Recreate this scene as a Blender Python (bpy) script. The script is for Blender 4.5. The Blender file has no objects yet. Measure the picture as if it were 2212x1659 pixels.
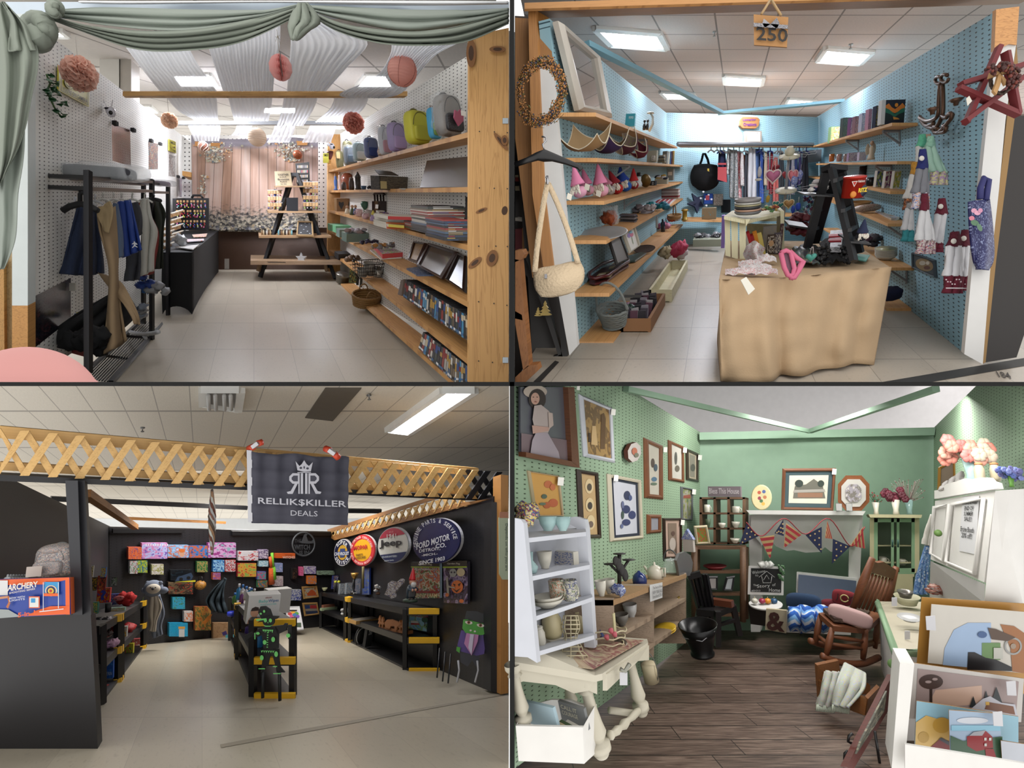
import bpy,random
from math import*
from mathutils import Vector,Matrix,noise
import numpy as np
rg = range; en = enumerate; OB = bpy.data.objects
def LK(t, a, b): t.links.new(a, b)
def NN(t, k): return t.nodes.new(k)
def IN(n, k, v): n.inputs[k].default_value = v
class Rn(random.Random): u = random.Random.uniform
# -- camera, light of the store, added fill lamps, exposure
F,CX,CY=1200.0,1106.0,829.5
SC=bpy.context.scene
COL=SC.collection
cam=bpy.data.cameras.new('camera')
cam.sensor_width=36;cam.lens=36*F/2212;cam.clip_start=.02;cam.clip_end=200
camo=bpy.data.objects.new('camera',cam);camo.rotation_euler=(pi/2,0,0)
COL.objects.link(camo);SC.camera=camo
SC.view_settings.view_transform='Standard';SC.view_settings.look='None'
SC.view_settings.exposure=0.0;SC.view_settings.gamma=1;SC.view_settings.use_curve_mapping=False
W=bpy.data.worlds.new('store_light');SC.world=W;W.use_nodes=True
W.node_tree.nodes['Background'].inputs[0].default_value=(1,.98,.95,1)
W.node_tree.nodes['Background'].inputs[1].default_value=1.5
def area(loc,target,sx,sy,power,color=(1,.97,.93)):
 l=bpy.data.lights.new('fill_light','AREA');l.shape='RECTANGLE';l.size=sx;l.size_y=sy
 l.energy=power;l.color=color
 o=bpy.data.objects.new('fill_light',l);o.location=loc
 o.rotation_euler=(Vector(target)-Vector(loc)).to_track_quat('-Z','Y').to_euler();COL.objects.link(o)
 return o
LIGHTS=[((-2.8,6.2,-1.02),(-2.8,6.5,-5),2.2,.4,62),((-4.0,8.1,-1.68),(-4.1,8.0,-5),2.4,.4,55)]  # unseen fill lamps behind the lattice, added to brighten the black booth
for a in LIGHTS:area(*a)
# -- helpers
def lin(h):
 c=[int(h[i:i+2],16)/255 for i in(0,2,4)]
 return tuple(x/12.92 if x<=.04045 else((x+.055)/1.055)**2.4 for x in c)
_M={}
def newmat(key):
 m=bpy.data.materials.new(key);m.use_nodes=True
 return m,m.node_tree,m.node_tree.nodes['Principled BSDF']
def mat(h,rough=.6,metal=0,em=0,alpha=1,sheen=0,trans=0,bump=0,bs=60):
 key=f'paint_{h}_{rough}_{metal}_{em}_{alpha}_{trans}_{bump}_{bs}'
 if key in _M:return _M[key]
 m,nt,bsdf=newmat(key);c=lin(h)
 n=NN(nt,'ShaderNodeTexNoise');IN(n,'Scale',9);IN(n,'Detail',3)
 tc=NN(nt,'ShaderNodeTexCoord');LK(nt,tc.outputs['Object'],n.inputs['Vector'])
 r=NN(nt,'ShaderNodeMixRGB');IN(r,1,(*[x*.92 for x in c],1));IN(r,2,(*[min(1,x*1.06)for x in c],1))
 LK(nt,n.outputs['Fac'],r.inputs[0]);LK(nt,r.outputs[0],bsdf.inputs['Base Color'])
 IN(bsdf,'Roughness',rough);IN(bsdf,'Metallic',metal)
 if em:
  IN(bsdf,'Emission Color',(*c,1));IN(bsdf,'Emission Strength',em)
 if alpha<1:IN(bsdf,'Alpha',alpha)
 if trans:IN(bsdf,'Transmission Weight',trans);IN(bsdf,'IOR',1.2)
 if bump:
  n2=NN(nt,'ShaderNodeTexNoise');IN(n2,'Scale',bs);IN(n2,'Detail',4)
  LK(nt,tc.outputs['Object'],n2.inputs['Vector'])
  bp=NN(nt,'ShaderNodeBump');IN(bp,'Strength',bump);IN(bp,'Distance',.01)
  LK(nt,n2.outputs['Fac'],bp.inputs['Height']);LK(nt,bp.outputs[0],bsdf.inputs['Normal'])
 _M[key]=m;return m
def nmath(nt,op,a,b=None,c=None):
 n=NN(nt,'ShaderNodeMath');n.operation=op
 for i,x in en((a,b,c)):
  if x is None:continue
  if isinstance(x,(int,float)):IN(n,i,x)
  else:LK(nt,x,n.inputs[i])
 return n.outputs[0]
def uvxy(nt):
 u=NN(nt,'ShaderNodeUVMap');u.uv_map='uv'
 s=NN(nt,'ShaderNodeSeparateXYZ');LK(nt,u.outputs[0],s.inputs[0]);return u,s.outputs[0],s.outputs[1]
def mix(nt,fac,a,b):
 r=NN(nt,'ShaderNodeMixRGB')
 if isinstance(fac,(int,float)):IN(r,0,fac)
 else:LK(nt,fac,r.inputs[0])
 for i,x in((1,a),(2,b)):
  if isinstance(x,tuple):IN(r,i,(*x,1))
  else:LK(nt,x,r.inputs[i])
 return r.outputs[0]
def ramp(nt,fac,stops):
 r=NN(nt,'ShaderNodeValToRGB');e=r.color_ramp.elements
 while len(e)<len(stops):e.new(.5)
 for k,(p,c)in en(stops):e[k].position=p;e[k].color=(*(lin(c)if isinstance(c,str)else c),1)
 LK(nt,fac,r.inputs[0]);return r.outputs[0]
def pegboard(h,hole='3a3a3a',r=.17,rough=.6):
 key=f'pegboard_{h}_{r}'
 if key in _M:return _M[key]
 m,nt,bsdf=newmat(key);uv,u,v=uvxy(nt)
 fu=nmath(nt,'SUBTRACT',nmath(nt,'FRACT',u),.5);fv=nmath(nt,'SUBTRACT',nmath(nt,'FRACT',v),.5)
 d=nmath(nt,'SQRT',nmath(nt,'ADD',nmath(nt,'MULTIPLY',fu,fu),nmath(nt,'MULTIPLY',fv,fv)))
 n=NN(nt,'ShaderNodeTexNoise');IN(n,'Scale',.12);LK(nt,uv.outputs[0],n.inputs[0])
 c=lin(h);base=mix(nt,n.outputs[0],tuple(x*.9 for x in c),tuple(min(1,x*1.07)for x in c))
 LK(nt,mix(nt,nmath(nt,'LESS_THAN',d,r),base,lin(hole)),bsdf.inputs['Base Color'])
 IN(bsdf,'Roughness',rough);_M[key]=m;return m
def wood(a='c08a4e',b='8f5c2c',sc=1.0,rough=.55,axis=0,knots=True):
 key=f'wood_{a}_{b}_{sc}_{axis}'
 if key in _M:return _M[key]
 m,nt,bsdf=newmat(key)
 tc=NN(nt,'ShaderNodeUVMap');tc.uv_map='uv'
 mp=NN(nt,'ShaderNodeMapping');IN(mp,'Scale',(1.2*sc,14*sc,1)if axis==0 else(14*sc,1.2*sc,1))
 LK(nt,tc.outputs[0],mp.inputs[0])
 n=NN(nt,'ShaderNodeTexNoise');IN(n,'Scale',1.3);IN(n,'Detail',5);IN(n,'Distortion',.6)
 LK(nt,mp.outputs[0],n.inputs[0])
 w=nmath(nt,'FRACT',nmath(nt,'MULTIPLY',n.outputs[0],7.0))
 col=ramp(nt,w,[(0,a),(.55,a),(.9,b),(1,a)])
 n2=NN(nt,'ShaderNodeTexNoise');IN(n2,'Scale',2.2);LK(nt,tc.outputs[0],n2.inputs[0])
 ca=lin(a)
 col=mix(nt,nmath(nt,'MULTIPLY',n2.outputs[0],.8),col,tuple(min(1,x*1.12)for x in ca))
 LK(nt,col,bsdf.inputs['Base Color']);IN(bsdf,'Roughness',rough)
 _M[key]=m;return m
def prt(pal,sc=1.0,seed=0,rough=.45,kind='v'):
 key=f'print_{"_".join(pal)}_{sc}_{seed}_{kind}'[:60]
 if key in _M:return _M[key]
 m,nt,bsdf=newmat(key)
 tc=NN(nt,'ShaderNodeUVMap');tc.uv_map='uv'
 mp=NN(nt,'ShaderNodeMapping');IN(mp,'Location',(seed*3.7,seed*1.3,seed));IN(mp,'Scale',(sc,sc,sc))
 LK(nt,tc.outputs[0],mp.inputs[0])
 nn=NN(nt,'ShaderNodeTexNoise');IN(nn,'Scale',2.4);IN(nn,'Detail',6 if kind=='v' else 2)
 LK(nt,mp.outputs[0],nn.inputs[0])
 oi=NN(nt,'ShaderNodeObjectInfo')
 f=nmath(nt,'FRACT',nmath(nt,'ADD',nmath(nt,'MULTIPLY',nn.outputs[0],3.0),nmath(nt,'MULTIPLY',oi.outputs['Random'],1.0 if kind=='v' else 0)))
 k=len(pal);rr=ramp(nt,f,[(i/k,c)for i,c in en(pal)])
 nt.nodes[-1].color_ramp.interpolation='CONSTANT' if kind=='v' else 'LINEAR'
 LK(nt,rr,bsdf.inputs['Base Color']);IN(bsdf,'Roughness',rough)
 _M[key]=m;return m
def sheer(h,alpha,rough=.8,transl=.5,nscale=0):
 key=f'sheer_{h}_{alpha}_{rough}'
 if key in _M:return _M[key]
 m,nt,bsdf=newmat(key);c=lin(h)
 IN(bsdf,'Base Color',(*c,1));IN(bsdf,'Roughness',rough)
 tr=NN(nt,'ShaderNodeBsdfTranslucent');IN(tr,0,(*c,1))
 mx=NN(nt,'ShaderNodeMixShader');IN(mx,0,transl)
 LK(nt,bsdf.outputs[0],mx.inputs[1]);LK(nt,tr.outputs[0],mx.inputs[2])
 tp=NN(nt,'ShaderNodeBsdfTransparent');m2=NN(nt,'ShaderNodeMixShader')
 if nscale:
  n=NN(nt,'ShaderNodeTexNoise');IN(n,'Scale',nscale)
  LK(nt,nmath(nt,'MINIMUM',1.0,nmath(nt,'MULTIPLY',n.outputs[0],2*alpha)),m2.inputs[0])
 else:IN(m2,0,alpha)
 LK(nt,tp.outputs[0],m2.inputs[1]);LK(nt,mx.outputs[0],m2.inputs[2])
 LK(nt,m2.outputs[0],nt.nodes['Material Output'].inputs[0]);_M[key]=m;return m
def film(a=.22):return mat('e8ecf0',.12,alpha=a)
def glass(h='e6eeee',a=.3,rough=.05):return mat(h,rough,alpha=a)
def as_mat(m,**k):return mat(m,**k)if isinstance(m,str)else m
class MB:
 def __init__(s):s.v=[];s.f=[];s.m=[];s.sm=[];s.mats=[];s.uv={}
 def mi(s,m):
  m=as_mat(m)
  if m not in s.mats:s.mats.append(m)
  return s.mats.index(m)
 def add(s,vs,fs,m,smooth=False,uvs=None):
  k=len(s.v);s.v+=[Vector(x)for x in vs];i=s.mi(m)
  for f in fs:s.f.append([k+j for j in f]);s.m.append(i);s.sm.append(smooth)
  if uvs:
   for j,u in en(uvs):s.uv[k+j]=u
  return s
 def prs(s,pts,vec,m,side=None,uvs=None):
  n=len(pts);vec=Vector(vec);pts=[Vector(p)for p in pts]
  s.add(pts,[list(rg(n))],m,uvs=uvs)
  b=[p+vec for p in pts]
  s.add(b,[list(rg(n))[::-1]],side or m)
  s.add(pts+b,[[i,(i+1)%n,n+(i+1)%n,n+i]for i in rg(n)],side or m,uvs=(uvs+uvs)if uvs else None)
  return s
 def box(s,c,size,m,R=None,taper=1.0):
  x,y,z=[a/2 for a in size];R=R or Matrix.Identity(3);c=Vector(c)
  P=[R@Vector((sx*x*(taper if sz>0 else 1),sy*y*(taper if sz>0 else 1),sz*z))+c for sz in(-1,1)for sx,sy in Z(-1,-1,1,-1,1,1,-1,1)]
  return s.add(P,[[3,2,1,0],[4,5,6,7],[0,1,5,4],[1,2,6,5],[2,3,7,6],[3,0,4,7]],m)
 def bar(s,a,b,w,h,m,up=(0,0,1)):
  a,b=Vector(a),Vector(b);d=(b-a);L=d.length
  if L<1e-9:return s
  d/=L;r=d.cross(Vector(up))
  if r.length<1e-4:r=d.cross(Vector((0,1,.01)))
  r.normalize();u=r.cross(d)
  P=[p+r*(sx*w/2)+u*(sz*h/2)for p in(a,b)for sx,sz in Z(-1,-1,1,-1,1,1,-1,1)]
  uv=[(0,0),(0,w),(0,w+h),(0,h),(L,0),(L,w),(L,w+h),(L,h)]
  return s.add(P,[[0,1,2,3],[7,6,5,4],[0,4,5,1],[1,5,6,2],[2,6,7,3],[3,7,4,0]],m,uvs=uv)
 def tb(s,pts,r,m,n=8,closed=False,cap=True,smooth=True):
  pts=[Vector(p)for p in pts];N=len(pts);rs=r if isinstance(r,(list,tuple))else[r]*N
  V=[];prev=None
  for i,p in en(pts):
   t=(pts[(i+1)%N]-pts[i-1])if closed else(pts[min(i+1,N-1)]-pts[max(i-1,0)])
   t=t.normalized()if t.length>1e-9 else Vector((0,0,1))
   q=t.orthogonal().normalized()if prev is None else(prev-t*prev.dot(t))
   q=q.normalized()if q.length>1e-6 else t.orthogonal().normalized()
   prev=q;w=t.cross(q)
   V+=[p+(q*cos(a)+w*sin(a))*rs[i]for a in[2*pi*j/n for j in rg(n)]]
  Fc=[[i*n+j,i*n+(j+1)%n,((i+1)%N)*n+(j+1)%n,((i+1)%N)*n+j]for i in rg(N if closed else N-1)for j in rg(n)]
  if cap and not closed:Fc+=[list(rg(n))[::-1],[(N-1)*n+j for j in rg(n)]]
  return s.add(V,Fc,m,smooth)
 def la(s,prof,m,n=20,c=(0,0,0),sx=1,sy=1,ax='z',R=None,rough=0,seed=0):
  c=Vector(c);V=[];k=len(prof)
  for j,(r,z)in en(prof):
   for i in rg(n):
    a=2*pi*i/n;q=Vector((r*cos(a)*sx,r*sin(a)*sy,z))
    if rough:q+=noise.noise_vector(q*.13+Vector((seed,0,0)))*rough
    if ax=='y':q=Vector((q.x,-q.z,q.y))
    if ax=='x':q=Vector((q.z,q.y,-q.x))
    V.append((R@q if R else q)+c)
  Fc=[[j*n+i,j*n+(i+1)%n,(j+1)*n+(i+1)%n,(j+1)*n+i]for j in rg(k-1)for i in rg(n)]
  if prof[0][0]>1e-6:Fc.append([i for i in rg(n)][::-1])
  if prof[-1][0]>1e-6 and prof[-1][1]>=max(z for _,z in prof)-1e-9 and False:Fc.append([(k-1)*n+i for i in rg(n)])
  return s.add(V,Fc,m,True)
 def bl(s,c,r,m,n=14,amp=0,seed=0,fr=1.5,smooth=True):
  rr=(r,r,r)if isinstance(r,(int,float))else r;c=Vector(c);V=[];
  for j in rg(n+1):
   t=pi*j/n
   for i in rg(2*n):
    a=pi*i/n;q=Vector((sin(t)*cos(a),sin(t)*sin(a),-cos(t)))
    if amp:q*=1+amp*noise.noise(q*fr+Vector((seed*7.1,seed,0)))
    V.append(Vector((q.x*rr[0],q.y*rr[1],q.z*rr[2]))+c)
  k=2*n
  return s.add(V,[[j*k+i,j*k+(i+1)%k,(j+1)*k+(i+1)%k,(j+1)*k+i]for j in rg(n)for i in rg(k)],m,smooth)
 def grid(s,rows,m,smooth=True,uv=True):
  h,w=len(rows),len(rows[0])
  return s.add([p for r in rows for p in r],[[j*w+i,j*w+i+1,(j+1)*w+i+1,(j+1)*w+i]for j in rg(h-1)for i in rg(w-1)],m,smooth,
  [(i/(w-1),1-j/(h-1))for j in rg(h)for i in rg(w)]if uv else None)
 def mk(s,name,parent=None,M=None,loc=None,tk=0):
  me=bpy.data.meshes.new(name)
  if parent is not None:
   if M is None:
    inv=ROOT[parent.name].inverted();V=[inv@v for v in s.v]
   else:T=ROOT[parent.name].inverted()@M;V=s.v if M==ROOT[parent.name]else[T@v for v in s.v]
  elif M is not None:V=s.v
  else:
   lo=Vector((min(v.x for v in s.v),min(v.y for v in s.v),min(v.z for v in s.v)));hi=Vector((max(v.x for v in s.v),max(v.y for v in s.v),max(v.z for v in s.v)))
   o=loc or Vector(((lo.x+hi.x)/2,(lo.y+hi.y)/2,lo.z));M=Matrix.Translation(o);V=[v-o for v in s.v]
  me.from_pydata([tuple(v)for v in V],[],s.f)
  for m in s.mats:me.materials.append(m)
  me.polygons.foreach_set('material_index',s.m);me.polygons.foreach_set('use_smooth',s.sm)
  uvl=me.uv_layers.new(name='uv');xs=[v.x for v in V];zs=[v.z for v in V];ys=[v.y for v in V]
  ex=max(max(xs)-min(xs),1e-6);ey=max(max(ys)-min(ys),1e-6);ez=max(max(zs)-min(zs),1e-6);x0,y0,z0=min(xs),min(ys),min(zs)
  for li,lp in en(me.loops):
   i=lp.vertex_index
   if i in s.uv:uvl.data[li].uv=s.uv[i]
   else:v=V[i];uvl.data[li].uv=((v.x-x0)/ex+.37*(v.y-y0)/ey,(v.z-z0)/ez+.21*(v.y-y0)/ey)
  me.update()
  ob=bpy.data.objects.new(name,me);COL.objects.link(ob)
  if parent is not None:ob.parent=parent;ROOT[ob.name]=ROOT[parent.name]
  else:ob.matrix_basis=M;ROOT[ob.name]=M.copy()
  if tk:
   md=ob.modifiers.new('thickness','SOLIDIFY');md.thickness=tk
  return ob
ROOT={}
def tag(o,lb,cat,group=None,kind=None):
 o['label']=lb;o['category']=cat
 if group:o['group']=group
 if kind:o['kind']=kind
 return o
def struct(o):o['kind']='structure';return o
def tg_(name,lb,cat,loc=(0,0,0),group=None,M=None):
 o=bpy.data.objects.new(name,None);COL.objects.link(o);M=M or Matrix.Translation(loc)
 o.matrix_basis=M;o.empty_display_size=.05;ROOT[o.name]=M.copy();return tag(o,lb,cat,group)
def at(px,py,D):
 return Vector(((px-CX)/F*D,D,-(py-CY)/F*D))
class Plane:
 def __init__(s,*p):
  A=np.array([[q[0],q[1],1]for q in p],float);s.k=np.linalg.lstsq(A,np.array([1/q[2]for q in p]),rcond=None)[0]
  a,b,c=[at(*q)for q in p[:3]];n=(b-a).cross(c-a).normalized()
  if n.dot(a)<0:n=-n
  s.n=n;s.ex=n
 def D(s,px,py):return 1/float(s.k[0]*px+s.k[1]*py+s.k[2])
 def at(s,px,py,off=0):return at(px,py,s.D(px,py))-s.n*off
class Booth:
 def __init__(s,vx,vy,fp=430):s.vx,s.vy,s.fp=vx,vy,fp
 def side(s,px,D):k=(px-s.vx)*D;return Plane((px,s.vy-200,D),(px,s.vy+200,D),(s.vx+k/(D*2.2),s.vy,D*2.2))
 def level(s,py,D):k=(py-s.vy)*D;return Plane((s.vx-200,py,D),(s.vx+200,py,D),(s.vx,s.vy+k/(D*2.2),D*2.2))
 def ax(s,D,d):return at(s.vx,s.vy,D+d)-at(s.vx,s.vy,D)
 def frt(s,D):p=Plane((s.vx,s.vy,D),(s.vx+200,s.vy,D),(s.vx,s.vy+200,D));p.ex=s.ax(D,1);return p
 def pose(s,px,py,D,yaw=0,sc=1.0,pitch=0,roll=0,fp=None):
  fp=fp or s.fp
  def J(x,z):return np.array([[1,-x,0],[0,-z,1.0]])
  Jp=J((px-s.vx)/fp,-(py-s.vy)/fp);Jw=J((px-CX)/F,-(py-CY)/F)
  U,S,Vt=np.linalg.svd(np.linalg.pinv(Jw)@Jp);d=np.sign(np.linalg.det(U@Vt));R=U@np.diag([1,1,d])@Vt
  k=np.linalg.norm(Jp)/np.linalg.norm(Jw@R)
  rot=Matrix([list(map(float,r))for r in R])@Matrix.Rotation(yaw,3,'Z')@Matrix.Rotation(pitch,3,'X')@Matrix.Rotation(roll,3,'Y')
  return Matrix.Translation(at(px,py,D))@rot.to_4x4()@Matrix.Scale(float(k*D/F*sc),4)
def pps(pn,pts,off=0):return[pn.at(x,y,off)for x,y in pts]
def slab(name,pn,pts,tk,m,parent=None,off=0,side=None,uvm=None):
 P=pps(pn,pts,off);mb=MB();uvs=None
 if uvm:uvs=[uvm(p)for p in P]
 elif len(pts)==4:uvs=Z(0,1,1,1,1,0,0,0)
 mb.prs(P,pn.ex*tk,m,side,uvs);return mb.mk(name,parent)
def dcl(name,pn,polys,parent,off=.004,step=.0012,thin=.001):
 mb=MB()
 for i,(c,pts)in en(polys):
  P=pps(pn,pts,off+step*i);mb.add(P,[list(rg(len(P)))],c,uvs=[(x/40,-y/40)for x,y in pts])
 return mb.mk(name,parent)
def Z(*v):return list(zip(v[::2],v[1::2]))
def Z3(*v):return list(zip(v[::3],v[1::3],v[2::3]))
def AT(*v):return[at(*p)for p in Z3(*v)]
def ell(cx,cy,rx,ry=None,n=20,a0=0,a1=2*pi,rot=0):
 ry=ry or rx;o=[]
 for i in rg(n):
  a=a0+(a1-a0)*i/(n if abs(a1-a0-2*pi)<1e-6 else n-1);x,y=rx*cos(a),ry*sin(a)
  o.append((cx+x*cos(rot)-y*sin(rot),cy+x*sin(rot)+y*cos(rot)))
 return o
def rc(x0,y0,x1,y1):return[(x0,y0),(x1,y0),(x1,y1),(x0,y1)]
_T={}
def glyphs(txt,align='CENTER',bold=0):
 key=(txt,bold)
 if key in _T:return _T[key]
 c=bpy.data.curves.new('t','FONT');c.body=txt;c.offset=bold;c.resolution_u=2;c.align_x='CENTER'
 o=bpy.data.objects.new('t',c);me=bpy.data.meshes.new_from_object(o)
 V=[(v.co.x,v.co.y)for v in me.vertices];Fs=[list(p.vertices)for p in me.polygons]
 bpy.data.objects.remove(o);bpy.data.curves.remove(c);bpy.data.meshes.remove(me)
 x0=min(v[0]for v in V);x1=max(v[0]for v in V);y0=min(v[1]for v in V);y1=max(v[1]for v in V)
 _T[key]=([((x-x0)/(x1-x0),(y-y0)/(y1-y0))for x,y in V],Fs);return _T[key]
def tx_(name,pn,quad,lines,m,parent,off=.006,bold=.01,gap=.25):
 mb=MB();L=[(l,1,1)if isinstance(l,str)else l for l in lines];H=sum(l[2]for l in L)+gap*(len(L)-1);y=0
 for t,wsh,hsh in L:
  if t:
   V,Fs=glyphs(t,bold=bold);P=[]
   for u,v in V:
    uu=.5+(u-.5)*wsh;vv=(y+(1-v)*hsh)/H
    a=[quad[0][k]*(1-uu)+quad[1][k]*uu for k in(0,1)];b=[quad[3][k]*(1-uu)+quad[2][k]*uu for k in(0,1)]
    P.append(pn.at(a[0]*(1-vv)+b[0]*vv,a[1]*(1-vv)+b[1]*vv,off))
   mb.add(P,Fs,m)
  y+=hsh+gap
 return mb.mk(name,parent)
def ltext(name,txt,c,w,h,m,parent,M,y=0,bold=.01,ring=None):
 mb=MB();V,Fs=glyphs(txt,bold=bold)
 mb.add([(c[0]+(u-.5)*w,y,c[1]+(v-.5)*h)for u,v in V],Fs,m);return mb.mk(name,parent,M)
def arc_text(name,pn,txt,cx,cy,r,a0,a1,h,m,parent,off=.008,sq=1.0,inside=False,bold=.015):
 mb=MB();n=len(txt);per=abs(a1-a0)/max(1,n-1)
 for i,ch in en(txt):
  if ch==' ':continue
  V,Fs=glyphs(ch,bold=bold);a=radians(a0+(a1-a0)*i/max(1,n-1));w=radians(per)*r*(.45 if ch in 'I1' else.8);P=[]
  for u,v in V:
   rr=r+(v-.5)*h*(-1 if inside else 1);t=(u-.5)*w*(-1 if inside else 1)
   x=sin(a)*rr+cos(a)*t;y=-cos(a)*rr+sin(a)*t
   P.append(pn.at(cx+x*sq,cy+y,off))
  mb.add(P,Fs,m)
 return mb.mk(name,parent)
def lp(a,b,t):return a+(b-a)*t
def cv(pts,t):
 n=len(pts)-1;x=min(max(t,0),1)*n;i=min(int(x),n-1);u=x-i
 g=lambda k:pts[min(max(k,0),n)]
 return tuple(.5*((2*g(i)[c])+(-g(i-1)[c]+g(i+1)[c])*u+(2*g(i-1)[c]-5*g(i)[c]+4*g(i+1)[c]-g(i+2)[c])*u*u+(-g(i-1)[c]+3*g(i)[c]-3*g(i+1)[c]+g(i+2)[c])*u**3)for c in rg(len(pts[0])))
def cloth(name,A,B,m,parent=None,nu=40,nv=14,fo=3,amp=.03,ph=0,tk=.004,noise_a=.01,seed=0,along=True):
 rows=[]
 for j in rg(nv+1):
  v=j/nv;r=[]
  for i in rg(nu+1):
   u=i/nu;a=cv(A,u);b=cv(B,u);q=[lp(a[k],b[k],v)for k in rg(3)]
   w=sin((v if along else u)*fo*2*pi+ph+1.3*sin(3*(u if along else v)+seed))
   e=amp*w*(sin(pi*min(1,max(0,u)))**.3 if along else 1)+noise_a*noise.noise(Vector((u*6+seed,v*5,seed)))
   r.append(at(q[0],q[1],q[2]+e))
  rows.append(r)
 return MB().grid(rows,m).mk(name,parent,tk=tk)
ORD=['first','second','third','fourth','fifth','sixth','seventh','eighth','ninth','tenth','eleventh','twelfth','thirteenth','fourteenth','fifteenth','sixteenth','seventeenth','eighteenth','nineteenth','twentieth']
def ordn(i):
 if i<20:return ORD[i]
 t=['twenty','thirty','forty','fifty','sixty','seventy'][(i+1)//10-2];r=(i+1)%10
 return t+'-'+ORD[r-1]if r else{'twenty':'twentieth','thirty':'thirtieth','forty':'fortieth','fifty':'fiftieth','sixty':'sixtieth','seventy':'seventieth'}[t]
# -- makers of common things (sizes in pixels of the pose they stand in)
def down(p,t):return Vector(p)+Vector((0,0,-t))
def shelf(b,p0,p1,kf,kw,t,m,lb,name='wall_shelf',cat='shelf',group=None,brackets=(),bm='8a8f94'):
 P=[]
 for(x,y),flip in((p0,0),(p1,1)):
  D=kf/(x-b.vx);P.append((at(x,y,D),at(b.vx+kw/D,y,D)))
 a,w0=P[0];c,w1=P[1];L=(c-a).length;wd=(w0-a).length
 mb=MB().prs([a,c,w1,w0],(0,0,-t),m,uvs=[(0,0),(L/2,0),(L/2,wd*3),(0,wd*3)])
 o=mb.mk(name);tag(o,lb,cat,group)
 for tt in brackets:
  u=a.lerp(c,tt);v=w0.lerp(w1,tt);u=v.lerp(u,.75);z=Vector((0,0,-1));h=(u-v).length
  MB().bar(down(v,t+.01),down(u,t+.01),.02,.015,bm).bar(down(v,t),down(v,t+h*.9),.02,.015,bm).bar(down(v,t+h*.8),down(u,t+.02),.012,.012,bm).mk('bracket',o)
 return o
def on_shelf(b,px,kf,kw,f=.5):
 return(kf*(1-f)+kw*f)/(px-b.vx)
def bx(name,lb,cat,M,w,d,h,m,frt=None,group=None,top=None,lid=None,round_=0,txt=None):
 mb=MB().box((0,d/2,h/2),(w,d,h),m);o=mb.mk(name,M=M);tag(o,lb,cat,group)
 if frt:MB().add([(-w*.46,-.3,h*.04),(w*.46,-.3,h*.04),(w*.46,-.3,h*.96),(-w*.46,-.3,h*.96)],[[0,1,2,3]],frt,uvs=Z(0,0,1,0,1,1,0,1)).mk('printed_front',o,M)
 if top:MB().add([(-w*.46,0.04*d,h+.3),(w*.46,.04*d,h+.3),(w*.46,d*.96,h+.3),(-w*.46,d*.96,h+.3)],[[0,1,2,3]],top,uvs=Z(0,0,1,0,1,1,0,1)).mk('printed_top',o,M)
 if txt:
  for(t,cx,cz,tw,th,col)in txt:ltext('lettering',t,(cx,cz),tw,th,mat(col),o,M,y=-.6)
 return o
def lth(name,lb,cat,M,prof,m,group=None,n=22,sx=1,sy=1):
 return tag(MB().la(prof,m,n,sx=sx,sy=sy).mk(name,M=M),lb,cat,group)
def mug(lb,M,w,h,m,inner='efe9de',group=None,side=1,name='mug',cat='mug'):
 r=w/2
 o=lth(name,lb,cat,M,[(0,0),(r*.86,0),(r*.95,h*.1),(r,h*.5),(r,h),(r*.9,h),(r*.88,h*.15),(0,h*.12)],m,group)
 MB().tb([(side*(r*.95+sin(t)*w*.28),0,h*.5+cos(t)*h*.28)for t in[pi*k/8 for k in rg(9)]],w*.06,m).mk('handle',o,M);return o
def bowl(lb,M,w,h,m,group=None,foot=.45,name='bowl',cat='bowl',inner=None):
 r=w/2
 o=lth(name,lb,cat,M,[(0,0),(r*foot,0),(r*foot,h*.08),(r*.8,h*.45),(r,h),(r*.94,h),(r*.74,h*.5),(r*.3,h*.15),(0,h*.13)],m,group)
 if inner:MB().la([(r*.93,h*.99),(r*.73,h*.53),(r*.3,h*.18),(0,h*.16)],inner,22).mk('inner_face',o,M)
 return o
def plate_prof(r,h):return[(0,0),(r*.55,0),(r*.6,h*.3),(r,h),(r*.99,h*1.15),(r*.6,h*.55),(0,h*.4)]
def jar(lb,M,w,h,m,lidm,group=None,name='jar',cat='jar',knob=True):
 r=w/2
 o=lth(name,lb,cat,M,[(0,0),(r*.8,0),(r,h*.15),(r,h*.6),(r*.75,h*.78),(r*.7,h*.84),(0,h*.84)],m,group)
 mb=MB().la([(r*.78,h*.82),(r*.8,h*.9),(r*.3,h*.95),(0,h*.95)],lidm)
 if knob:mb.bl((0,0,h*.97),h*.05,lidm,6)
 mb.mk('lid',o,M);return o
def flatpack(name,lb,cat,pn,quad,tk,m,side=None,group=None,tagp=None):
 o=slab(name,pn,quad,tk,m,side=side);tag(o,lb,cat,group);return o
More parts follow.
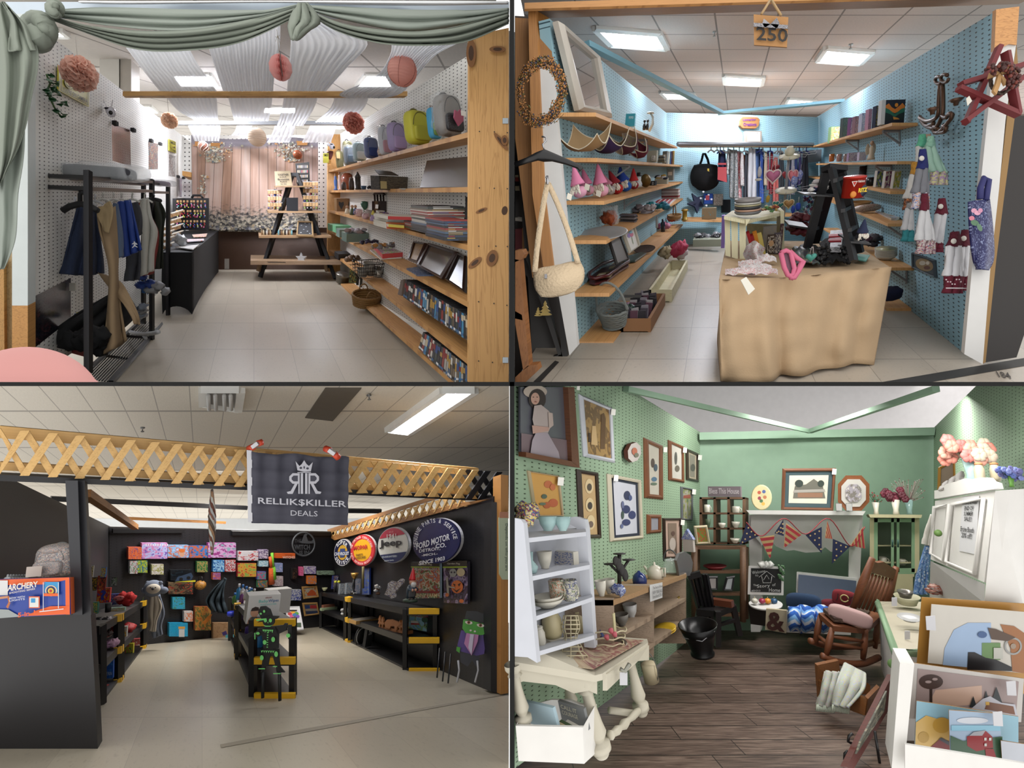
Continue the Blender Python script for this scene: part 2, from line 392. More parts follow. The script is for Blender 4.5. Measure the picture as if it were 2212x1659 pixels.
def frm(name,lb,cat,pn,quad,fw,fm,picture,group=None,tk=.012,matt=None,mw=0,art=None,tagpos=None,off=.008):
 o=tg_(name,lb,cat,pn.at(*[sum(p[k]for p in quad)/4 for k in(0,1)],off),group)
 cx=sum(p[0]for p in quad)/4;cy=sum(p[1]for p in quad)/4
 def inset(q,f):
  r=[]
  for i,p in en(q):
   a=q[i-1];c=q[(i+1)%4]
   da=Vector((a[0]-p[0],a[1]-p[1]));dc=Vector((c[0]-p[0],c[1]-p[1]))
   r.append((p[0]+da.normalized().x*f+dc.normalized().x*f,p[1]+da.normalized().y*f+dc.normalized().y*f))
  return r
 q1=inset(quad,fw);qm=inset(quad,fw*.5);mb=MB();A=pps(pn,quad,off);Bm=pps(pn,qm,off+tk);C=pps(pn,q1,off+tk*.6);Dp=pps(pn,quad,0);E=pps(pn,q1,off*.3)
 for i in rg(4):
  j=(i+1)%4
  for u,v in((A,Bm),(Bm,C),(Dp,A),(C,E)):
   L=(u[j]-u[i]).length;mb.add([u[i],u[j],v[j],v[i]],[[0,1,2,3]],fm,uvs=[(0,0),(L,0),(L,.1),(0,.1)])
 mb.mk('moulding',o)
 if matt:
  P=pps(pn,q1,off*.5);MB().add(P,[[0,1,2,3]],matt,uvs=Z(0,1,1,1,1,0,0,0)).mk('mount',o)
  q1=inset(q1,mw)
 P=pps(pn,q1,off*.6+.002);MB().add(P,[[0,1,2,3]],picture,uvs=Z(0,1,1,1,1,0,0,0)).mk('picture',o)
 if art:dcl('painted_figures',pn,art,o,off=off*.6+.004,step=.0006)
 if tagpos:price_tag(pn,tagpos[0],tagpos[1],o,tagpos[2]if len(tagpos)>2 else 1,off=off+tk+.006)
 return o
def price_tag(pn,x,y,parent,s=1.0,off=.03,rot=.1):
 q=Z(-4,-5.5,4,-5.5,4,5.5,-4,5.5);q=[(x+(a*cos(rot)-b_*sin(rot))*s,y+(a*sin(rot)+b_*cos(rot))*s)for a,b_ in q]
 MB().prs(pps(pn,q,off),pn.n*.001,'f2f0ea').mk('price_tag',parent)
def peg_uv(u,v,b):
 sz=-(b.vy-CY)/F
 return lambda p:(p.y/u,(p.z-sz*p.y)/v)
def pguf(u,v):return lambda p:(p.x/u,p.z/v)
def tile_floor(h,dark,tw,td,b,line='6d675c',lw=.012,scratch=.5,key=''):
 k=f'tiles_{h}{key}'
 m,nt,bsdf=newmat(k);uv,u,v=uvxy(nt)
 l=nmath(nt,'MAXIMUM',nmath(nt,'LESS_THAN',nmath(nt,'FRACT',u),lw),nmath(nt,'LESS_THAN',nmath(nt,'FRACT',v),lw*1.4))
 n=NN(nt,'ShaderNodeTexNoise');IN(n,'Scale',14);IN(n,'Detail',8);LK(nt,uv.outputs[0],n.inputs[0])
 n2=NN(nt,'ShaderNodeTexNoise');IN(n2,'Scale',.7);IN(n2,'Detail',5);LK(nt,uv.outputs[0],n2.inputs[0])
 c=ramp(nt,n.outputs[0],[(0,dark),(.42,h),(.6,h),(1,dark)])
 c=mix(nt,ramp(nt,n2.outputs[0],[(.4,'000000'),(.72,'888888')]),c,lin(dark))
 w=NN(nt,'ShaderNodeTexWhiteNoise');w.noise_dimensions='2D'
 fl=NN(nt,'ShaderNodeVectorMath');fl.operation='FLOOR';LK(nt,uv.outputs[0],fl.inputs[0]);LK(nt,fl.outputs[0],w.inputs[0])
 c=mix(nt,nmath(nt,'MULTIPLY',w.outputs[0],.25),c,lin(dark))
 LK(nt,mix(nt,nmath(nt,'MULTIPLY',l,.55),c,lin(line)),bsdf.inputs['Base Color']);IN(bsdf,'Roughness',.32)
 IN(bsdf,'Specular IOR Level',.35)
 return m
def ceiling_tiles(h,line,key=''):
 m,nt,bsdf=newmat('ceiling_tiles'+key);uv,u,v=uvxy(nt)
 l=nmath(nt,'MAXIMUM',nmath(nt,'LESS_THAN',nmath(nt,'FRACT',u),.03),nmath(nt,'LESS_THAN',nmath(nt,'FRACT',v),.03))
 n=NN(nt,'ShaderNodeTexNoise');IN(n,'Scale',30);IN(n,'Detail',4);LK(nt,uv.outputs[0],n.inputs[0])
 c=mix(nt,n.outputs[0],tuple(x*.88 for x in lin(h)),tuple(min(1,x*1.08)for x in lin(h)))
 LK(nt,mix(nt,l,c,lin(line)),bsdf.inputs['Base Color']);IN(bsdf,'Roughness',.9);return m
def trf(b,C,pts,lb,em=6,glow=95,depth=.05,lens='f4f6ff',tubes=False):
 P=pps(C,pts,.012);o=tg_('ceiling_light',lb,'ceiling light',P[0],'fluorescent ceiling lights')
 c=sum(P,Vector())/4
 mb=MB()
 for i in rg(4):mb.bar(P[i],P[(i+1)%4],.05,.05,'e8e8e4')
 mb.mk('frame',o)
 MB().add([c+(p-c)*.95 for p in P],[[0,1,2,3]],mat(lens,.3,em=glow)).mk('diffuser',o)
 if tubes:
  for t in(.3,.62):MB().tb([P[0].lerp(P[3],t).lerp(P[1].lerp(P[2],t),.04)-C.n*.03,P[0].lerp(P[3],t).lerp(P[1].lerp(P[2],t),.96)-C.n*.03],.03,mat('ffffff',em=em*2)).mk('tube_lamp',o)
 return o
def rbox(mb,c,size,m,p=.35,n=12,seed=0,amp=0):
 V=[];k=2*n;f=lambda v:copysign(abs(v)**p,v)
 for j in rg(n+1):
  t=-pi/2+pi*j/n
  for i in rg(k):
   a=2*pi*i/k;q=Vector((f(cos(t))*f(cos(a))*size[0]/2,f(cos(t))*f(sin(a))*size[1]/2,f(sin(t))*size[2]/2))
   if amp:q*=1+amp*noise.noise(q*(6/max(size))+Vector((seed,0,0)))
   V.append(q+Vector(c))
 return mb.add(V,[[j*k+i,j*k+(i+1)%k,(j+1)*k+(i+1)%k,(j+1)*k+i]for j in rg(n)for i in rg(k)],m,True)
def bkp(lb,M,w,h,m,pm=None,wrap=False,name='backpack',group=None,trim=None,handle=True):
 o=tag(rbox(MB(),(0,w*.3,h*.48),(w,w*.6,h*.96),m,.45).mk(name,M=M),lb,'bag',group)
 if pm:rbox(MB(),(0,-w*.02,h*.28),(w*.8,w*.2,h*.42),pm,.4).mk('front_pocket',o,M)
 if handle:MB().tb([(w*.18*cos(a),w*.4,h*.93+h*.1*sin(a))for a in[pi*k/8 for k in rg(9)]],w*.035,trim or '26262a').mk('handle',o,M)
 MB().tb([(w*.4*cos(a),-w*.0+w*.02,h*.5+h*.4*sin(a))for a in[pi*k/10 for k in rg(11)]],w*.015,trim or '26262a').mk('zip',o,M)
 if wrap:rbox(MB(),(0,w*.3,h*.52),(w*1.12,w*.75,h*1.05),film(a=.16),.5,amp=.25,seed=w).mk('plastic_wrap',o,M)
 return o
def pompom(lb,M,r,m,group=None):
 mb=MB();rnd=Rn(int(r*10))
 for k in rg(110):
  z=1-2*(k+.5)/110;a=k*2.39996;d=Vector((sqrt(1-z*z)*cos(a),sqrt(1-z*z)*sin(a),z));u=d.orthogonal().normalized();w=d.cross(u);R0=r*rnd.u(.5,.72);n=8;V=[d*R0*.3]
  for q in rg(2):
   for i in rg(n):
    t=2*pi*i/n;rr=r*(.2,.40)[q]*(1+.25*rnd.u(-1,1));V.append(d*(R0+(r*.14,r*.30)[q]+rnd.u(-.07,.07)*r)+u*cos(t)*rr*.55+w*sin(t)*rr)
  mb.add(V,[[0,1+i,1+(i+1)%n]for i in rg(n)]+[[1+i,1+n+i,1+n+(i+1)%n,1+(i+1)%n]for i in rg(n)],m,True)
 return tag(mb.mk('paper_pompom',M=M),lb,'decoration',group)
def lantern(lb,M,r,m,group=None,ribs=14,hole=True):
 pr=[]
 for k in rg(ribs*4+1):
  t=pi*(.06+.88*k/(ribs*4));q=1+.022*cos(k*pi/2);pr.append((r*sin(t)*q,-r*cos(t)))
 o=lth('paper_lantern',lb,'lantern',M,pr,m,group,28)
 return o
def row_of_cases(b,pn,top0,top1,bot0,bot1,n,vec,pal,lb,group,name='dvd_case',cat='dvd',clip=None,seed=0,lean=0,ends=('far end','near end')):
 rnd=Rn(seed);ws=[rnd.u(.75,1.2)for _ in rg(n)];S=sum(ws);acc=0;out=[]
 for i in rg(n):
  t0=acc/S;acc+=ws[i];t1=acc/S-.12/n;j=rnd.u(-1.2,1.2)
  q=[(lp(top0[0],top1[0],t0),lp(top0[1],top1[1],t0)+j),(lp(top0[0],top1[0],t1),lp(top0[1],top1[1],t1)+j),(lp(bot0[0],bot1[0],t1),lp(bot0[1],bot1[1],t1)),(lp(bot0[0],bot1[0],t0),lp(bot0[1],bot1[1],t0))]
  if clip:q=[(x,min(y,clip))for x,y in q]
  c=pal[rnd.randrange(len(pal))];P=pps(pn,q)
  o=MB().prs(P,vec,mat(c[0],.35),'101014').mk(name);nm=c[1]
  tag(o,lb.format(c=nm,i=ordn(i)),cat,group)
  q2=lambda a,b_:[(lp(q[0][0],q[3][0],a),lp(q[0][1],q[3][1],a)),(lp(q[1][0],q[2][0],a),lp(q[1][1],q[2][1],a)),(lp(q[1][0],q[2][0],b_),lp(q[1][1],q[2][1],b_)),(lp(q[0][0],q[3][0],b_),lp(q[0][1],q[3][1],b_))]
  a=rnd.u(.08,.3);c2=rnd.choice(['d8d4cc','b08a3a','8a1f1f','2a4a86','1c1c20','c8b89a'])
  dcl('spine_print',pn,[(mat(c2,.4),q2(a,a+rnd.u(.15,.4))),(mat(rnd.choice(['e8e8e8','202024','3a6a9a']),.4),q2(.82,.92))],o,off=.002,step=.0008)
  out.append(o)
 return out
DVDPAL=[('1c1d22','black'),('23252c','dark'),('2b3a55','navy'),('48607a','slate blue'),('c7c2b8','pale grey'),('6a5a48','brown'),('8a2a24','red'),('a8a49c','grey'),('384038','dark green'),('3f86ae','sky blue')]
def stack(b,name,cat,lb,group,x0,x1,yb,n,h,D,d=.1,pal=None,jit=3,seed=0,hv=.3):
 rnd=Rn(seed+5);y=yb;pal=pal or DVDPAL[:9];out=[]
 for i in rg(n):
  hh=h*rnd.u(1-hv,1+hv);a=x0+rnd.u(-jit,jit);c=x1+rnd.u(-jit,jit);col=rnd.choice(pal)
  P=[at(a,y-hh,D),at(c,y-hh,D),at(c,y,D),at(a,y,D)]
# runs back along the booth
  v=(at(b.vx,b.vy,D+d)-at(b.vx,b.vy,D))
  o=MB().prs(P,v,mat(col[0],.4)).mk(name);tag(o,lb.format(c=col[1],i=ordn(i)),cat,group);y-=hh+.15;out.append(o)
  dcl('spine_print',Plane((x0,yb,D),(x1,yb,D),(x0,yb-50,D)),[(mat(rnd.choice(['e0ddd6','9a3030','3a5a86','b89a5a','55555a']),.4),rc(lp(a,c,.15),y+.6+hh*.25,lp(a,c,rnd.u(.4,.85)),y+hh*.8+.15))],o,off=.003)
 return out
def gmt(lb,name,cat,L,R,m,group=None,fo=3,amp=.03,seed=0,parent=None,nu=None,hgr=None,tk=.012):
 nv=18;nu=nu or 14;rows=[]
 for j in rg(nv+1):
  v=j/nv;a=cv(L,v);c=cv(R,v);r=[]
  for i in rg(nu+1):
   u=i/nu;q=[lp(a[k],c[k],u)for k in rg(3)]
   r.append(at(q[0],q[1],q[2]+amp*sin(u*fo*2*pi+seed+v*2)*(.35+.65*v)+.4*amp*noise.noise(Vector((u*4,v*4,seed)))))
  rows.append(r)
 o=MB().grid(rows,m).mk(name,parent,tk=tk)
 return tag(o,lb,cat,group)if parent is None else o
def hgr(lb,px,py,D,w,h,m,group=None,b=A if 'A' in globals()else None,r=.004,tilt=0):
 p=lambda x,y:at(px+x,py+y,D+tilt*x)
 hook=[p(w*.06*cos(a),-h*.62+w*.06*sin(a)-h*.2)for a in[pi*(1.0+k/6)for k in rg(8)]]
 mb=MB().tb([p(0,0),p(0,-h*.7)]+hook[::-1][:6],r,m,6).tb([p(-w/2,h*.5),p(-w*.3,h*.2),p(0,0),p(w*.3,h*.2),p(w/2,h*.5)],r*1.5,m,6)
 return tag(mb.mk('clothes_hanger'),lb,'hanger',group)
# -- black partitions that part the four display booths
PB=mat('020202',.9)
struct(MB().box((0,7.5,0),(.020,10.2,9.5),PB).mk('partition_upright'))
struct(MB().box((0,7.5,.0),(16,10.2,.018),PB).mk('partition_shelf'))
# ==== BOOTH A: white pegboard booth under sage and white drapes
PINE=wood('c9975a','9a6a35');PINE_D=wood('b5814a','7e5227',1.3);OLDWOOD=wood('8d7358','5c4632',1.5)
WPEG=pegboard('dcdcd8','3c3c3c',.16);BLACK=mat('17171a',.5);BLKMET=mat('1b1b1f',.35,.4)
A=Booth(548,412)
A_near=3.0
AL=A.side(59,3.45);AKL=-1687.0;AKF=1670.0;AKW=1925.0
ARF=A.side(1012,AKF/464);ARW=A.side(1012,AKW/464)
AB=A.frt(10.6);AFL=A.level(582,10.6);ACE=A.level(100,6.2)
def a_floor():
 pts=[AFL.at(-120,826.5),AFL.at(1100,826.5),AFL.at(860,582),AFL.at(330,582)]
 m=tile_floor('b3a998','8c8475',1,1,A,key='A')
 o=MB().add(pts,[[0,1,2,3]],m,uvs=[((p.x-p.y*(548-CX)/F)/.36+50,p.y/1.05)for p in pts]).mk('floor',None);struct(o)
a_floor()
o=MB().add([ACE.at(-300,-60),ACE.at(1100.5,-60),ACE.at(900,372),ACE.at(200,372)],[[0,1,2,3]],ceiling_tiles('cfc9c2','8f8983','A'),
uvs=[(p.x/.9,p.y/2.4)for p in(ACE.at(-300,-60),ACE.at(1100.5,-60),ACE.at(900,372),ACE.at(200,372))]).mk('ceiling');struct(o)
def wall(name,pn,pts,m,tk,uvm):o=slab(name,pn,pts,tk,m,uvm=uvm);struct(o);return o
wall('wall_left',AL,Z(60,40,415,309,415,590,60,826),WPEG,.06,peg_uv(.082,.0262,A))
wall('wall_right',ARW,Z(1100,66,732,291,732,600,1100,826),WPEG,.06,peg_uv(.085,.0282,A))
struct(slab('wall_back',AB,Z(408,492,720,492,720,586,408,586),.06,mat('4a3222',.5)))
struct(slab('wall_back',A.frt(10.9),Z(380,292,760,292,760,500,380,500),.06,WPEG,uvm=pguf(.085,.085)))
struct(slab('wall_far',A.frt(19),Z(150,250,900,250,900,420,150,420),.1,'c9c2b6'))
# white square column of the hall, shade painted into its side face
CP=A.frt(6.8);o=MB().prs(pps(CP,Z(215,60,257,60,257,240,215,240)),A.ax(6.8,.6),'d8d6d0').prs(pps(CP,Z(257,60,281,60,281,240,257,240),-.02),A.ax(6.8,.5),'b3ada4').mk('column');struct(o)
# front beam and posts
FB=A.frt(3.35)
struct(MB().prs(pps(FB,Z(4,4,1100,4,1100,30,4,30)),A.ax(3.35,.1),'c3cfda').mk('trim_1'))
tag(cloth('lace_trim',Z3(170,3,3.3,300,4,3.31,600,3,3.3,900,3,3.3,1098,4,3.3),Z3(170,6,3.3,300,8,3.3,600,5,3.3,850,11,3.3,1098,8,3.3),'f0f2f5',nu=90,nv=2,noise_a=.03),'strip of white lace lying along the top of the pale front beam','lace')
LP=A.frt(3.35)
struct(slab('trim_2',LP,Z(26,30,60,30,60,660,26,660),.12,'c9d0cf'))
struct(slab('trim_3',LP,Z(26,660,60,660,60,826,26,826),.12,wood('b98648','8f6130')))
struct(slab('trim_4',A.frt(3.42),Z(0,400,27,400,27,826,0,826),.1,wood('9f8862','75603e')))
struct(slab('trim_5',A.frt(3.38),Z(-6,560,8,560,10,826,-6,826),.1,wood('b08348','7d5a2c')))
# big front post on the right, with knots, screws and plates
PP=A.frt(3.45)
o=slab('front_post',PP,Z(1013,78,1099,60,1099,826,1012,826),.02,wood('cf9f63','a87842',.55,axis=1),uvm=lambda p:(p.x*2.2,p.z*1.2));tag(o,'wide knotty pine post at the right end of the shelves','post')
kn=[]
for x,y,rx,ry,rt in((1090,455,8,13,.2),(1040,455,9,3,-.4),(1026,568,12,5,-.7),(1063,558,8,13,.3),(1082,307,16,4,.9),(1090,305,5,8,0),(1018,118,7,22,0),(1075,110,12,5,0)):
 kn+=[('8a5c32',ell(x,y,rx*1.5,ry*1.4,16,rot=rt)),('4a2e18',ell(x,y,rx*.8,ry*.75,14,rot=rt))]
kn=[k for k in kn if max(p[0]for p in k[1])<1099]
dcl('knots',PP,kn,o,off=.002)
dcl('screw_heads',PP,[('3a3128',ell(x,y,1.6,n=8))for x,y in Z(1034,532,1071,532,1096,533,1034,652,1067,656,1095,660,1034,780,1064,783,1036,286,1068,287,1096,289,1036,408,1068,409,1096,410)],o,off=.003)
for y in(262,778):slab('metal_plate',PP,rc(1086,y-6,1098,y+6),.004,mat('a9b4bc',.3,.7),o,off=.006)
# roof beams
def beam(x0,x1,y0,y1,D,m,lb,name='cross_beam'):
 o=MB().prs([at(x0,y0,D),at(x1,y0,D),at(x1,y1,D),at(x0,y1,D)],A.ax(D,.12),m,uvs=Z(0,.1,3,.1,3,0,0,0)).mk(name);return tag(o,lb,'beam')
beam(265,880,197,207,5.3,wood('c99d63','a47a45'),'long pine cross beam holding up the white drapes')
beam(372,762,261,269,8.0,'b9bec4','pale painted cross beam behind the pine one')
# ceiling lights seen through the drapes
trf(A,ACE,Z(110,60,128,60,146,74,118,74),'bright ceiling light at the left behind the knotted sage cloth',5)
trf(A,ACE,Z(370,157,452,157,470,183,388,183),'ceiling light behind the leftmost white drape',7)
trf(A,ACE,Z(790,157,835,157,850,184,768,184),'ceiling light between the two right white drapes',7)
trf(A,ACE,Z(300,226,324,226,340,240,312,240),'small ceiling light by the left wall above the pale beam',7)
trf(A,ACE,Z(570,228,640,228,640,241,566,241),'ceiling light in the middle beyond the pine beam',7)
trf
trf(A,ACE,Z(682,269,745,269,745,275,685,275),'thin ceiling light just under the pale beam at the right',7)
trf
# white crinkled drapes, one thing per strip, three spans each
CR=sheer('f6f9ff',.93,.85,.5)
def drape(lb,spans,seed):
 root=tg_('white_drape',lb,'drape',at(spans[0][0][0],spans[0][0][2],spans[0][0][3]),'white crinkled drapes under the ceiling')
 for k,rows in en(spans):
  n=max(24,int(abs(rows[0][1]-rows[0][0])/1.5));R=[];nv=16
  for j in rg(nv+1):
   q=cv(rows,j/nv);r=[]
   for i in rg(n+1):
    u=i/n;x=lp(q[0],q[1],u)
    w=sin(u*n*1.05+1.7*noise.noise(Vector((u*5,j*.25,seed))))*.022+noise.noise(Vector((u*16,j*.22,seed+k)))*.035
    r.append(at(x,q[2]+(6*sin(pi*u)*q[4]if len(q)>4 else 0)+noise.noise(Vector((u*30,0,seed)))*(1.5 if j in(0,nv)else 0),q[3]+w*(q[3]/4)))
   R.append(r)
  MB().grid(R,CR).mk('drape_span',root)
 return root
drape('leftmost white crinkled drape sagging from the front to the pine beam',[[(272,408,103,3.8),(300,428,140,4.2),(325,452,172,4.7),(345,468,197,5.25)],[(357,468,207,5.4),(383,470,238,6.4),(412,471,255,7.2),(432,474,267,7.9)],[(406,475,270,8.2),(412,476,285,9),(420,473,305,10)]],1)
drape('second white crinkled drape from the left, widest at the front',[[(436,606,45,3.8),(450,604,100,4.2),(466,594,150,4.7),(482,590,197,5.25)],[(492,589,207,5.4),(499,585,235,6.4),(506,580,262,7.9)],[(512,545,270,8.2),(508,540,282,9),(498,534,293,10)]],2)
drape('third white crinkled drape, right of the pink honeycomb ball',[[(624,722,48,3.8),(628,794,90,4.1),(624,750,145,4.6),(620,704,197,5.25)],[(614,688,207,5.4),(608,676,238,6.6),(598,655,272,7.9)],[(594,638,271,8.2),(588,634,288,9),(576,625,308,10)]],3)
drape('rightmost white crinkled drape behind the salmon lantern',[[(846,990,93,3.8),(842,940,120,4.1),(812,900,165,4.6),(735,868,201,5.15),(750,830,212,5.25)],[(724,798,207,5.4),(712,785,235,6.6),(680,750,264,7.9)],[(670,726,271,8.2),(662,722,288,9),(652,714,308,10)]],4)
# sage cloth
SAGE=sheer('949c90',1,.85,.2);SAGE2=sheer('a9b2a9',1,.9,.3)
sw=tg_('sage_valance','long swags of sage green cloth draped along the front beam','drape',at(400,60,3.2))
def part_cloth(*a,**k):
 return cloth('swag',*a,parent=sw,**k)
D0=3.15
part_cloth([(100,22,D0),(220,16,D0),(420,22,D0),(560,22,D0),(642,10,D0)],[(98,32,D0),(230,55,D0),(400,66,D0),(560,40,D0),(642,14,D0)],SAGE2,fo=2.5,amp=.02,nu=60)
part_cloth([(70,22,D0-.05),(190,55,D0-.05),(310,68,D0-.05),(440,62,D0-.05),(560,38,D0-.05),(645,12,D0)],[(72,28,D0),(160,62,D0),(290,106,D0),(400,110,D0),(520,92,D0),(648,34,D0)],SAGE,fo=3.5,amp=.035,nu=70)
part_cloth([(640,10,D0),(740,14,D0),(880,22,D0),(1000,22,D0),(1099,17,D0)],[(640,14,D0),(760,46,D0),(880,66,D0),(1000,52,D0),(1099,26,D0)],SAGE2,fo=2,amp=.02,nu=60)
part_cloth([(648,12,D0-.04),(740,50,D0-.04),(860,68,D0-.04),(960,62,D0-.04),(1099,26,D0)],[(650,14,D0),(720,64,D0),(820,94,D0),(920,99,D0),(1010,90,D0),(1099,52,D0)],SAGE,fo=2.5,amp=.035,nu=60)
def knot(px,py,r,seed,name='knot'):
 mb=MB()
 for k in rg(7):
  a0=k*.9+seed;pts=[]
  for t in rg(13):
   a=t/12*pi*1.5+a0;pts.append(at(px+cos(a)*r*(.75-.07*k),py+sin(a)*r*(.8-.05*k),D0-.06-.02*k+.05*sin(a*2)))
  mb.tb(pts,[.012+.045*(r/38)*sin(pi*(t+.5)/13.5)for t in rg(13)],SAGE,10)
 return mb.mk(name,sw)
knot(85,68,34,0);knot(118,20,14,2,'knot')
mb=MB();R=[]
for j in rg(13):
 q=cv(Z3(644,662,8,634,680,28,627,689,48,625,668,62,630,648,80,632,640,85),j/12)
 R.append([at(lp(q[0],q[1],i/14),q[2],D0-.1-.05*sin(i/14*pi)+.02*sin(i*1.3+j*.3))for i in rg(15)])
mb.grid(R,SAGE).mk('knot_tail',sw,tk=.01)
hd=tg_('sage_side_drape','sage green cloth hanging down the left front post','drape',at(30,300,3.0))
cloth('back_layer',Z3(-10,60,2.97,-10,200,2.97,-10,400,2.97,-10,500,2.97,-5,583,2.97),Z3(44,60,2.97,52,300,2.97,38,420,2.97,32,515,2.97,8,580,2.97),SAGE2,hd,fo=1.5,amp=.02)
cloth('front_layer',Z3(-12,0,2.92,-12,150,2.92,-12,300,2.92,-12,380,2.92,-10,410,2.92),Z3(14,10,2.92,80,104,2.9,66,215,2.92,46,300,2.92,4,392,2.92),SAGE,hd,fo=2.2,amp=.035)
cloth('gathered_top',Z3(4,4,2.88,20,40,2.88,18,110,2.88),Z3(12,6,2.88,60,60,2.88,80,110,2.9),SAGE,hd,fo=2,amp=.03)
# finger of the photographer
mb=MB().bl((0,0,0),(.0115,.009,.0108),mat('c08884',.8),26)
for v in mb.v:v.z=max(v.z,.0045)
o=mb.mk('fingertip',M=Matrix.Translation(at(64,879,.1)));tag(o,'pink fingertip poking in at the bottom left corner of the white booth','finger')
# -- right-hand shelves
pan=slab('end_panel',A.frt(10.3),Z(708,290,735,290,735,600,708,600),.12,PINE,uvm=lambda p:(p.z*2,p.x*2));tag(pan,'upright pine board closing the far end of the long shelves','panel')
SHP=wood('c08f56','8d5c2c',.9);tt=.035
for lab,p0,p1 in(('top pine shelf of the right wall, holding the bags',(1012,285),(709,368.5)),('second pine shelf from the top, level with the eye',(1012,404),(709,411.5)),('third pine shelf from the top, with mugs and red books',(1012,530),(709,454)),
('fourth pine shelf from the top, with picture frames',(1012,653),(709,496)),('fifth pine shelf from the top, with the long dvd row',(1012,777),(712,540)),('lowest pine shelf near the floor, with the wicker basket',(979,824),(722,600))):
 shelf(A,p0,p1,AKF,AKW,tt,SHP,lab,'pine_shelf',group='pine shelves along the right wall')
sh=lambda px,f=.35:on_shelf(A,px,AKF,AKW,f)
def P1(px,py,yaw=0,f=.35,**k):return A.pose(px,py,sh(px,f),yaw,**k)
# top shelf
lth('canister','dark red round canister at the far end of the top shelf','can',P1(717,367),Z(0,0,7.5,0,8,2,8,35,7,38,0,38),'5a2018')
o=bkp('olive drab bag with a tan paper tag, beside the dark red canister',P1(737,364),15,38,'6f6a45','5f5a3a');MB().box((-7,-6,26),(8,.6,13),'c8a878').mk('paper_tag',o,P1(737,364))
bkp('tall olive backpack with a black carrying handle',P1(757,358,f=.6),22,52,'6d6845','5c5838')
o=bkp('slate teal backpack in clear wrap left of the pale aqua one',P1(762,355),26,38,'44586a','3a4c5c',True)
bkp('pale aqua backpack in clear wrap',P1(782,347),26,38,'9db9bc','c8d4d6',True)
bkp('royal blue backpack in clear wrap with an orange face print',P1(808,341),28,42,'2f4488','2d3f7c',True)
lth('small_pouch','small patterned cream pouch between the blue and white bags','pouch',P1(824,337),Z(0,0,7,1,8,9,5,17,0,19),prt(['d8c8b8','9a7060','e4dcd0'],5,1))
bkp('white and pink backpack in clear wrap',P1(839,334),26,56,'d9dde6','c99aa6',True)
bkp('lilac backpack in clear wrap with a silver emblem',P1(866,326),36,56,'a892c8','b49cc8',True)
bkp('plain yellow backpack right of the lilac one',P1(915,309),50,62,mat('c2bd3e',.5),'b5b03a',name='backpack',trim='6a6430')
bkp('bright blue backpack with a brown strap behind the yellow one',P1(948,298,f=.7),28,56,'4aa2cc','6a8a4a',name='backpack',trim='7a4a2a')
o=bkp('large black and white striped bag in clear wrap beside the front post',P1(984,291),52,72,mat('77736f',.4),prt(['2a2a2e','3a3a40','1c1c20'],6,2),True,trim='1b1b1f');
MB().prs(Z3(-13,-14,25,-3,-14,12,10,-14,22,12,-14,36,3,-14,40,-2,-14,35,-9,-14,38),(0,3,0),'a0506a').mk('heart_patch',o,P1(984,291));MB().box((10,-15,34),(12,.5,8),'eceae6').mk('price_tag',o,P1(984,291))
# second shelf
for x,c,s,l in((726,'3c5f9a',35,'figurine of a lady in a blue dress'),(735,'cbb0a8',38,'figurine of a lady in a pale pink dress and hat')):
 M=P1(x,411);o=lth('lady_figurine',l+' on the second shelf','figurine',M,[(0,0),(5,0),(5,3),(2.5,3),(3.5,s*.3),(4,s*.55),(2.4,s*.68),(3,s*.78),(1,s*.84),(0,s*.85)],mat(c,.4))
 MB().bl((0,0,s*.92),(2,2,s*.08),'8a6a50',8).mk('head',o,M)
lth('round_vase','reddish brown round glass vase behind the dark jars','vase',P1(752,410,f=.75),Z(0,0,8,0,14,10,15,20,11,30,5,34,0,34),mat('80442f',.15))
for x,w,h,l in((743,11,18,'dark pewter jar in front of the blue dressed figurine'),(760,12,27,'tall bronze ribbed jar with a domed lid')):
 jar(l,P1(x,411,f=.2),w,h,mat('4b403c',.25,.6),mat('6a5a50',.25,.6))
o=lth('glass_lantern','dark glass lantern with a ring on top','lantern',P1(774,410),Z(0,0,7,0,7,3,6,4,6,24,7,25,3,32,1,36,0,36),mat('3c3634',.15))
lth('small_pot','tiny blue pot with a red zigzag rim','pot',P1(786,410,f=.2),Z(0,0,4,0,6,8,5,8,3,2,0,2),'3e5a78')
mb=MB();rnd=Rn(3)
for k in rg(16):mb.bl((rnd.u(-11,11),rnd.u(0,6),2.4+rnd.u(0,4)),2.6,mat('191520',.15),6)
tag(mb.mk('grape_bunch',M=P1(808,410)),'bunch of black glass grapes on the second shelf','ornament')
M=P1(856,411,.0);o=bx('storage_chest','dark weathered metal chest with a raised flap lid','box',M,78,30,26,prt(['3c352e','4a4238','2e2924'],3,4),prt(['4a4136','5b5142','38322b'],3,5));MB().prs(Z3(-40,-1,27,6,-1,27,6,22,34,-34,22,36),(0,0,1.5),'4a453f').mk('lid',o,M);MB().box((-30,-1,9),(14,1,14),'b8a676').mk('paper_label',o,M)
lth('plate','white plate lying beside the metal chest','plate',P1(878,410,f=.1),plate_prof(15,2),mat('cfccc6',.25))
Lp=Plane((907,405,sh(907,.3)),(1010,404,sh(1010,.3)),(922,345,sh(922,.8)))
o=slab('leaning_picture',Lp,Z(922,347,1011,338,1011,404,907,405),.03,mat('565250',.18),side='8a7a5a');tag(o,'big dull grey wrapped picture leaning on the second shelf','picture')
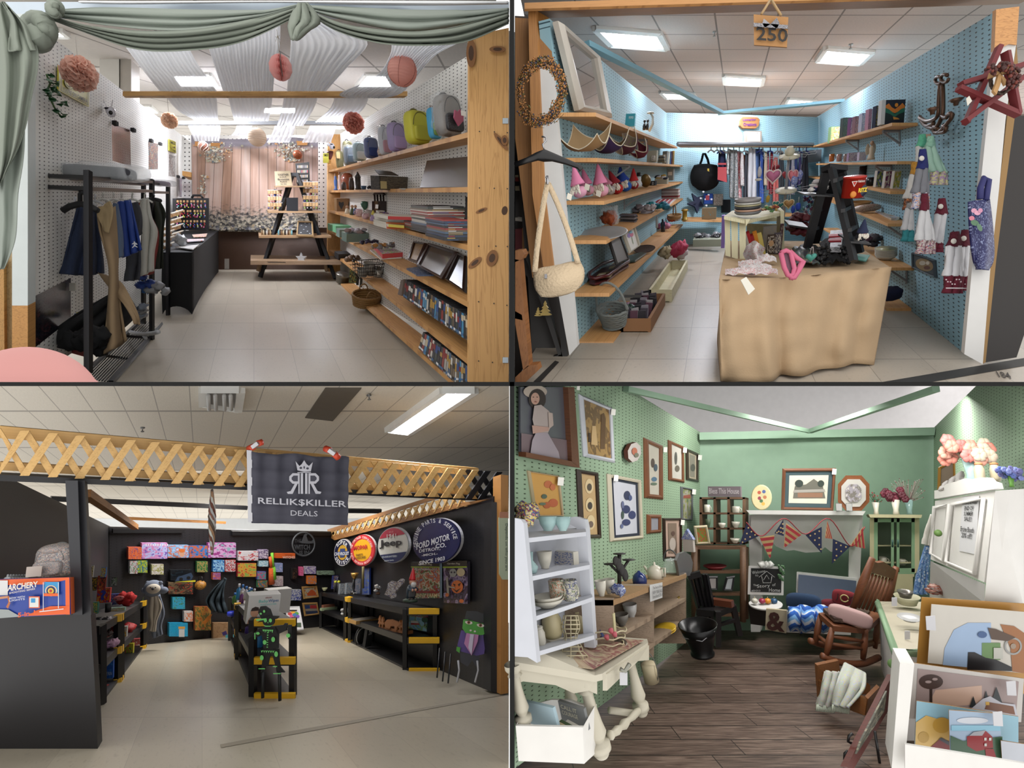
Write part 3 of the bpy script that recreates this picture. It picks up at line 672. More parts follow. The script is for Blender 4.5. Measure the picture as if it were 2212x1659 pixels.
# third shelf
M=P1(749,457,f=.8);o=bx('craft_box','kraft cardboard box with heart shaped windows','box',M,44,12,26,'8a6844');
for x in(-12,10):MB().prs([(x-6,-.5,14),(x,-.5,4),(x+6,-.5,14),(x+5,-.5,20),(x,-.5,18),(x-5,-.5,20)],(0,.3,0),'2d2f33').mk('window',o,M)
for x,y,c,h,l in((750,462,'d2c7b0',17,'white lace angel figurine'),(761,464,'4c5a3c',20,'figurine of a child in green on the third shelf'),(768,463,'3c4a78',19,'figurine of a child in blue beside the green one')):
 M=P1(x,y);o=lth('small_figurine',l,'figurine',M,[(0,0),(5.5,0),(5,3),(3.5,h*.55),(1.6,h*.68),(0,h*.7)],c);MB().bl((0,0,h*.84),h*.17,'b08a70',8).mk('head',o,M)
mug('pink flowered mug with its handle to the left',P1(776,467),15,14,prt(['e2c8c8','c890a0','e8dcd8'],5,1),side=-1)
mug('grey lidded mug behind the pink pig',P1(797,467,f=.6),18,12,mat('c2b8b4',.3),side=-1)
M=P1(790,474,f=.1);o=tag(MB().bl((0,0,6),(8,7,6.5),mat('d8b4b8',.35),12).mk('pig_ornament',M=M),'pink china pig on the third shelf','ornament');mb=MB()
for s in(-1,1):mb.bl((s*5,-2,11),(2,1.5,2.6),'d8b4b8',6)
mb.mk('ear',o,M);MB().bl((0,-7,6),(2.5,1.5,2),'c89aa0',6).mk('snout',o,M)
M=P1(806,477,f=.1);o=lth('chick_ornament','lilac and yellow figure with a pointed hat between pig and blue mug','ornament',M,Z(0,0,6.5,0,6.5,4,4.5,8,4,12,0,12),'a890b8');MB().la(Z(4,11,3.8,15,0,22),'d8c85a').mk('hat',o,M)
mug('black and white striped mug just behind the blue one',P1(822,474,f=.5),17,17,mat('d0ccc0',.3),side=-1)
mug('cobalt blue mug with little painted figures',P1(829,480,f=.15),19,19,prt(['27308a','2b3796','27308a','c05a4a','2b3796','d8c060'],4,2),side=-1)
lth('balloon_vase','teal green balloon shaped vase on a foot','vase',P1(788,457,f=.85),Z(0,0,3,0,2.5,4,6,9,8.5,15,6,20,0,21),mat('3f6a58',.25))
# hanging fireplace tool set
PW=lambda x,y:ARW.at(x,y,.03)
o=tg_('fireplace_tools','dark rack of small hanging tools with a white tag on the pegboard','tool set',PW(824,440));MB().tb([PW(812,421),PW(814,419),PW(834,419),PW(836,421)],.012,'2a211e').mk('rail',o)
for i,x in en((814,820,827,833)):MB().bar(PW(x,420),PW(x+1,436),.02,.02,'2c211d').bar(PW(x+1,436),PW(x+1,459),.07,.03,['3a1f18','7a5a3a','3a2a22','2a1c18'][i]).mk('hanging_tool',o)
price_tag(ARW,828,448,o,.8,off=.08)
# books and stacks of the third shelf
def pile(lb,name,cat,x0,x1,y0,y1,c,D,spine=None,skew=0,d=.55,extra=None):
 P=[at(x0,y0,D),at(x1,y0+skew,D),at(x1,y1+skew,D),at(x0,y1,D)];v=at(A.vx,A.vy,D+d)-at(A.vx,A.vy,D)
 o=MB().prs(P,v,as_mat(c),side='d8d2c4').mk(name);tag(o,lb,cat);return o
pile('orange book at the bottom of the pile on the third shelf','book','book',835,902,485,494,'c8602c',5.05,skew=2.5);pile('yellow spined book tucked into the pile of orange books','book','book',839,873,484,490,'cdbb48',5.0,skew=3)
pile('second orange book, on top of the yellow one','book','book',834,900,480,484,'d06a30',5.1,skew=2);pile('white book under the red ones','book','book',836,905,474,479,'d8d4d0',5.2,skew=2);o=pile('bright red album on top of the book pile','album','book',838,928,467,474,'b02a28',4.95,skew=3,d=.6)
CDL='{c} cd case, {i} from bottom '
stack(A,'cd_case','cd',CDL+'of the tallest back stack, third shelf','stacked cd cases on the third shelf',924,1003,474,9,3.0,4.15,.45,seed=1)
stack(A,'cd_case','cd',CDL+'of the middle stack, third shelf','stacked cd cases on the third shelf',926,978,505,9,3.1,4.15,.45,seed=2,jit=2)
stack(A,'cd_case','cd',CDL+'of the low stack beside orange books','stacked cd cases on the third shelf',902,938,499,6,2.8,4.6,.4,seed=3,jit=2)
stack(A,'cd_case','cd',CDL+'of the stack beside the front post','stacked cd cases on the third shelf',960,1011,520,13,3.3,3.72,.4,seed=4,jit=2)
tag(MB().prs(AT(1005,425,3.9,1012,425,3.9,1012,475,3.9,1005,475,3.9),(.05,.3,.1),'111114').mk('black_box'),'tall black box half hidden behind the front post','box')
# fourth shelf
for x,y,w,h,c,l in((730,499,32,13,'7dbb95','mint green box at the far end of the fourth shelf'),(742,503,34,14,'78c093','mint green box in front of the first one'),(752,513,38,16,'7d938c','grey green open box behind the one holding bags')):
 bx('plastic_box',l,'box',P1(x,y,f=.3),w,16,h,mat(c,.4))
M=P1(774,523,f=.25);o=bx('plastic_box','grey green box filled with small clear bags','box',M,52,22,17,mat('7a8f86',.4));rnd=Rn(5);mb=MB()
for k in rg(9):mb.bl((rnd.u(-20,22),rnd.u(4,18),18+rnd.u(0,4)),(7,5,4),['c9c0cc','b8b0b4','a08a88'][k%3],7,.5,k)
b_=mb.mk('bagged_contents',o,M);b_['kind']='stuff'
def clp(lb,name,cat,M,n,ex,r,cols,seed=0,stuff=False,flat=.6):
 rnd=Rn(seed);mb=MB()
 for k in rg(n):mb.bl((rnd.u(-ex[0],ex[0]),rnd.u(0,ex[1]),r*flat+rnd.u(0,ex[2])),(r*rnd.u(.7,1.2),r,r*flat),cols[k%len(cols)],7,.7,seed+k,3)
 o=tag(mb.mk(name,M=M),lb,cat);
 if stuff:o['kind']='stuff'
 return o
clp('dark purple tinsel garland on the fourth shelf','tinsel_garland','garland',P1(800,528),40,(18,12,5),2.8,['2e2440','3a2c4e','241c34'],2,True)
clp('crumpled clear bag with orange and yellow trinkets behind the magazines','trinket_bag','bag',P1(835,538,f=.5),14,(26,10,4),6,['8a8684','b07a3c','6a5f60','9a9696'],4)
def flo(name,lb,cat,lev,q,m,tk=.012,side=None,group=None,off=0):
 P=pps(lev,q);n=lev.n if lev.n.z<0 else-lev.n;P=[p+Vector((0,0,off))for p in P]
 o=MB().prs([p+Vector((0,0,tk))for p in P],(0,0,-tk),m,side,uvs=Z(0,1,1,1,1,0,0,0)).mk(name);return tag(o,lb,cat,group)
L4=A.level(653,AKF/464);L5=A.level(777,AKF/464);L6=A.level(824,AKF/431);L3=A.level(530,AKF/464)
MAG=lambda s:prt(['c03a3a','3f8fc0','e0c84a','4aa860','d8d0c8','c86a9a','2f5fa8'],5,s)
flo('magazine','thick bright comic book on top of the pair','magazine',L4,Z(808,541,864,540,882,556,826,561),MAG(1),.05,'c84848',off=.01)
flo('magazine','comic book peeping out under the bright one','magazine',L4,Z(799,541,858,541,868,558,822,561),MAG(2),.012,'d8d4cc')
flo('magazine','blue magazine lying in front of the large brown frame','magazine',L4,Z(878,582,910,578,938,596,902,597),prt(['4a5a78','8a8a92','6a6a74','3a4a6a'],3,2))
def leaner(lb,quad,Ds,m_frame,pic,fw=5,name='picture_frame'):
 pl=Plane(*[(q[0],q[1],d)for q,d in zip(quad,Ds)][:3]);return frm(name,lb,'picture frame',pl,quad,fw,m_frame,pic,tk=.012,off=.02)
DF=mat('2f1a14',.35)
leaner('small dark brown frame with a tan verse, on the fourth shelf',Z(897,523,925,528,907,571,884,563),[sh(897,.9),sh(925,.9),sh(907,.4),0],DF,prt(['8a6a44','6a4c30','9a7a50'],6,3),4)
leaner('large dark brown frame with a smoky glass, tilted back',Z(929,527,993,547,958,605,903,576),[sh(929,.9),sh(993,.9),sh(958,.35),0],DF,mat('4c4644',.12),5)
leaner('dark frame cut off by the front post',Z(993,549,1012,556,1008,634,966,606),[sh(993,.9),sh(1012,.9),sh(1008,.4),0],mat('221512',.35),mat('2e2a28',.12),4)
# fifth shelf
bx('black_box','flat black box at the far end of the fifth shelf','box',P1(744,561),26,20,12,'1e1d20')
clp('brown rustic dried seed pod','seed_pod','ornament',P1(762,566),6,(10,8,4),8,['6a5038','4f3a28'],7)
M=P1(803,602,f=.25);o=tg_('wire_basket','black wire basket holding grey pots','basket',M=M);mb=MB();W_,Dd,H_=30,26,32
for z in(1,8,15,22,29):
 s=.84+.16*z/29;mb.tb([(-W_*s,0,z),(W_*s,0,z),(W_*s,Dd,z),(-W_*s,Dd,z)],.5 if z<29 else.9,BLKMET,6,closed=True)
for i in rg(13):
 x=-W_+60*i/12
 for y in(0,Dd):mb.tb([(x*.84,y,1),(x,y,29)],.4,BLKMET,5)
for i in rg(5):
 y=Dd*i/4
 for s in(-1,1):mb.tb([(s*W_*.84,y,1),(s*W_,y,29)],.4,BLKMET,5)
mb.mk('wire_frame',o,M)
for s in(-1,1):MB().tb([(s*W_,4,29),(s*(W_+2),6,37),(s*(W_+2),18,37),(s*W_,20,29)],.8,BLKMET).mk('handle',o,M)
for x,y,z,w in((-14,12,2,22),(6,16,2,24),(16,8,2,24),(-2,10,14,24)):
 Mq=M@Matrix.Translation((x,y,z));p=bowl('grey stoneware pot in the wire basket, '+{(-14):'at its left',6:'at its back',16:'at its right',-2:'topmost'}[x],Mq,w,15,mat('8f8a82',.4),'grey pots in the wire basket',foot=.8,name='stoneware_pot',cat='pot')
MB().box((13,-1.5,12),(6,.5,8),'f0efe8').mk('price_tag',o,M)
ARD=A.side(874,AKF/(874-548)*1.0)
row_of_cases(A,ARF,(876,604),(1011,682),(871,642),(1011,737),32,(.26,.05,.0),DVDPAL,'{c} dvd spine, {i} from the left in the long row on the fifth shelf','dvd cases on the fifth shelf',seed=11)
o=MB().prs([ARF.at(866,605),ARF.at(872,603),ARF.at(867,639),ARF.at(859,636)],(.22,.05,0),'6a5a50').mk('dvd_case');tag(o,'brown dvd case leaning against the left end of the long row','dvd')
# lowest shelf
o=lth('cake_tin','round grey lidded tin on the lowest shelf','tin',P1(740,609,f=.2),Z(0,0,13,0,13.5,12,14,12,14,17,12,19,0,19.5),mat('77736a',.3,.7))
for i,(x,c,l)in en(((762,'5a7a50','green picture book facing out on the lowest shelf'),(772,'24221f','black book behind the green one'),(779,'3a3c34','dark olive book at the right of the three'))):
 bx('book',l,'book',P1(x,611+i*5,-.5,f=.3),15 if i==0 else 5,4,34-i*3,mat(c),prt(['5a7a50','a89a50','3a2a20'],2,4)if i==0 else None)
M=P1(800,668,f=.3);o=tg_('wicker_basket','oblong wicker basket with two hooped handles on the lowest shelf','basket',M=M);WK=wood('8d6a3c','5a3e20',3)
mb=MB()
for z in rg(5):
 for q in rg(2):
  mb.tb([((24+z*.9)*cos(a),18+(17+z)*sin(a),3+z*4.5+1.2*sin(a*14+q*pi+z*1.5))for a in[2*pi*k/64 for k in rg(64)]],2.2,WK,6,closed=True)
mb.la(Z(0,1,24,1),WK,24,c=(0,18,0),sy=.72);mb.mk('woven_body',o,M)
for y in(2,34):MB().tb([(9*cos(a),y,22+14*sin(a))for a in[pi*k/10 for k in rg(11)]],1.2,WK).mk('handle',o,M)
row_of_cases(A,ARF,(914,716),(1010,792),(904,753),(1010,855),22,(.26,.05,.0),DVDPAL,'{c} dvd spine, {i} from the left in the row on the lowest shelf','dvd cases on the lowest shelf',clip=825,seed=12)
# -- back of the booth: printed backdrop, ladder display, black table
m,nt,bsdf=newmat('printed_backdrop');uv,u,v=uvxy(nt)
su=nmath(nt,'MULTIPLY',u,15.0);wn=NN(nt,'ShaderNodeTexWhiteNoise');wn.noise_dimensions='1D';LK(nt,nmath(nt,'FLOOR',su),wn.inputs['W'])
mp=NN(nt,'ShaderNodeMapping');IN(mp,'Scale',(30,1.6,1));LK(nt,uv.outputs[0],mp.inputs[0])
n=NN(nt,'ShaderNodeTexNoise');IN(n,'Scale',1.5);IN(n,'Detail',4);LK(nt,mp.outputs[0],n.inputs[0])
c=ramp(nt,nmath(nt,'ADD',nmath(nt,'MULTIPLY',wn.outputs[0],.45),nmath(nt,'MULTIPLY',n.outputs[0],.6)),[(.15,'8a6650'),(.4,'b08d78'),(.6,'c4a595'),(.8,'cdbab0'),(1,'a59494')])
c=mix(nt,nmath(nt,'LESS_THAN',nmath(nt,'FRACT',su),.05),c,lin('5f4d42'))
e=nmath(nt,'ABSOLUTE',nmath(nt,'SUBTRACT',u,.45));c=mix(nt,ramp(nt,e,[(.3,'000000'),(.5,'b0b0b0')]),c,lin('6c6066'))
n2=NN(nt,'ShaderNodeTexNoise');IN(n2,'Scale',34);IN(n2,'Detail',6);LK(nt,uv.outputs[0],n2.inputs[0])
fl=ramp(nt,n2.outputs[0],[(.3,'2f2d30'),(.46,'585450'),(.52,'8c8676'),(.62,'c8c0ac')])
low=nmath(nt,'ADD',v,nmath(nt,'MULTIPLY',nmath(nt,'SUBTRACT',n2.outputs[0],.5),.45));c=mix(nt,ramp(nt,low,[(.13,'ffffff'),(.27,'000000')]),c,fl)
c=mix(nt,ramp(nt,v,[(.88,'000000'),(.93,'ffffff')]),c,lin('8f8a94'));LK(nt,c,bsdf.inputs['Base Color']);IN(bsdf,'Roughness',.75)
BD=A.frt(10.42)
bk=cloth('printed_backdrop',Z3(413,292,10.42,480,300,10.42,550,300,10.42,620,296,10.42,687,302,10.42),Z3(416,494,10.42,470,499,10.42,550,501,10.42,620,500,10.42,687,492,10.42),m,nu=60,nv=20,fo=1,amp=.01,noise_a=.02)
tag(bk,'wide cloth backdrop printed with weathered planks and white flowers','backdrop')
rnd=Rn(9);FL=[]
def bouquet(cx,cy,n,sx,sy,tri):
 for k in rg(n):
  t=rnd.random();x=cx+rnd.gauss(0,sx)*(1-t*tri);y=cy+t*sy;r=rnd.u(.9,3.2)if rnd.random()<.35 else rnd.u(.5,1.4)
  if 414<x<686:FL.append((mat(rnd.choice(['d8d2c0','e2ddd0','b8b49c','8a8f86','7c8488','c99a6a','cdd0c8','9da08e']),.8),ell(x,y,r,r*rnd.u(.6,1),7,rot=rnd.random()*3)))
bouquet(465,310,330,26,42,.75);bouquet(630,308,330,30,42,.7);bouquet(440,380,70,4,40,0)
for k in rg(420):
 x=rnd.u(448,684);h=rnd.random()**1.6*40+(14*sin(x*.09)if rnd.random()<.3 else 0);r=rnd.u(.6,1.6)if h>12 or rnd.random()<.6 else rnd.u(2,4)
 y=min(496,497-h)
 FL.append((mat(rnd.choice(['c8bfa8','a8a294','8a8a90','66686c','d4c8b4','b09c7c','5a5a62']),.8),ell(x,y,r,r*rnd.u(.6,1),7)))
FL+=[('b8824a',rc(424,308,435,318)),('b8824a',rc(458,311,478,318)),('c08a50',rc(643,307,666,316))]
fo=dcl('printed_flowers',BD,FL,bk,off=.035,step=.00001);fo['kind']='stuff'
o=MB().prs(pps(BD,Z(395,370,414,373,414,384,395,380),.02),(0,.2,0),PINE).mk('wood_block');tag(o,'short pine block fixed at the far left wall beside the backdrop','block')
o=slab('floor_outlet',A.frt(10.55),rc(485,559,495,581),.01,'9a948a');tag(o,'grey power outlet plate low on the brown wall','outlet')
# ladder display
LD=9.4;lad=tg_('ladder_display','black A-frame ladder with wooden shelves in front of the backdrop','display stand',at(640,600,LD));LB=mat('1c1d21',.5)
for a,c,d in(((562,599),(631,378),0),((724,602),(643,378),0),((569,580),(626,400),.55),((706,580),(650,398),.55)):
 MB().bar(at(a[0],a[1],LD+d),at(c[0],c[1],LD+d*.2),.07,.05,LB).mk('leg',lad)
MB().bar(at(628,378,LD),at(646,378,LD),.05,.06,LB).mk('top_rung',lad)
OW=OLDWOOD
for x0,x1,y,t,dd in((595,674,401,3.5,.5),(579,696,456,4,.6),(559,716,509,5,.6)):
 MB().prs([at(x0,y,LD-.2),at(x1,y+.5,LD-.2),at(x1,y+t,LD-.2),at(x0,y+t,LD-.2)],at(A.vx,A.vy,LD+dd)-at(A.vx,A.vy,LD-.1),wood('9a7a55','6a4c2e',1.4)).mk('shelf_board',lad)
o=MB().prs(AT(541,563,9.1,737,565,9.1,737,572,9.1,541,572,9.1),at(A.vx,A.vy,9.9)-at(A.vx,A.vy,9.1),OLDWOOD).mk('low_bench');tag(o,'low rustic plank bench under the ladder display','bench')
for x in(561,703):MB().bar(at(x,572,9.3),at(x+(3 if x>600 else-3),586,9.3),.05,.05,OLDWOOD).mk('leg',o)
S1=A.frt(9.35)
o=slab('wooden_sign',S1,Z(593,370,627,369,632,402,595,402),.03,'b9a886');tag(o,'square pale wood sign with a wreath and lettering on the top ladder shelf','sign')
tx_('lettering',S1,Z(600,376,623,375,626,399,600,399),['TOGETHER',('IS OUR',.6,.7),'favorite',('PLACE',.6,.8),('to be',.5,.8)],'2c2620',o)
S2=A.frt(9.6);o=slab('pen_case',S2,Z(638,353,668,350,670,400,643,402),.05,'17140f');tag(o,'dark framed case of pens on the top ladder shelf','display case')
pens=[]
rnd=Rn(4)
for r_ in rg(4):
 pens.append(('3a3632',[(641,357+r_*10.5),(666,355+r_*10.5),(666,364+r_*10.5),(641,366+r_*10.5)]))
 for k in rg(8):pens.append((mat(rnd.choice(['b8a080','8a8a90','a08060','6a5a5a','a83240','c8c0b8']),.4),rc(642.5+3*k,357.5+r_*10.5,644.3+3*k,363+r_*10.5)))
dcl('pens',S2,pens,o,step=.0004)
def card_rack(lb,x0,x1,y0,y1,D,rows,cols,seed,post=True,beads=True):
 rnd=Rn(seed);o=tg_('card_rack',lb,'jewellery rack',at((x0+x1)/2,y1,D))
 MB().bar(at((x0+x1)/2,y0-2,D+.04),at((x0+x1)/2,y1,D+.04),.03,.03,BLACK).mk('stand',o);mb=MB();be=MB()
 for r_ in rg(rows):
  y=lp(y0,y1,r_/rows);MB().bar(at(x0-1,y,D+.02),at(x1+1,y,D+.02),.01,.01,'c8c8cc').mk('wire',o)
  for c_ in rg(cols):
   x=lp(x0,x1,c_/cols);w=(x1-x0)/cols*.82;h=(y1-y0)/rows
   MB().box(at(x+w/2,y+h*.3,D),(w/F*D,.01,h*.55/F*D),rnd.choice(['b08c5c','a88254','c09c6c'])).mk('earring_card',o)
   if beads:be.bl(at(x+w/2+rnd.u(-1,1),y+h*.8,D),.012,rnd.choice(['a03a4a','3a4a9a','8ac04a','c0c0c8','2a2a30','c08a3a']),5)
 if beads:q=be.mk('beads',o);q['kind']='stuff'
 return o
card_rack('rack of tan earring cards at the left of the ladder shelf',579,609,411,452,9.3,3,5,1)
card_rack('rack of tan earring cards at the right of the ladder shelf',655,688,393,452,9.3,4,5,2)
o=slab('velvet_board',A.frt(9.25),rc(619,427,644,457),.03,mat('0e0e14',.9));tag(o,'black velvet display board in the middle of the ladder','board')
LBp=Plane((640,511,9.15),(678,512,9.15),(643,478,9.35));frm('letter_board','wood framed black board with silver pins on the ladder','board',LBp,Z(643,478,676,479,678,512,640,511),3,'b89a70','101014',tk=.02,
art=[(mat('c8ccd0',.3,.8),rc(x,y,x+3,y+1))for x,y in Z(650,487,660,490,667,484,655,496,663,500,649,503,668,505,658,483)])
o=tag(MB().prs([at(x,y,9.2)for x,y in Z(650,545,653,553,662,553,656,559,659,567,650,563,641,567,644,559,638,553,647,553)],(0,.04,0),glass('c8c8c8',.55)).mk('glass_star'),'clear glass star on the plank bench','ornament')
o=tag(MB().prs(AT(579,561,9.3,614,561,9.3,617,566,9.1,578,566,9.1),(0,0,-.01),prt(['c8c8d8','8a8ab0','e0e0e8'],4,1)).mk('leaflet'),'pale printed leaflet on the plank bench','leaflet')
rnd=Rn(8);cols=['8a6a48','c8b898','3a3430','d8d4cc','6a4a30','b8a078','7ab8c8','5a5048']
for k in rg(15):
 x=566+k*3.6+(14 if k>5 else 0)
 tag(MB().la(Z(0,0,.013,0,.013,.06,.006,.075,.006,.09,0,.09),cols[k%8],8).mk('tiny_bottle',M=Matrix.Translation(at(x,508,9.35))),f'tiny corked bottle, {ordn(k)} from the left behind the third ladder shelf','bottle','tiny bottles along the third ladder shelf')
# black cloth table
TB=tg_('draped_table','long table under a tight black stretch cloth by the left wall','table',at(400,680,6.8));TC=mat('0d0e12',.85)
def tq(pts):return[at(*p)for p in pts]
MB().add(tq(Z3(350,545,6.75,415,545,6.75,472,498,10.3,384,498,10.3)),[[0,1,2,3]],TC).mk('table_top',TB)
R=[]
for j in rg(11):
 v=j/10;r=[]
 for path,nn in((Z3(348,545,6.75,415,545,6.75),8),(Z3(415,545,6.75,472,498,10.3),12)):
  for i in rg(nn+(path[1][0]==472)):
   u=i/nn;D=1/lp(1/path[0][2],1/path[1][2],u);x=lp(path[0][0],path[1][0],u);y0=lp(path[0][1],path[1][1],u)
   fy=412+1802/D+.5;arch=sin(pi*u)**.7*(18 if nn==8 else 10);pin=-.0
   xx=x+(sin(pi*v)*-2 if nn==8 else 0)+(3 if nn==8 and u==0 else 0)
   r.append(at(xx,lp(y0,fy-arch*(6.7/D),v),D))
 R.append(r)
MB().grid(R,TC).mk('stretch_cover',TB)
TL=A.level(545,6.75)
# display case with earrings
o=tg_('earring_case','open black folding case of hanging earrings on the black table','display case',at(415,498,9.6));Cp=A.frt(9.7)
slab('case_back',Cp,Z(400,428,451,428,451,497,400,497),.08,BLACK,o);Cs=Plane((379,500,9.2),(400,497,9.7),(379,430,9.2));slab('case_wing',Cs,Z(380,429,400,428,400,497,380,500),.05,BLACK,o)
MB().tb([at(x,y,9.72)for x,y in Z(414,428,418,422,434,422,438,428)],.02,BLACK).mk('handle',o)
rnd=Rn(2);mb=MB()
for r_,y in en((435,456,478)):
 for k in rg(9):
  x=383+k*7.3+rnd.u(-1,1);D=9.1+.5*min(1,(x-380)/20)if x<400 else 9.62
  MB().box(at(x,y,D),(.03,.008,.035),'b48e60').mk('earring_card',o)
  for q in rg(4):mb.bl(at(x+rnd.u(-2,2),y+5+q*2.6,D-.01),.011,rnd.choice(['b02a3a','2a4aa0','c8d04a','c0c0c8','4aa0a0','d86aa0','a8b0b8','8a3a2a']),5)
q=mb.mk('beads',o);q['kind']='stuff'
def side_rack(lb,x0,x1,yt,yb,D0_,D1_,seed):
 o=tg_('card_stand',lb,'jewellery rack',at(x0,yb,D0_));rnd=Rn(seed)
 pl=Plane((x0,yb,D0_),(x0,yt,D0_),(x1,yb,D1_))
 for r_ in rg(4):
  for c_ in rg(4):
   u0=c_/4;u1=u0+.2;y0=lp(yt,yb,r_/4);h=(yb-yt)/4*.6;sl=-8
   q=[(lp(x0,x1,u0),y0+sl*u0),(lp(x0,x1,u1),y0+sl*u1),(lp(x0,x1,u1),y0+h+sl*u1),(lp(x0,x1,u0),y0+h+sl*u0)]
   slab('tan_card',pl,q,.01,'ad875a',o)
  MB().bar(pl.at(x0,lp(yt,yb,r_/4)-1,.02),pl.at(x1,lp(yt,yb,r_/4)-9,.02),.015,.015,'d0c8b8').mk('ledge',o)
 return o
side_rack('stand of tan cards at the front of the black table',350,372,492,545,6.9,7.6,1);side_rack('stand of tan cards behind the first, beside the earring case',366,392,462,522,7.6,8.6,2)
for q,c,l in((Z(378,538,424,534,430,533,417,544),'c8c6c4','white sheet lying at the front of the black table'),(Z(403,521,440,520,441,524,405,527),'aeb0bc','clear strip of blue cards on the black table'),(Z(415,511,448,508,445,515,418,516),'c0b4b8','fan of striped leaflets on the black table')):
 flo('paper_sheet',l,'paper',TL,q,prt([c,'d8c8b0','c07860',c],5,2)if c!='c8c6c4' else mat(c),off=.02)
clp('crumpled clear plastic bag on the black table','plastic_bag','bag',A.pose(391,531,7.2),5,(7,5,8),9,[mat('b4b8bc',.2)],3,flat=1)
# -- left wall
def on_left(lb,name,cat,q,m,tk=.015,off=.02,**k):return flatpack(name,lb,cat,AL,q,tk,m,**k)
YS=mat('b7b030',.45)
def smile_sign(lb,q,words=True):
 o=slab('camera_sign',AL,q,.01,YS,off=.02);tag(o,lb,'sign');B=lambda u,v:(lp(lp(q[0][0],q[1][0],u),lp(q[3][0],q[2][0],u),v),lp(lp(q[0][1],q[1][1],u),lp(q[3][1],q[2][1],u),v))
 tx_('lettering',AL,[B(.12,.1),B(.88,.1),B(.88,.32),B(.12,.32)],['SMILE'],'1c1a16',o,off=.026);tx_('lettering',AL,[B(.1,.76),B(.92,.76),B(.92,.92),B(.1,.92)],["YOU'RE ON CAMERA"],'1c1a16',o,off=.026,bold=.02)
 pr=[]
 for a_ in(((.05,.04),(.95,.04),(.95,.055),(.05,.055)),((.05,.945),(.95,.945),(.95,.96),(.05,.96)),((.05,.04),(.065,.04),(.065,.96),(.05,.96)),((.935,.04),(.95,.04),(.95,.96),(.935,.96))):pr.append(('1c1a16',[B(*x)for x in a_]))
 pr+=[('1c1a16',[B(.3+.15*cos(a),.55+.18*sin(a))for a in[k*pi/10 for k in rg(20)]]),(YS,[B(.3+.135*cos(a),.55+.16*sin(a))for a in[k*pi/10 for k in rg(20)]]),
 ('1c1a16',[B(.26+.015*cos(a),.5+.03*sin(a))for a in[k*pi/4 for k in rg(8)]]),('1c1a16',[B(.34+.015*cos(a),.5+.03*sin(a))for a in[k*pi/4 for k in rg(8)]]),
 ('1c1a16',[B(.3+.09*cos(a),.58+.08*sin(a))for a in[k*pi/8 for k in rg(9)]]+[B(.3+.08*cos(a),.57+.06*sin(a))for a in[k*pi/8 for k in rg(8,-1,-1)]]),
 ('1c1a16',[B(.58,.5),B(.78,.46),B(.8,.58),B(.6,.62)]),('a83a2a',[B(.62+.03*cos(a),.57+.03*sin(a))for a in[k*pi/4 for k in rg(8)]])]
 dcl('sign_print',AL,pr,o,off=.024,step=.0004);return o
smile_sign('large yellow camera warning sign behind the dusty pink pompom',Z(120,140,187,172,186,230,119,194));smile_sign('small yellow warning sign far along the left wall',Z(362,300,377,306,378,331,362,325))
def poster(lb,q,m,clips=True,wrap=False):
 o=on_left(lb,'poster','poster',q,m,.01);
 if clips:
  for p in(q[0],q[1]):MB().box(AL.at(p[0],p[1]-1,.03),(.04,.04,.04),'1a1a1c').mk('binder_clip',o)
 return o
poster('dark poster of orange blooms in a plastic sleeve on the left wall',Z(241,266,281,281,283,360,243,347),prt(['3c2c30','6a3428','a05040','4a3c40','8a6a5a','584048'],3,7,rough=.15))
poster('poster of a teal seahorse among orange leaves',Z(321,304,341,311,341,366,321,366),prt(['1c2a40','2a6a78','a8542c','1c3048','c8a070','3a8a8a'],4,8))
poster('narrow grey poster below the small yellow sign',Z(365,333,379,337,379,382,364,381),prt(['c8c4c0','7a5a48','3a3432','b08070','d8d4d0'],4,9),clips=False)
poster('pale pink and blue feather print low behind the clothes rack',Z(381,382,393,385,393,427,381,423),prt(['b8a8b0','8a9ab0','c89aa0','9a90a0'],4,3))
poster('dark space scene poster at the foot of the left wall',Z(74,640,153,600,153,690,74,752),prt(['0c0a10','1a1420','0e1018','3a2428','14182a','0a080c','5a3038'],2,4,rough=.25),clips=False)
# ivy
IV=mat('1f4a2a',.4);o=tg_('ivy_sprig','sprig of artificial ivy stuck in the left pegboard','plant',AL.at(95,200));MB().tb([AL.at(x,y,.04)for x,y in Z(84,158,92,178,84,196,94,214,106,238,118,250)],.006,'4a6a3a').mk('stem',o)
for k,(x,y)in en(((90,160),(101,176),(84,172),(80,192),(92,184),(104,199),(94,212),(110,220),(119,220),(102,236),(116,246),(83,200),(97,190))):
 a0=k*1.7;P=[]
 for i in rg(10):
  r=(7.5 if i%2==0 else 3.6)*(1.1 if i==0 else.9);a=a0+i*pi/5;P.append(AL.at(x+r*cos(a),y+r*sin(a),.05+.02*sin(i*2+k)))
 MB().add([AL.at(x,y,.07)]+P,[[0,1+i,1+(i+1)%10]for i in rg(10)],IV).mk('leaf',o)
def sec_cam(lb,px,py,D,s):
 M=A.pose(px,py,D,sc=s);o=tg_('security_camera',lb,'camera',M=M);MB().la(Z(6,-1,6,2,4,4,0,4),'dcdce4',16,ax='y',c=(-8,6,6)).mk('wall_mount',o,M)
 MB().bl((2,0,0),(9,9,11),mat('d4d4e0',.25),12).mk('housing',o,M);MB().bl((6,-7,-4),(4.2,3.2,4.6),mat('0c0c10',.1),10).mk('lens',o,M);MB().box((-2,-7.4,5),(8,3,3.5),'2a2a30').mk('sensor_window',o,M)
 for x0,x1 in((-8,-16),(-1,4)):MB().bar((x0,3,8),(x1,3,26),1.6,1.2,'e0e0e8').mk('antenna',o,M)
 return o
sec_cam('white security camera with two antennas on the left pegboard',238,242,5.2,1.0);sec_cam('white security camera on the pine panel at the far end of the shelves',716,316,10.1,.62)
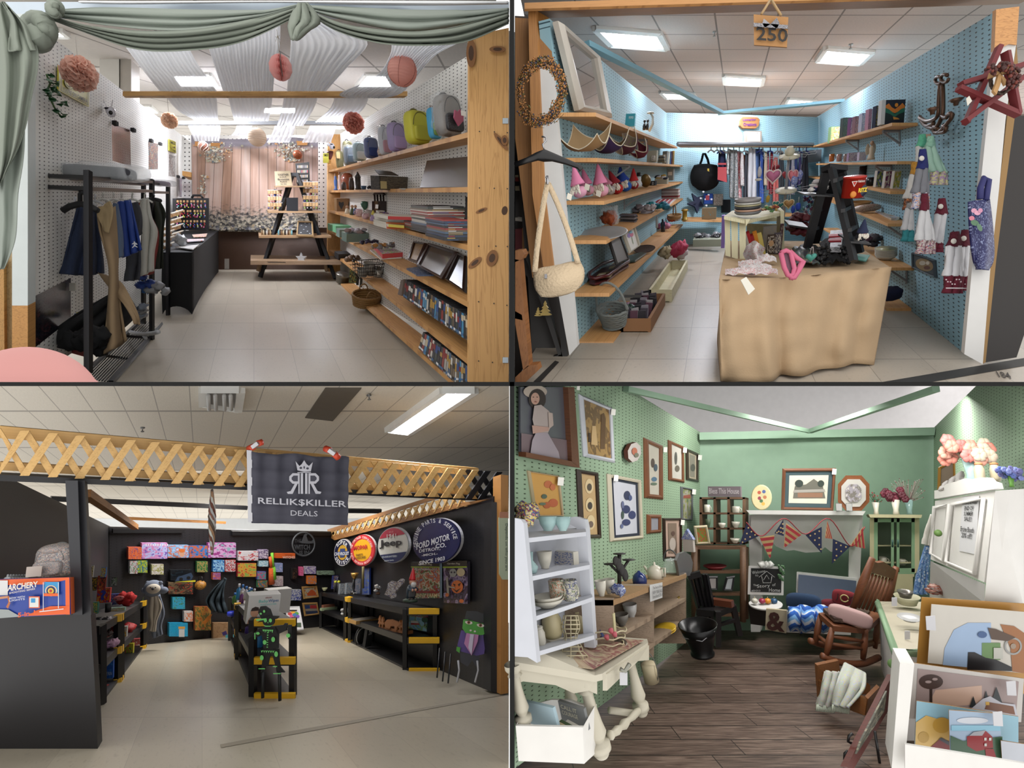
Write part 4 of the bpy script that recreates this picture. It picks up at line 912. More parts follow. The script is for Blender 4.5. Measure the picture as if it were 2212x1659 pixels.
slab('camera_sign',A.frt(10.25),rc(698,331,710,352),.01,YS);o=OB['camera_sign.002'];tag(o,'yellow warning sign at the end panel beside the dark red canister','sign');tx_('lettering',A.frt(10.25),Z(700,333,709,333,709,338,700,338),['SMILE'],'1c1a16',o)
# things beyond the end panel
# -- hanging paper decorations
def hung(o,M,r,top):
 MB().tb([(0,0,r*.9),(0,0,top)],.5,'9a9288',5).mk('string',o,M)
def HM(px,py,D):return A.pose(px,py,D,fp=900)
M=HM(171,159,3.9);o=pompom('large dusty rose tissue pompom in front of the yellow sign',M,38,sheer('ecc4b4',1,.9,.5));hung(o,M,20,84)
M=HM(366,260,7.2);o=pompom('small peach tissue pompom below the pine beam',M,18,sheer('fce0c8',1,.9,.5));hung(o,M,10,55)
M=HM(763,265,7.0);o=pompom('coral tissue pompom above the bags on the top shelf',M,23,sheer('eeaa9a',1,.9,.5));hung(o,M,10,60)
M=HM(869,153,4.2)@Matrix.Rotation(.25,4,'Y');o=lantern('salmon pink paper lantern with visible ribs hanging at the right',M,32,sheer('e8b0a4',1,.8,.5));MB().tb(Z3(0,0,32,-6,0,56),.6,'6a5a50',5).mk('string',o,M)
for q in rg(5):MB().tb([(32.6*sin(t)*cos(q*1.256+.4),32.6*sin(t)*sin(q*1.256+.4),-32.6*cos(t))for t in[pi*(.1+.8*k/10)for k in rg(11)]],.5,'96584c',4).mk('rib',o,M)
M=HM(555,296,8.3);o=lantern('cream paper lantern low in the middle of the backdrop',M,21,sheer('d5c2ae',1,.8,.3),ribs=12);hung(o,M,21,30)
M=HM(643,334,8.8);o=lantern('small copper foil paper lantern over the ladder',M,10.5,mat('a0583a',.25,.5),ribs=9);hung(o,M,10,70)
M=HM(439,316,8.6);o=tag(MB().bl((0,0,0),11,mat('8a5a48',.4),14).mk('striped_ball',M=M),'round brown ball with white stripes hanging at the left','ornament');hung(o,M,10,48)
for q in rg(6):MB().tb([(11.2*sin(t)*cos(q*1.05+t),11.2*sin(t)*sin(q*1.05+t),-11.2*cos(t))for t in[pi*(.06+.88*k/12)for k in rg(13)]],1.1,'d8c8bc',5).mk('stripe',o,M)
M=HM(606,146,4.0);mb=MB()
for q in rg(36):
 a=2*pi*q/36;V=Z3(0,0,-28,0,0,30);pr=[]
 for k in rg(13):
  t=pi*k/12;r=25*sin(t)*(1+.05*(k%2));d=.045*(1 if k%2 else-1);pr.append((r*cos(a+d),r*sin(a+d),-29*cos(t)))
 mb.add([(0,0,-29*cos(pi*k/12))for k in rg(13)]+pr,[[k,k+1,14+k,13+k]for k in rg(12)],sheer('f4c4c0',1,.9,.5),True)
o=tag(mb.mk('honeycomb_ball',M=M),'pink honeycomb paper ball hanging in the middle','decoration');MB().tb(Z3(0,0,29,0,0,95),.5,'a89a84',5).mk('string',o,M);MB().tb(Z3(1,-25,-26,0,-25.6,0,1,-24,28),.8,'4a4844',5).mk('edge_card',o,M)
for k in rg(5):MB().tb([(0,0,62+2*k),((-1)**k*5,0,70-5*k)],.4,'8a7a5c',4).mk('twine_bow',o,M)
# -- clothes rack
RK=tg_('clothes_rack','black metal garment rack along the left wall, holding jeans and shirts','rack',at(190,805,3.6));rk=lambda n,a,c,w=.035:MB().bar(at(*a),at(*c),w,w,BLKMET).mk(n,RK)
P_={'nw':(92,3.85),'ne':(190,3.6),'fe':(328,5.6),'fw':(309,6.0),'ee':(363,6.7)}
rk('post',(92,372,3.85),(92,762,3.85));rk('post',(190,369,3.6),(191,806,3.6));rk('post',(328,388,5.6),(328,736,5.6));rk('post',(310,396,6.1),(310,700,6.1));rk('post',(363,398,6.7),(363,686,6.7))
for y0,y1,y2 in((380,387,401),(404,407,416)):
 rk('rail',(92,y0,3.85),(190,y0+4,3.6),.025);rk('rail',(190,y0+4,3.6),(328,y1+6,5.6),.025);rk('rail',(328,y1+8,5.6),(363,y2,6.7),.025);rk('rail',(92,y0,3.85),(310,y2-2,6.1),.025)
g=Z3(150,826,3.75,262,815,3.95,320,730,5.55,364,686,6.7,312,684,6.7,285,690,6.4)
rk('shelf_rail',(240,826,4.2),(364,686,6.7),.03);rk('shelf_rail',(180,810,3.9),(312,684,6.7),.025);rk('shelf_rail',(312,684,6.7),(364,686,6.7),.025);rk('shelf_rail',(225,768,4.6),(280,776,4.9),.02);rk('shelf_rail',(268,726,5.4),(328,730,5.6),.025)
for k in rg(9):
 u=(k+1)/10;rk('shelf_wire',(lp(178,238,u),lp(818,825,u),lp(3.95,4.2,u)),(lp(312,364,u),lp(684,686,u),6.7),.008)
DEN=lambda h:mat(h,.9,bump=.4,bs=200)
o=gmt('dark denim jeans hanging waist down at the front of the rack','jeans','trousers',Z3(166,445,3.95,152,500,3.95,137,560,3.95,130,592,3.95),Z3(186,450,4.1,190,500,4.1,192,560,4.1,191,596,4.1),DEN('1e2a44'),fo=1.5,amp=.03)
gmt('second pair of dark jeans right behind the rack post','jeans','trousers',Z3(192,446,4.15,194,500,4.15,196,560,4.15,194,594,4.15),Z3(206,450,4.3,212,500,4.3,220,560,4.3,222,590,4.3),DEN('1b2740'),fo=1.5,amp=.03,seed=2)
KH=mat('8c765a',.9)
kh=tg_('khaki_trousers','long khaki trousers hanging down to the bottom of the rack','trousers',at(240,760,4.0))
gmt('','trouser_leg','',Z3(208,455,4.0,214,500,4.0,234,580,4.0,230,680,4.0,226,766,3.95),Z3(249,446,4.1,254,520,4.1,255,580,4.1,262,660,4.1,275,736,4.1),KH,parent=kh,fo=1.2,amp=.04);gmt('','trouser_leg','',Z3(212,590,4.2,232,615,4.15,262,650,4.1,285,682,4.1,290,700,4.1),Z3(236,600,4.2,262,612,4.15,284,645,4.1,300,680,4.1,303,702,4.1),KH,parent=kh,fo=.6,amp=.02,seed=3)
gmt('','waistband','',Z3(207,452,3.98,212,470,3.98,226,500,3.98),Z3(240,436,4.0,246,460,4.0,236,505,4.0),mat('94805f',.9),parent=kh,fo=.5,amp=.02)
gmt('faded light blue jeans between khaki trousers and blue shorts','jeans','trousers',Z3(244,440,4.35,246,500,4.35,254,560,4.35),Z3(252,440,4.4,262,500,4.4,266,552,4.4),DEN('5a6a84'),fo=1,amp=.02)
bs=gmt('royal blue basketball shorts with a small white emblem','sports_shorts','shorts',Z3(253,437,4.5,258,480,4.5,262,520,4.5,267,557,4.5),Z3(283,432,4.6,292,470,4.6,301,510,4.6,307,540,4.6),mat('1c3a86',.7),fo=2.5,amp=.035)
JP=A.frt(4.42);dcl('white_emblem',JP,[('e8e8ec',Z(289,521,291,521,291.5,523.5,296,526,297,529,293,528,292.5,530,297,533,297,535,291,532,286,536,285,535,289,530,289.5,527,285,528,284.5,527,289,524))],bs,off=0)
gmt('charcoal shorts hanging beside the blue ones','shorts','shorts',Z3(283,440,4.75,290,470,4.75,281,505,4.75,278,518,4.75),Z3(296,437,4.8,303,460,4.8,306,490,4.8,308,505,4.8),mat('35363c',.9),fo=1,amp=.02)
gmt('long charcoal shorts below the blue ones','shorts','shorts',Z3(272,540,4.8,272,570,4.8,270,608,4.8),Z3(304,535,4.85,305,570,4.85,302,604,4.85),mat('3d3f46',.9),fo=1.5,amp=.03)
gmt('white long sleeved shirt in the middle of the rack','shirt','shirt',Z3(308,430,5.0,301,450,5.0,306,520,5.0,305,597,5.0),Z3(320,428,5.1,326,470,5.1,338,500,5.1,331,545,5.1,330,585,5.1),mat('b9b9b2',.9),fo=1.8,amp=.035)
gmt('rust red shirt behind the white one','shirt','shirt',Z3(296,436,5.25,312,500,5.25,314,560,5.25,306,597,5.25),Z3(304,436,5.3,332,480,5.3,342,515,5.3,333,590,5.3),mat('7e2f2c',.9),fo=1,amp=.03)
gmt('dark olive long sleeved shirt at the far end of the rack','shirt','shirt',Z3(322,436,5.6,332,480,5.6,336,530,5.6,334,582,5.6),Z3(346,434,5.7,358,460,5.7,354,500,5.7,352,580,5.7),mat('23291f',.9),fo=1.5,amp=.03)
for x,y,c,l in((162,440,'c9ccd2','white plastic hanger over the front jeans'),(192,436,'d0d2d6','white clip hanger right of the front post'),(205,434,'d0d2d6','white hanger left of the khaki trousers'),(222,430,'d4d2cc','white hanger above the khaki trousers'),(245,430,'d6d4d0','white clip hanger over the blue shorts'),(262,430,'d6d4d0','second clip hanger over the blue shorts'),(285,430,'d0d0ca','white hanger over the charcoal shorts'),(312,430,'d8d8d4','white hanger holding the white shirt')):
 hgr(l,x,y,4.0+(x-160)*.008,34,14,c,'white hangers on the rack',r=.006)
hgr('black plastic hanger in front of the dark jeans',173,440,3.8,76,30,'17171a',r=.014);hgr('black hanger holding the olive shirt',330,430,5.5,36,8,'1b1b1e',r=.012)
hgr('white hanger fallen on the wire shelf below',312,722,5.0,60,-10,'b8bac0',r=.012,tilt=-.012)
# piled things at the foot of the rack
DK=mat('0f1013',.95)
gmt('black jacket heaped on the lower shelf of the rack','jacket','jacket',Z3(236,635,4.3,160,680,4.0,118,715,3.95,122,745,3.95),Z3(276,640,4.4,290,680,4.4,250,720,4.2,225,745,4.1),DK,fo=3,amp=.08)
clp('black boots beneath the khaki trousers','boots','shoes',A.pose(196,768,4.0),6,(26,10,26),20,[DK],5,flat=.9)
M=A.pose(158,764,4.3,-.15);bx('shoe_box','red shoe box with white lettering on the rack shelf','box',M,52,22,22,mat('a32a26',.5));ltext('lettering','PLANET SERVICES',(4,25),34,10,'d8d8d8',OB['shoe_box'],M,y=-1);MB().box((8,6,26),(42,10,10),'8e2422').mk('lid',OB['shoe_box'],M)
o=clp('yellow and blue striped socks in a black box','striped_socks','socks',A.pose(192,700,4.2),7,(22,6,14),7,['a89a2a','2a6aa0','b8b040','15151a'],6)
o=clp('blue sports shoes with grey soles at the far end of the rack','sports_shoes','shoes',A.pose(335,640,5.4),9,(24,10,34),12,[mat('1e5a9a',.6),mat('24408a',.6),mat('8a8c90',.6)],8)
clp('grey and blue plastic bag under the sports shoes','plastic_bag','bag',A.pose(302,690,5.2),8,(20,8,30),11,[mat('6a7484',.3),mat('43536e',.5),mat('88898c',.3)],9)
for x0,x1,y0,y1,D,l in((112,288,350,388,4.1,'large dark bundle in clear plastic on top of the rack'),(290,368,386,401,6.0,'smaller pinkish bundle in clear plastic at the far end of the rack top')):
 w=x1-x0;h=y1-y0;M=A.pose((x0+x1)/2,y1,D,.0);o=rbox(MB(),(0,w*.12,h*.45),(w*.86,w*.3,h*.72),mat('3c3e46' if D<5 else '9a86a0',.6),.4,amp=.05).mk('wrapped_bundle',M=M);tag(o,l,'bundle')
 rbox(MB(),(0,w*.12,h*.5),(w,w*.4,h),film(a=.3),.5,18,3,.35).mk('plastic_wrap',o,M)
o=tag(MB().box(at(157,620,4.2),(.045,.01,.06),'c8c4b8').mk('price_tag'),'cream price tag dangling below the front jeans','tag')
# ==== BOOTH B: pale blue pegboard booth with a cloth covered table
B=Booth(1590,367);BKF,BKW,RKF,RKW=-900.0,-1162.0,1354.0,1577.0
BL=B.side(1215,3.1);BR=B.side(2082,RKW/492);BFL=B.level(747,3.34)
BB=Plane((1440,300,7.75),(1766,300,8.75),(1440,200,7.75));BCE=B.level(100,5.62)
BP=pegboard('93b9c6','35505c',.15);BPR=pegboard('8fb8c8','25353d',.17)
def pl(name,pn,pts,m,th=.06,uvm=None):o=slab(name,pn,pts,th,m,uvm=uvm);struct(o);return o
pl('wall_left',BL,Z(1187,40,1441,245,1441,536,1248,750),BP,uvm=peg_uv(.075,.0245,B));pl('wall_right',BR,Z(2151,24,1762,254,1762,545,2084,767),BPR,uvm=peg_uv(.079,.0255,B))
pl('wall_back',BB,Z(1437,243,1768,253,1768,530,1437,530),BP,uvm=pguf(.029,.029))
cs=Z(1113,8,2290,8,2290,350,1113,350);cs=Z(1112,-60,2330,-60,2330,345,1200,345)
P=pps(BCE,cs);struct(MB().add(P,[[0,1,2,3]],ceiling_tiles('d6c8c0','8f857f','B'),uvs=[((p.x-p.y*(B.vx-CX)/F)/.51+.2*0+.35,p.y/.64)for p in P]).mk('ceiling'))
P=pps(BFL,Z(1112,826,2420,826,1900,520,1300,520))
struct(MB().add(P,[[0,1,2,3]],tile_floor('b1a79a','857c70',1,1,B,'5f564c',.012,key='B'),uvs=[((p.x-p.y*(B.vx-CX)/F)/.33+.5+.11*p.y,p.y/.62)for p in P]).mk('floor'))
struct(slab('wall_far',B.frt(12.5),Z(1112,150,2350,150,2350,420,1112,420),.1,'8f8780'))
struct(slab('wall_outer',B.frt(3.5),Z(1112,34,1184,38,1236,755,1112,826),.05,'33281f'))
# timber frame of the front
PW1=wood('bd8a55','8a5a2e',.8);FB2=B.frt(2.95)
o=MB().prs(AT(1133,6,2.85,2250,-30,2.85,2250,-14,2.85,1133,19,2.85),(0,.02,0),PW1,uvs=Z(0,1,6,1,6,0,0,0)).add(AT(1133,19,2.85,2250,-14,2.85,2200,9,3.3,1183,39,3.3),[[0,1,2,3]],wood('8f6238','6a4424',.8),uvs=Z(0,1,6,1,6,0,0,0)).mk('front_beam');tag(o,'long pine beam across the top of the blue booth','beam')
W2='c9c8c6';MD=wood('a8753f','7a4d24',.9,axis=1)
def post(lb,D,polys):
 o=tg_('frame_post',lb,'post',at(*polys[0][1][0],D))
 for nm,pts,m,d in polys:slab(nm,B.frt(D+d),pts,.04,m,o)
post('left timber post of the blue booth, painted white below the wreath',2.9,[('outer_board',Z(1113,38,1142,40,1158,430,1172,600,1150,600,1113,300),MD,.1),('front_face',Z(1141,20,1158,22,1176,420,1197,590,1176,592,1150,420),MD,0),('inner_face',Z(1158,22,1188,40,1193,132,1160,118),wood('94652f','6a441f',.9,axis=1),.03),('white_face',Z(1151,117,1191,130,1247,748,1230,768,1198,590,1176,420),W2,.02)])
post('right timber post of the blue booth, white with a bare pine top',2.75,[('pine_top',Z(2152,20,2202,14,2196,97,2180,95,2148,110),PW1,0),('white_face',Z(2148,110,2180,95,2195,97,2172,260,2158,410,2140,572,2123,787,2083,765,2101,564,2116,420),W2,.01),('brown_edge',Z(2186,160,2196,97,2202,180,2171,410,2152,562,2129,783,2122,786,2140,572,2158,410),'8a6a3c',.02)])
pl('partition_panel',B.frt(3.0),Z(2186,250,2250,250,2250,610,2196,772,2128,783,2152,562,2171,410),mat('1c1614',.5),.03)
dcl('floor_stripe',BFL,[('1a1817',Z(1905,826,2212,774,2290,764,2290,778,2212,791,2010,826)),('2a2624',Z(1152,826,1199,780,1208,783,1168,826))],None if False else OB['floor.001'],off=.002)
tx_('floor_number',BFL,Z(2150,803,2178,806,2186,820,2158,816),['184'],'3a3430',OB['floor.001'],off=.004)
for q,l in((Z(1285,56,1424,67,1442,101,1320,92),'large ceiling light above the tall mirror'),(Z(1785,99,1886,108,1860,134,1766,127),'ceiling light right of the house number plaque'),(Z(1564,159,1650,164,1646,181,1566,177),'middle ceiling light over the back wall of the blue booth'),(Z(1426,196,1497,199,1504,209,1439,209),'ceiling light crossed by the blue slanting beam'),(Z(1704,210,1763,214,1754,221,1698,220),'small far ceiling light over the right blue beam')):
 trf(B,BCE,q,l,glow=52)
for x,y,l in((1544,70,'sprinkler head left of the house number plaque'),(1838,97,'sprinkler head over the right hand ceiling light')):
 o=lth('sprinkler_head',l,'sprinkler',B.pose(x,y,4.9 if x<1600 else 5.2,fp=900),Z(3,-9,4,-8,1.2,-6,1.5,0,5,0,5,2,0,2),mat('b0b0b0',.3,.8))
BB_='79a9bb'
for a,c,l in(((1266,95,3.7),(1558,243,6.8),'long pale blue bar slanting from the left wall to the middle'),((1824,218,7.0),(1551,245,7.6),'pale blue bar slanting from the right wall to the middle')):
 tag(MB().bar(at(*a),at(*c),.05,.035,BB_).mk('blue_bar'),l,'beam')
# shelves
BW=wood('c3925c','ab7a45',.5);BRK=(.12,.55,.93)
for lab,p0,p1,br in(('highest shelf on the left blue wall, under the mirror',(1287,243),(1463,317),(.5,)),('second left shelf, with the quilted bowl cosies',(1290,341),(1475,357),(.25,)),('third left shelf, with the row of gnomes',(1305,434),(1475,392),(.35,)),('fourth left shelf, with the round metal tray',(1310,519),(1477,427),()),('fifth left shelf, with the dark red tray',(1316,633),(1475,484),()),('lowest left shelf, with the white basket',(1325,738),(1388,650),())):
 shelf(B,p0,p1,BKF,BKW,.022,BW,lab,group='plywood shelves on the left blue wall',brackets=br)
for lab,p0,p1,br in(('highest shelf on the right blue wall, with boxed puzzles',(1927,265),(1753,316),(.1,.45)),('second right shelf, with the angel figurine',(1938,348),(1763,353),(.2,)),('third right shelf, with mugs and boxed tumblers',(1923,413),(1745,380),()),('fourth right shelf, with pillows and napkins',(1918,483),(1772,424),(.05,)),('fifth right shelf, with the pile of green rimmed bowls',(1920,578),(1778,492),(.05,)),('lowest right shelf, with a folded navy cloth',(1915,666),(1800,562),())):
 shelf(B,p0,p1,RKF,RKW,.022,BW,lab,group='plywood shelves on the right blue wall',brackets=br)
def bshelf(lb,x0,x1,y,D0_,D1_):tag(MB().prs([at(x0,y,D0_),at(x1,y+1,D1_),at(x1,y+5,D1_),at(x0,y+4,D0_)],B.ax(7,.45),BW).mk('wall_shelf'),lb,'shelf')
bshelf('long shelf across the back blue wall, carrying the clothes rail',1463,1756,312,7.2,8.1);bshelf('low shelf on the back blue wall, with a spool and baskets',1474,1562,475,7.2,7.45);bshelf('low back shelf behind the hanging ornaments',1690,1750,464,7.9,8.1)
tag(MB().tb(AT(1464,311,7.1,1756,312,7.95),.028,mat('8a8c90',.4,.6)).mk('clothes_rail'),'grey rail along the back blue wall','rail')
LS=lambda px,f=.4:on_shelf(B,px,BKF,BKW,f);RS=lambda px,f=.4:on_shelf(B,px,RKF,RKW,f)
def PL(px,py,yaw=0,f=.4,**k):return B.pose(px,py,LS(px,f),yaw,**k)
def PR(px,py,yaw=0,f=.4,**k):return B.pose(px,py,RS(px,f),yaw,**k)
# mirror leaning on the left wall
mp_=Plane((1193,48,2.86),(1284,124,3.66),(1240,240,3.2))
frm('wall_mirror','tall white framed mirror leaning on the left wall above the wreath','mirror',mp_,Z(1193,48,1284,124,1314,256,1240,240),13,mat('c4beb4',.4),mat('c8ccd0',.02,1),tk=.02,off=.03)
# wreath
WC=B.pose(1168,201,2.75,fp=900);o=tg_('berry_wreath','berry wreath of twigs with orange and blue berries on the left post','wreath',M=WC);mb=MB();be=MB();be2=MB();rnd=Rn(6)
TW=mat('5f4a30',.9)
for k in rg(420):
 a=rnd.u(0,2*pi);r=55+rnd.gauss(0,6);L=rnd.u(14,34);t=a+rnd.u(.1,.5);x,z=r*cos(a),(r+4)*sin(a);x2,z2=x-L*sin(t),z+L*cos(t);y=rnd.u(-6,3)
 if x2<-54 or x<-54:continue
 mb.tb([(x,y,z),((x+x2)/2+rnd.u(-3,3),y-3,(z+z2)/2),(x2,y-rnd.u(0,5),z2)],.55,TW,4)
 for q in rg(4):
  u=rnd.random();(be if rnd.random()<.55 else be2).bl((lp(x,x2,u)+rnd.u(-3,3),y-4,lp(z,z2,u)+rnd.u(-3,3)),rnd.u(1.2,2.1),'b9804a' if be and rnd.random()<.6 else['4a4a5e','8a6a3a','6a6a3c'][q%3],5)
q=mb.mk('twigs',o,WC);q['kind']='stuff';q=be.mk('berries',o,WC);q['kind']='stuff';q=be2.mk('berries',o,WC);q['kind']='stuff'
# black hanger and crocheted bag on the left post
hg=MB();D=2.6
hg.tb([at(x,y,D)for x,y in Z(1175,322,1172,312,1180,304,1179,296,1170,295)],.004,mat('b0b0b4',.3,.9)).tb([at(x,y,D)for x,y in Z(1112,356,1140,346,1160,338,1175,336,1195,340,1225,350,1250,360,1256,367)],[.012,.014,.02,.03,.02,.014,.012,.014],mat('18181a',.35));tag(hg.mk('coat_hanger'),'large black plastic hanger hooked on the left post','hanger')
CRM=mat('cbb698',.9,bump=.8,bs=90);o=tg_('crochet_bag','cream crocheted shoulder bag on the left post','bag',at(1205,640,2.65));R=[]
for j in rg(13):
 v=j/12;x0=cv(Z(1153,586,1157,610,1160,632,1170,641),v)[0];x1=cv(Z(1251,566,1257,590,1254,616,1240,630),v)[0];y0=lp(586,641,v);y1=lp(566,628,v)
 R.append([at(lp(x0,x1,u/16),lp(y0,y1,u/16)+(6*sin(pi*u/16)if j==0 else 0),2.66-.05*sin(pi*u/16)*sin(pi*(v*.9+.05)))for u in rg(17)])
MB().grid(R,CRM).mk('bag_body',o,tk=.02)
for L in(Z(1155,588,1162,520,1174,440,1183,395),Z(1184,395,1205,440,1228,500,1249,568)):cloth('strap',[(x-6,y,2.62)for x,y in L],[(x+6,y,2.62)for x,y in L],CRM,o,nu=16,nv=2,amp=0,noise_a=0,tk=.01)
MB().tb([at(x,y,2.6)for x,y in Z(1183,398,1182,380,1180,384)],.006,mat('c0c0c4',.3,.8)).mk('hook',o);MB().box(at(1179,597,2.6),(.012,.01,.02),'8a8a8e').mk('zip_pull',o)
# dark cabinet, chair and shelves at the far left
DKC=mat('14100f',.4);o=tg_('glass_cabinet','black framed glass cabinet behind the left post','cabinet',at(1160,780,3.1));cf=B.frt(3.15)
for q in(rc(1113,292,1130,300),Z(1113,300,1133,300,1146,540,1134,545),Z(1134,552,1150,548,1216,772,1208,775),Z(1208,600,1218,640,1226,775,1150,788,1149,780,1212,766)):slab('black_frame',cf,q,.03,DKC,o)
slab('dark_interior',B.frt(3.3),Z(1113,300,1180,400,1215,640,1222,770,1150,782,1140,600,1113,560),.3,mat('1c1512',.4),o)
for q,c in((rc(1113,378,1129,383),'b0a080'),(rc(1113,383,1129,392),'8a2a20'),(rc(1113,402,1127,412),'a89a7a'),(Z(1113,470,1140,474,1140,480,1113,477),'c8c0b4'),(rc(1113,495,1128,540),'6a1820'),(rc(1128,492,1142,548),'a87848')):tag(slab('shelved_box',B.frt(3.2),q,.05,mat(c),side=mat(c)),{'b0a080':'tan strip on a box','8a2a20':'red card','a89a7a':'tan card','c8c0b4':'white shelf edge','6a1820':'dark red book','a87848':'brown box'}[c]+' inside the black cabinet at the far left','box')
GT=mat('b8a060',.4,.5)
for x,y,h,l in((1177,684,34,'taller gold tin tree inside the dark cabinet'),(1162,684,20,'shorter gold tin tree inside the dark cabinet')):
 P=[];
 for s in(1,-1):
  r=[(x+s*h*.42*(k/4),y-h+h*k/4*.9)if q else(x+s*h*.2*(k/4),y-h+h*k/4*.9+1)for k in rg(1,5)for q in(1,0)];P+=r if s==1 else r[::-1]
 tag(slab('tin_tree',B.frt(3.12),[(x,y-h)]+P,.01,GT),l,'ornament')
CHW=wood('8f5c30','6a3f1c',1.2);o=tg_('wooden_chair','orange-brown wooden rocking chair cut off by the left edge','chair',at(1125,800,2.7))
for q in(Z(1113,541,1128,540,1133,550,1128,560,1113,566),Z(1113,560,1123,562,1143,790,1130,800,1113,700),Z(1113,815,1140,790,1160,788,1163,800,1135,826,1113,826),Z(1113,672,1127,680,1129,692,1113,688)):slab('chair_bar',B.frt(2.7),q,.05,CHW,o,uvm=lambda p:(p.z*3,p.x*3))
# top-left shelf
bx('gift_bag','shiny turquoise box on the highest left shelf','box',PL(1360,273,.3,.35),20,12,25,mat('3f9db0',.25,.2),None,txt=[('PEPPER',2,17,10,5,'c8dce0')])
o=tg_('cat_candleholder','slender figure holder with two black cats on the highest left shelf','ornament',M=PL(1400,284));M=PL(1400,284)
MB().tb(Z3(2,0,0,9,0,14,8,0,28,2,0,36),[3,3,2.5,1.5],mat('b5b5ac',.4)).mk('stem',o,M);MB().la(Z(0,0,8,0,7,2,0,2),mat('a8a8a0',.4),c=(2,0,36)).mk('dish',o,M)
for x in(-9,-2):MB().la(Z(0,0,3,0,3.5,8,1.8,14,0,15),mat('17130f',.3),c=(x,-2,3)).bl((x,-2,21),(3,2.6,3.4),mat('17130f',.3),8).mk('black_cat',o,M)
# quilted bowl cosies
def cosy(lb,px,py,w,h,m_in,m_out,yaw=0,pitch=0,f=.4,seed=0):
 M=PL(px,py,yaw,f)@Matrix.Rotation(pitch,4,'X');R=[];n=16
 for j in rg(n+1):
  r=[]
  for i in rg(n+1):
   u,v=i/n*2-1,j/n*2-1;e=max(abs(u),abs(v));z=h*(u*u*v*v*.55+.45*e*e)**.9*(.6+.4*abs(u*v));r.append((u*w/2,v*w/2*.9+w*.4,z+1))
  R.append(r)
 o=MB().grid(R,m_in).mk('bowl_cosy',M=M);tag(o,lb,'bowl cosy','quilted bowl cosies on the second left shelf');MB().grid([[(x,y,z-1.4)for x,y,z in r]for r in R],m_out).mk('outer_layer',o,M)
 ed=[R[0][i]for i in rg(n+1)]+[R[j][n]for j in rg(1,n+1)]+[R[n][i]for i in rg(n-1,-1,-1)]+[R[j][0]for j in rg(n-1,0,-1)];MB().tb(ed,1,'d8ceb8',5,closed=True).mk('bound_edge',o,M)
cosy('large tan quilted bowl cosy at the front of its shelf',1253,336,82,40,mat('a58c68',.9),mat('8a6a44',.9),.25,.35)
cosy('purple lined quilted bowl cosy behind the tan one',1300,338,64,38,prt(['7a6a4a','5a3a5a','8a7a54'],5,2),mat('35204a',.9),-.2,.3,.6)
cosy('yellow patterned bowl cosy tilted towards the viewer',1352,342,50,40,prt(['c9b98a','c890a8','8aa86a','d0c090','b8a878','9a80b0'],6,3),mat('4a1c2c',.9),-.5,.8)
cosy('maroon bowl cosy at the far end of the cosies',1383,348,36,34,mat('7a2f42',.9),mat('6a2838',.9),-.6,.8,.4)
o=bx('cow_box','white box with a black and white cow figure in front','ornament',PL(1407,351),22,8,24,'b9b4a2');rbox(MB(),(6,-5,8),(9,5,12),prt(['e0dcd4','1c1c1e','e0dcd4'],4,1),.6).mk('cow_figure',o,PL(1407,351))
def books_up(bth,pre,fn,x0,yb,ws,hs,cols,labels,d=8,f=.6,yaw=0,slope=0,grp=None):
 x=x0
 for w,h,c,l in zip(ws,hs,cols,labels):
  o=bx('book',l,'book',fn(x+w/2,yb+slope*(x-x0),yaw,f),w,d,h,mat(c,.6));MB().box((0,-.3,h*.6),(w*.6,.3,h*.3),'d8d4c8').mk('spine_label',o,fn(x+w/2,yb+slope*(x-x0),yaw,f));x+=w+.4
 return x
NM={'8a8f8c':'grey','c8ccc0':'white','6a2a24':'dark red','b8903a':'mustard','a8482a':'rust','3a5a8a':'blue','c07a3a':'orange','d8d4c8':'cream','3a7a84':'teal','24222a':'black','6a7a5a':'olive green','a02a2a':'red','c8b85a':'yellow','4a3a5a':'violet'}
def bk(place,cs):return[f'{NM[c]} book, {ordn(i)} from the left {place}' for i,c in en(cs)]
cs=['8a8f8c','c8ccc0','3a5a8a','6a2a24','b8903a','24222a','a8482a','c07a3a'];books_up(B,'',PL,1430,354,[10,3,3,3,3,3,4,4],[26,26,26,27,28,27,28,28],cs,bk('in the far row of the second left shelf',cs),slope=.06)
cs=['8a8f8c','c07a3a','3a5a8a','c8ccc0','b8903a','24222a','3a7a84'];books_up(B,'',PL,1440,390,[14,4,4,4,3,3,4],[24,26,27,28,27,28,30],cs,bk('in the far row of the third left shelf',cs),slope=-.1)
for i in rg(5):bx('book',f'thin book, {ordn(i)} from the bottom of the pile beside the cow box','book',PL(1428,351.5-i*3.3),16-i,8,2.9,mat(['8a8268','6a6a60','9a927a','54524c','a8a294'][i]))
for i in rg(6):bx('book',f'cream book, {ordn(i)} from the bottom of the far pile on the fourth left shelf','book',PL(1446,430-i*3.6,f=.5),40,10,3.2,mat(['b8b0a4','8a3a3a','c8c4bc','a89a94','d0ccc8','9a8a84'][i]))
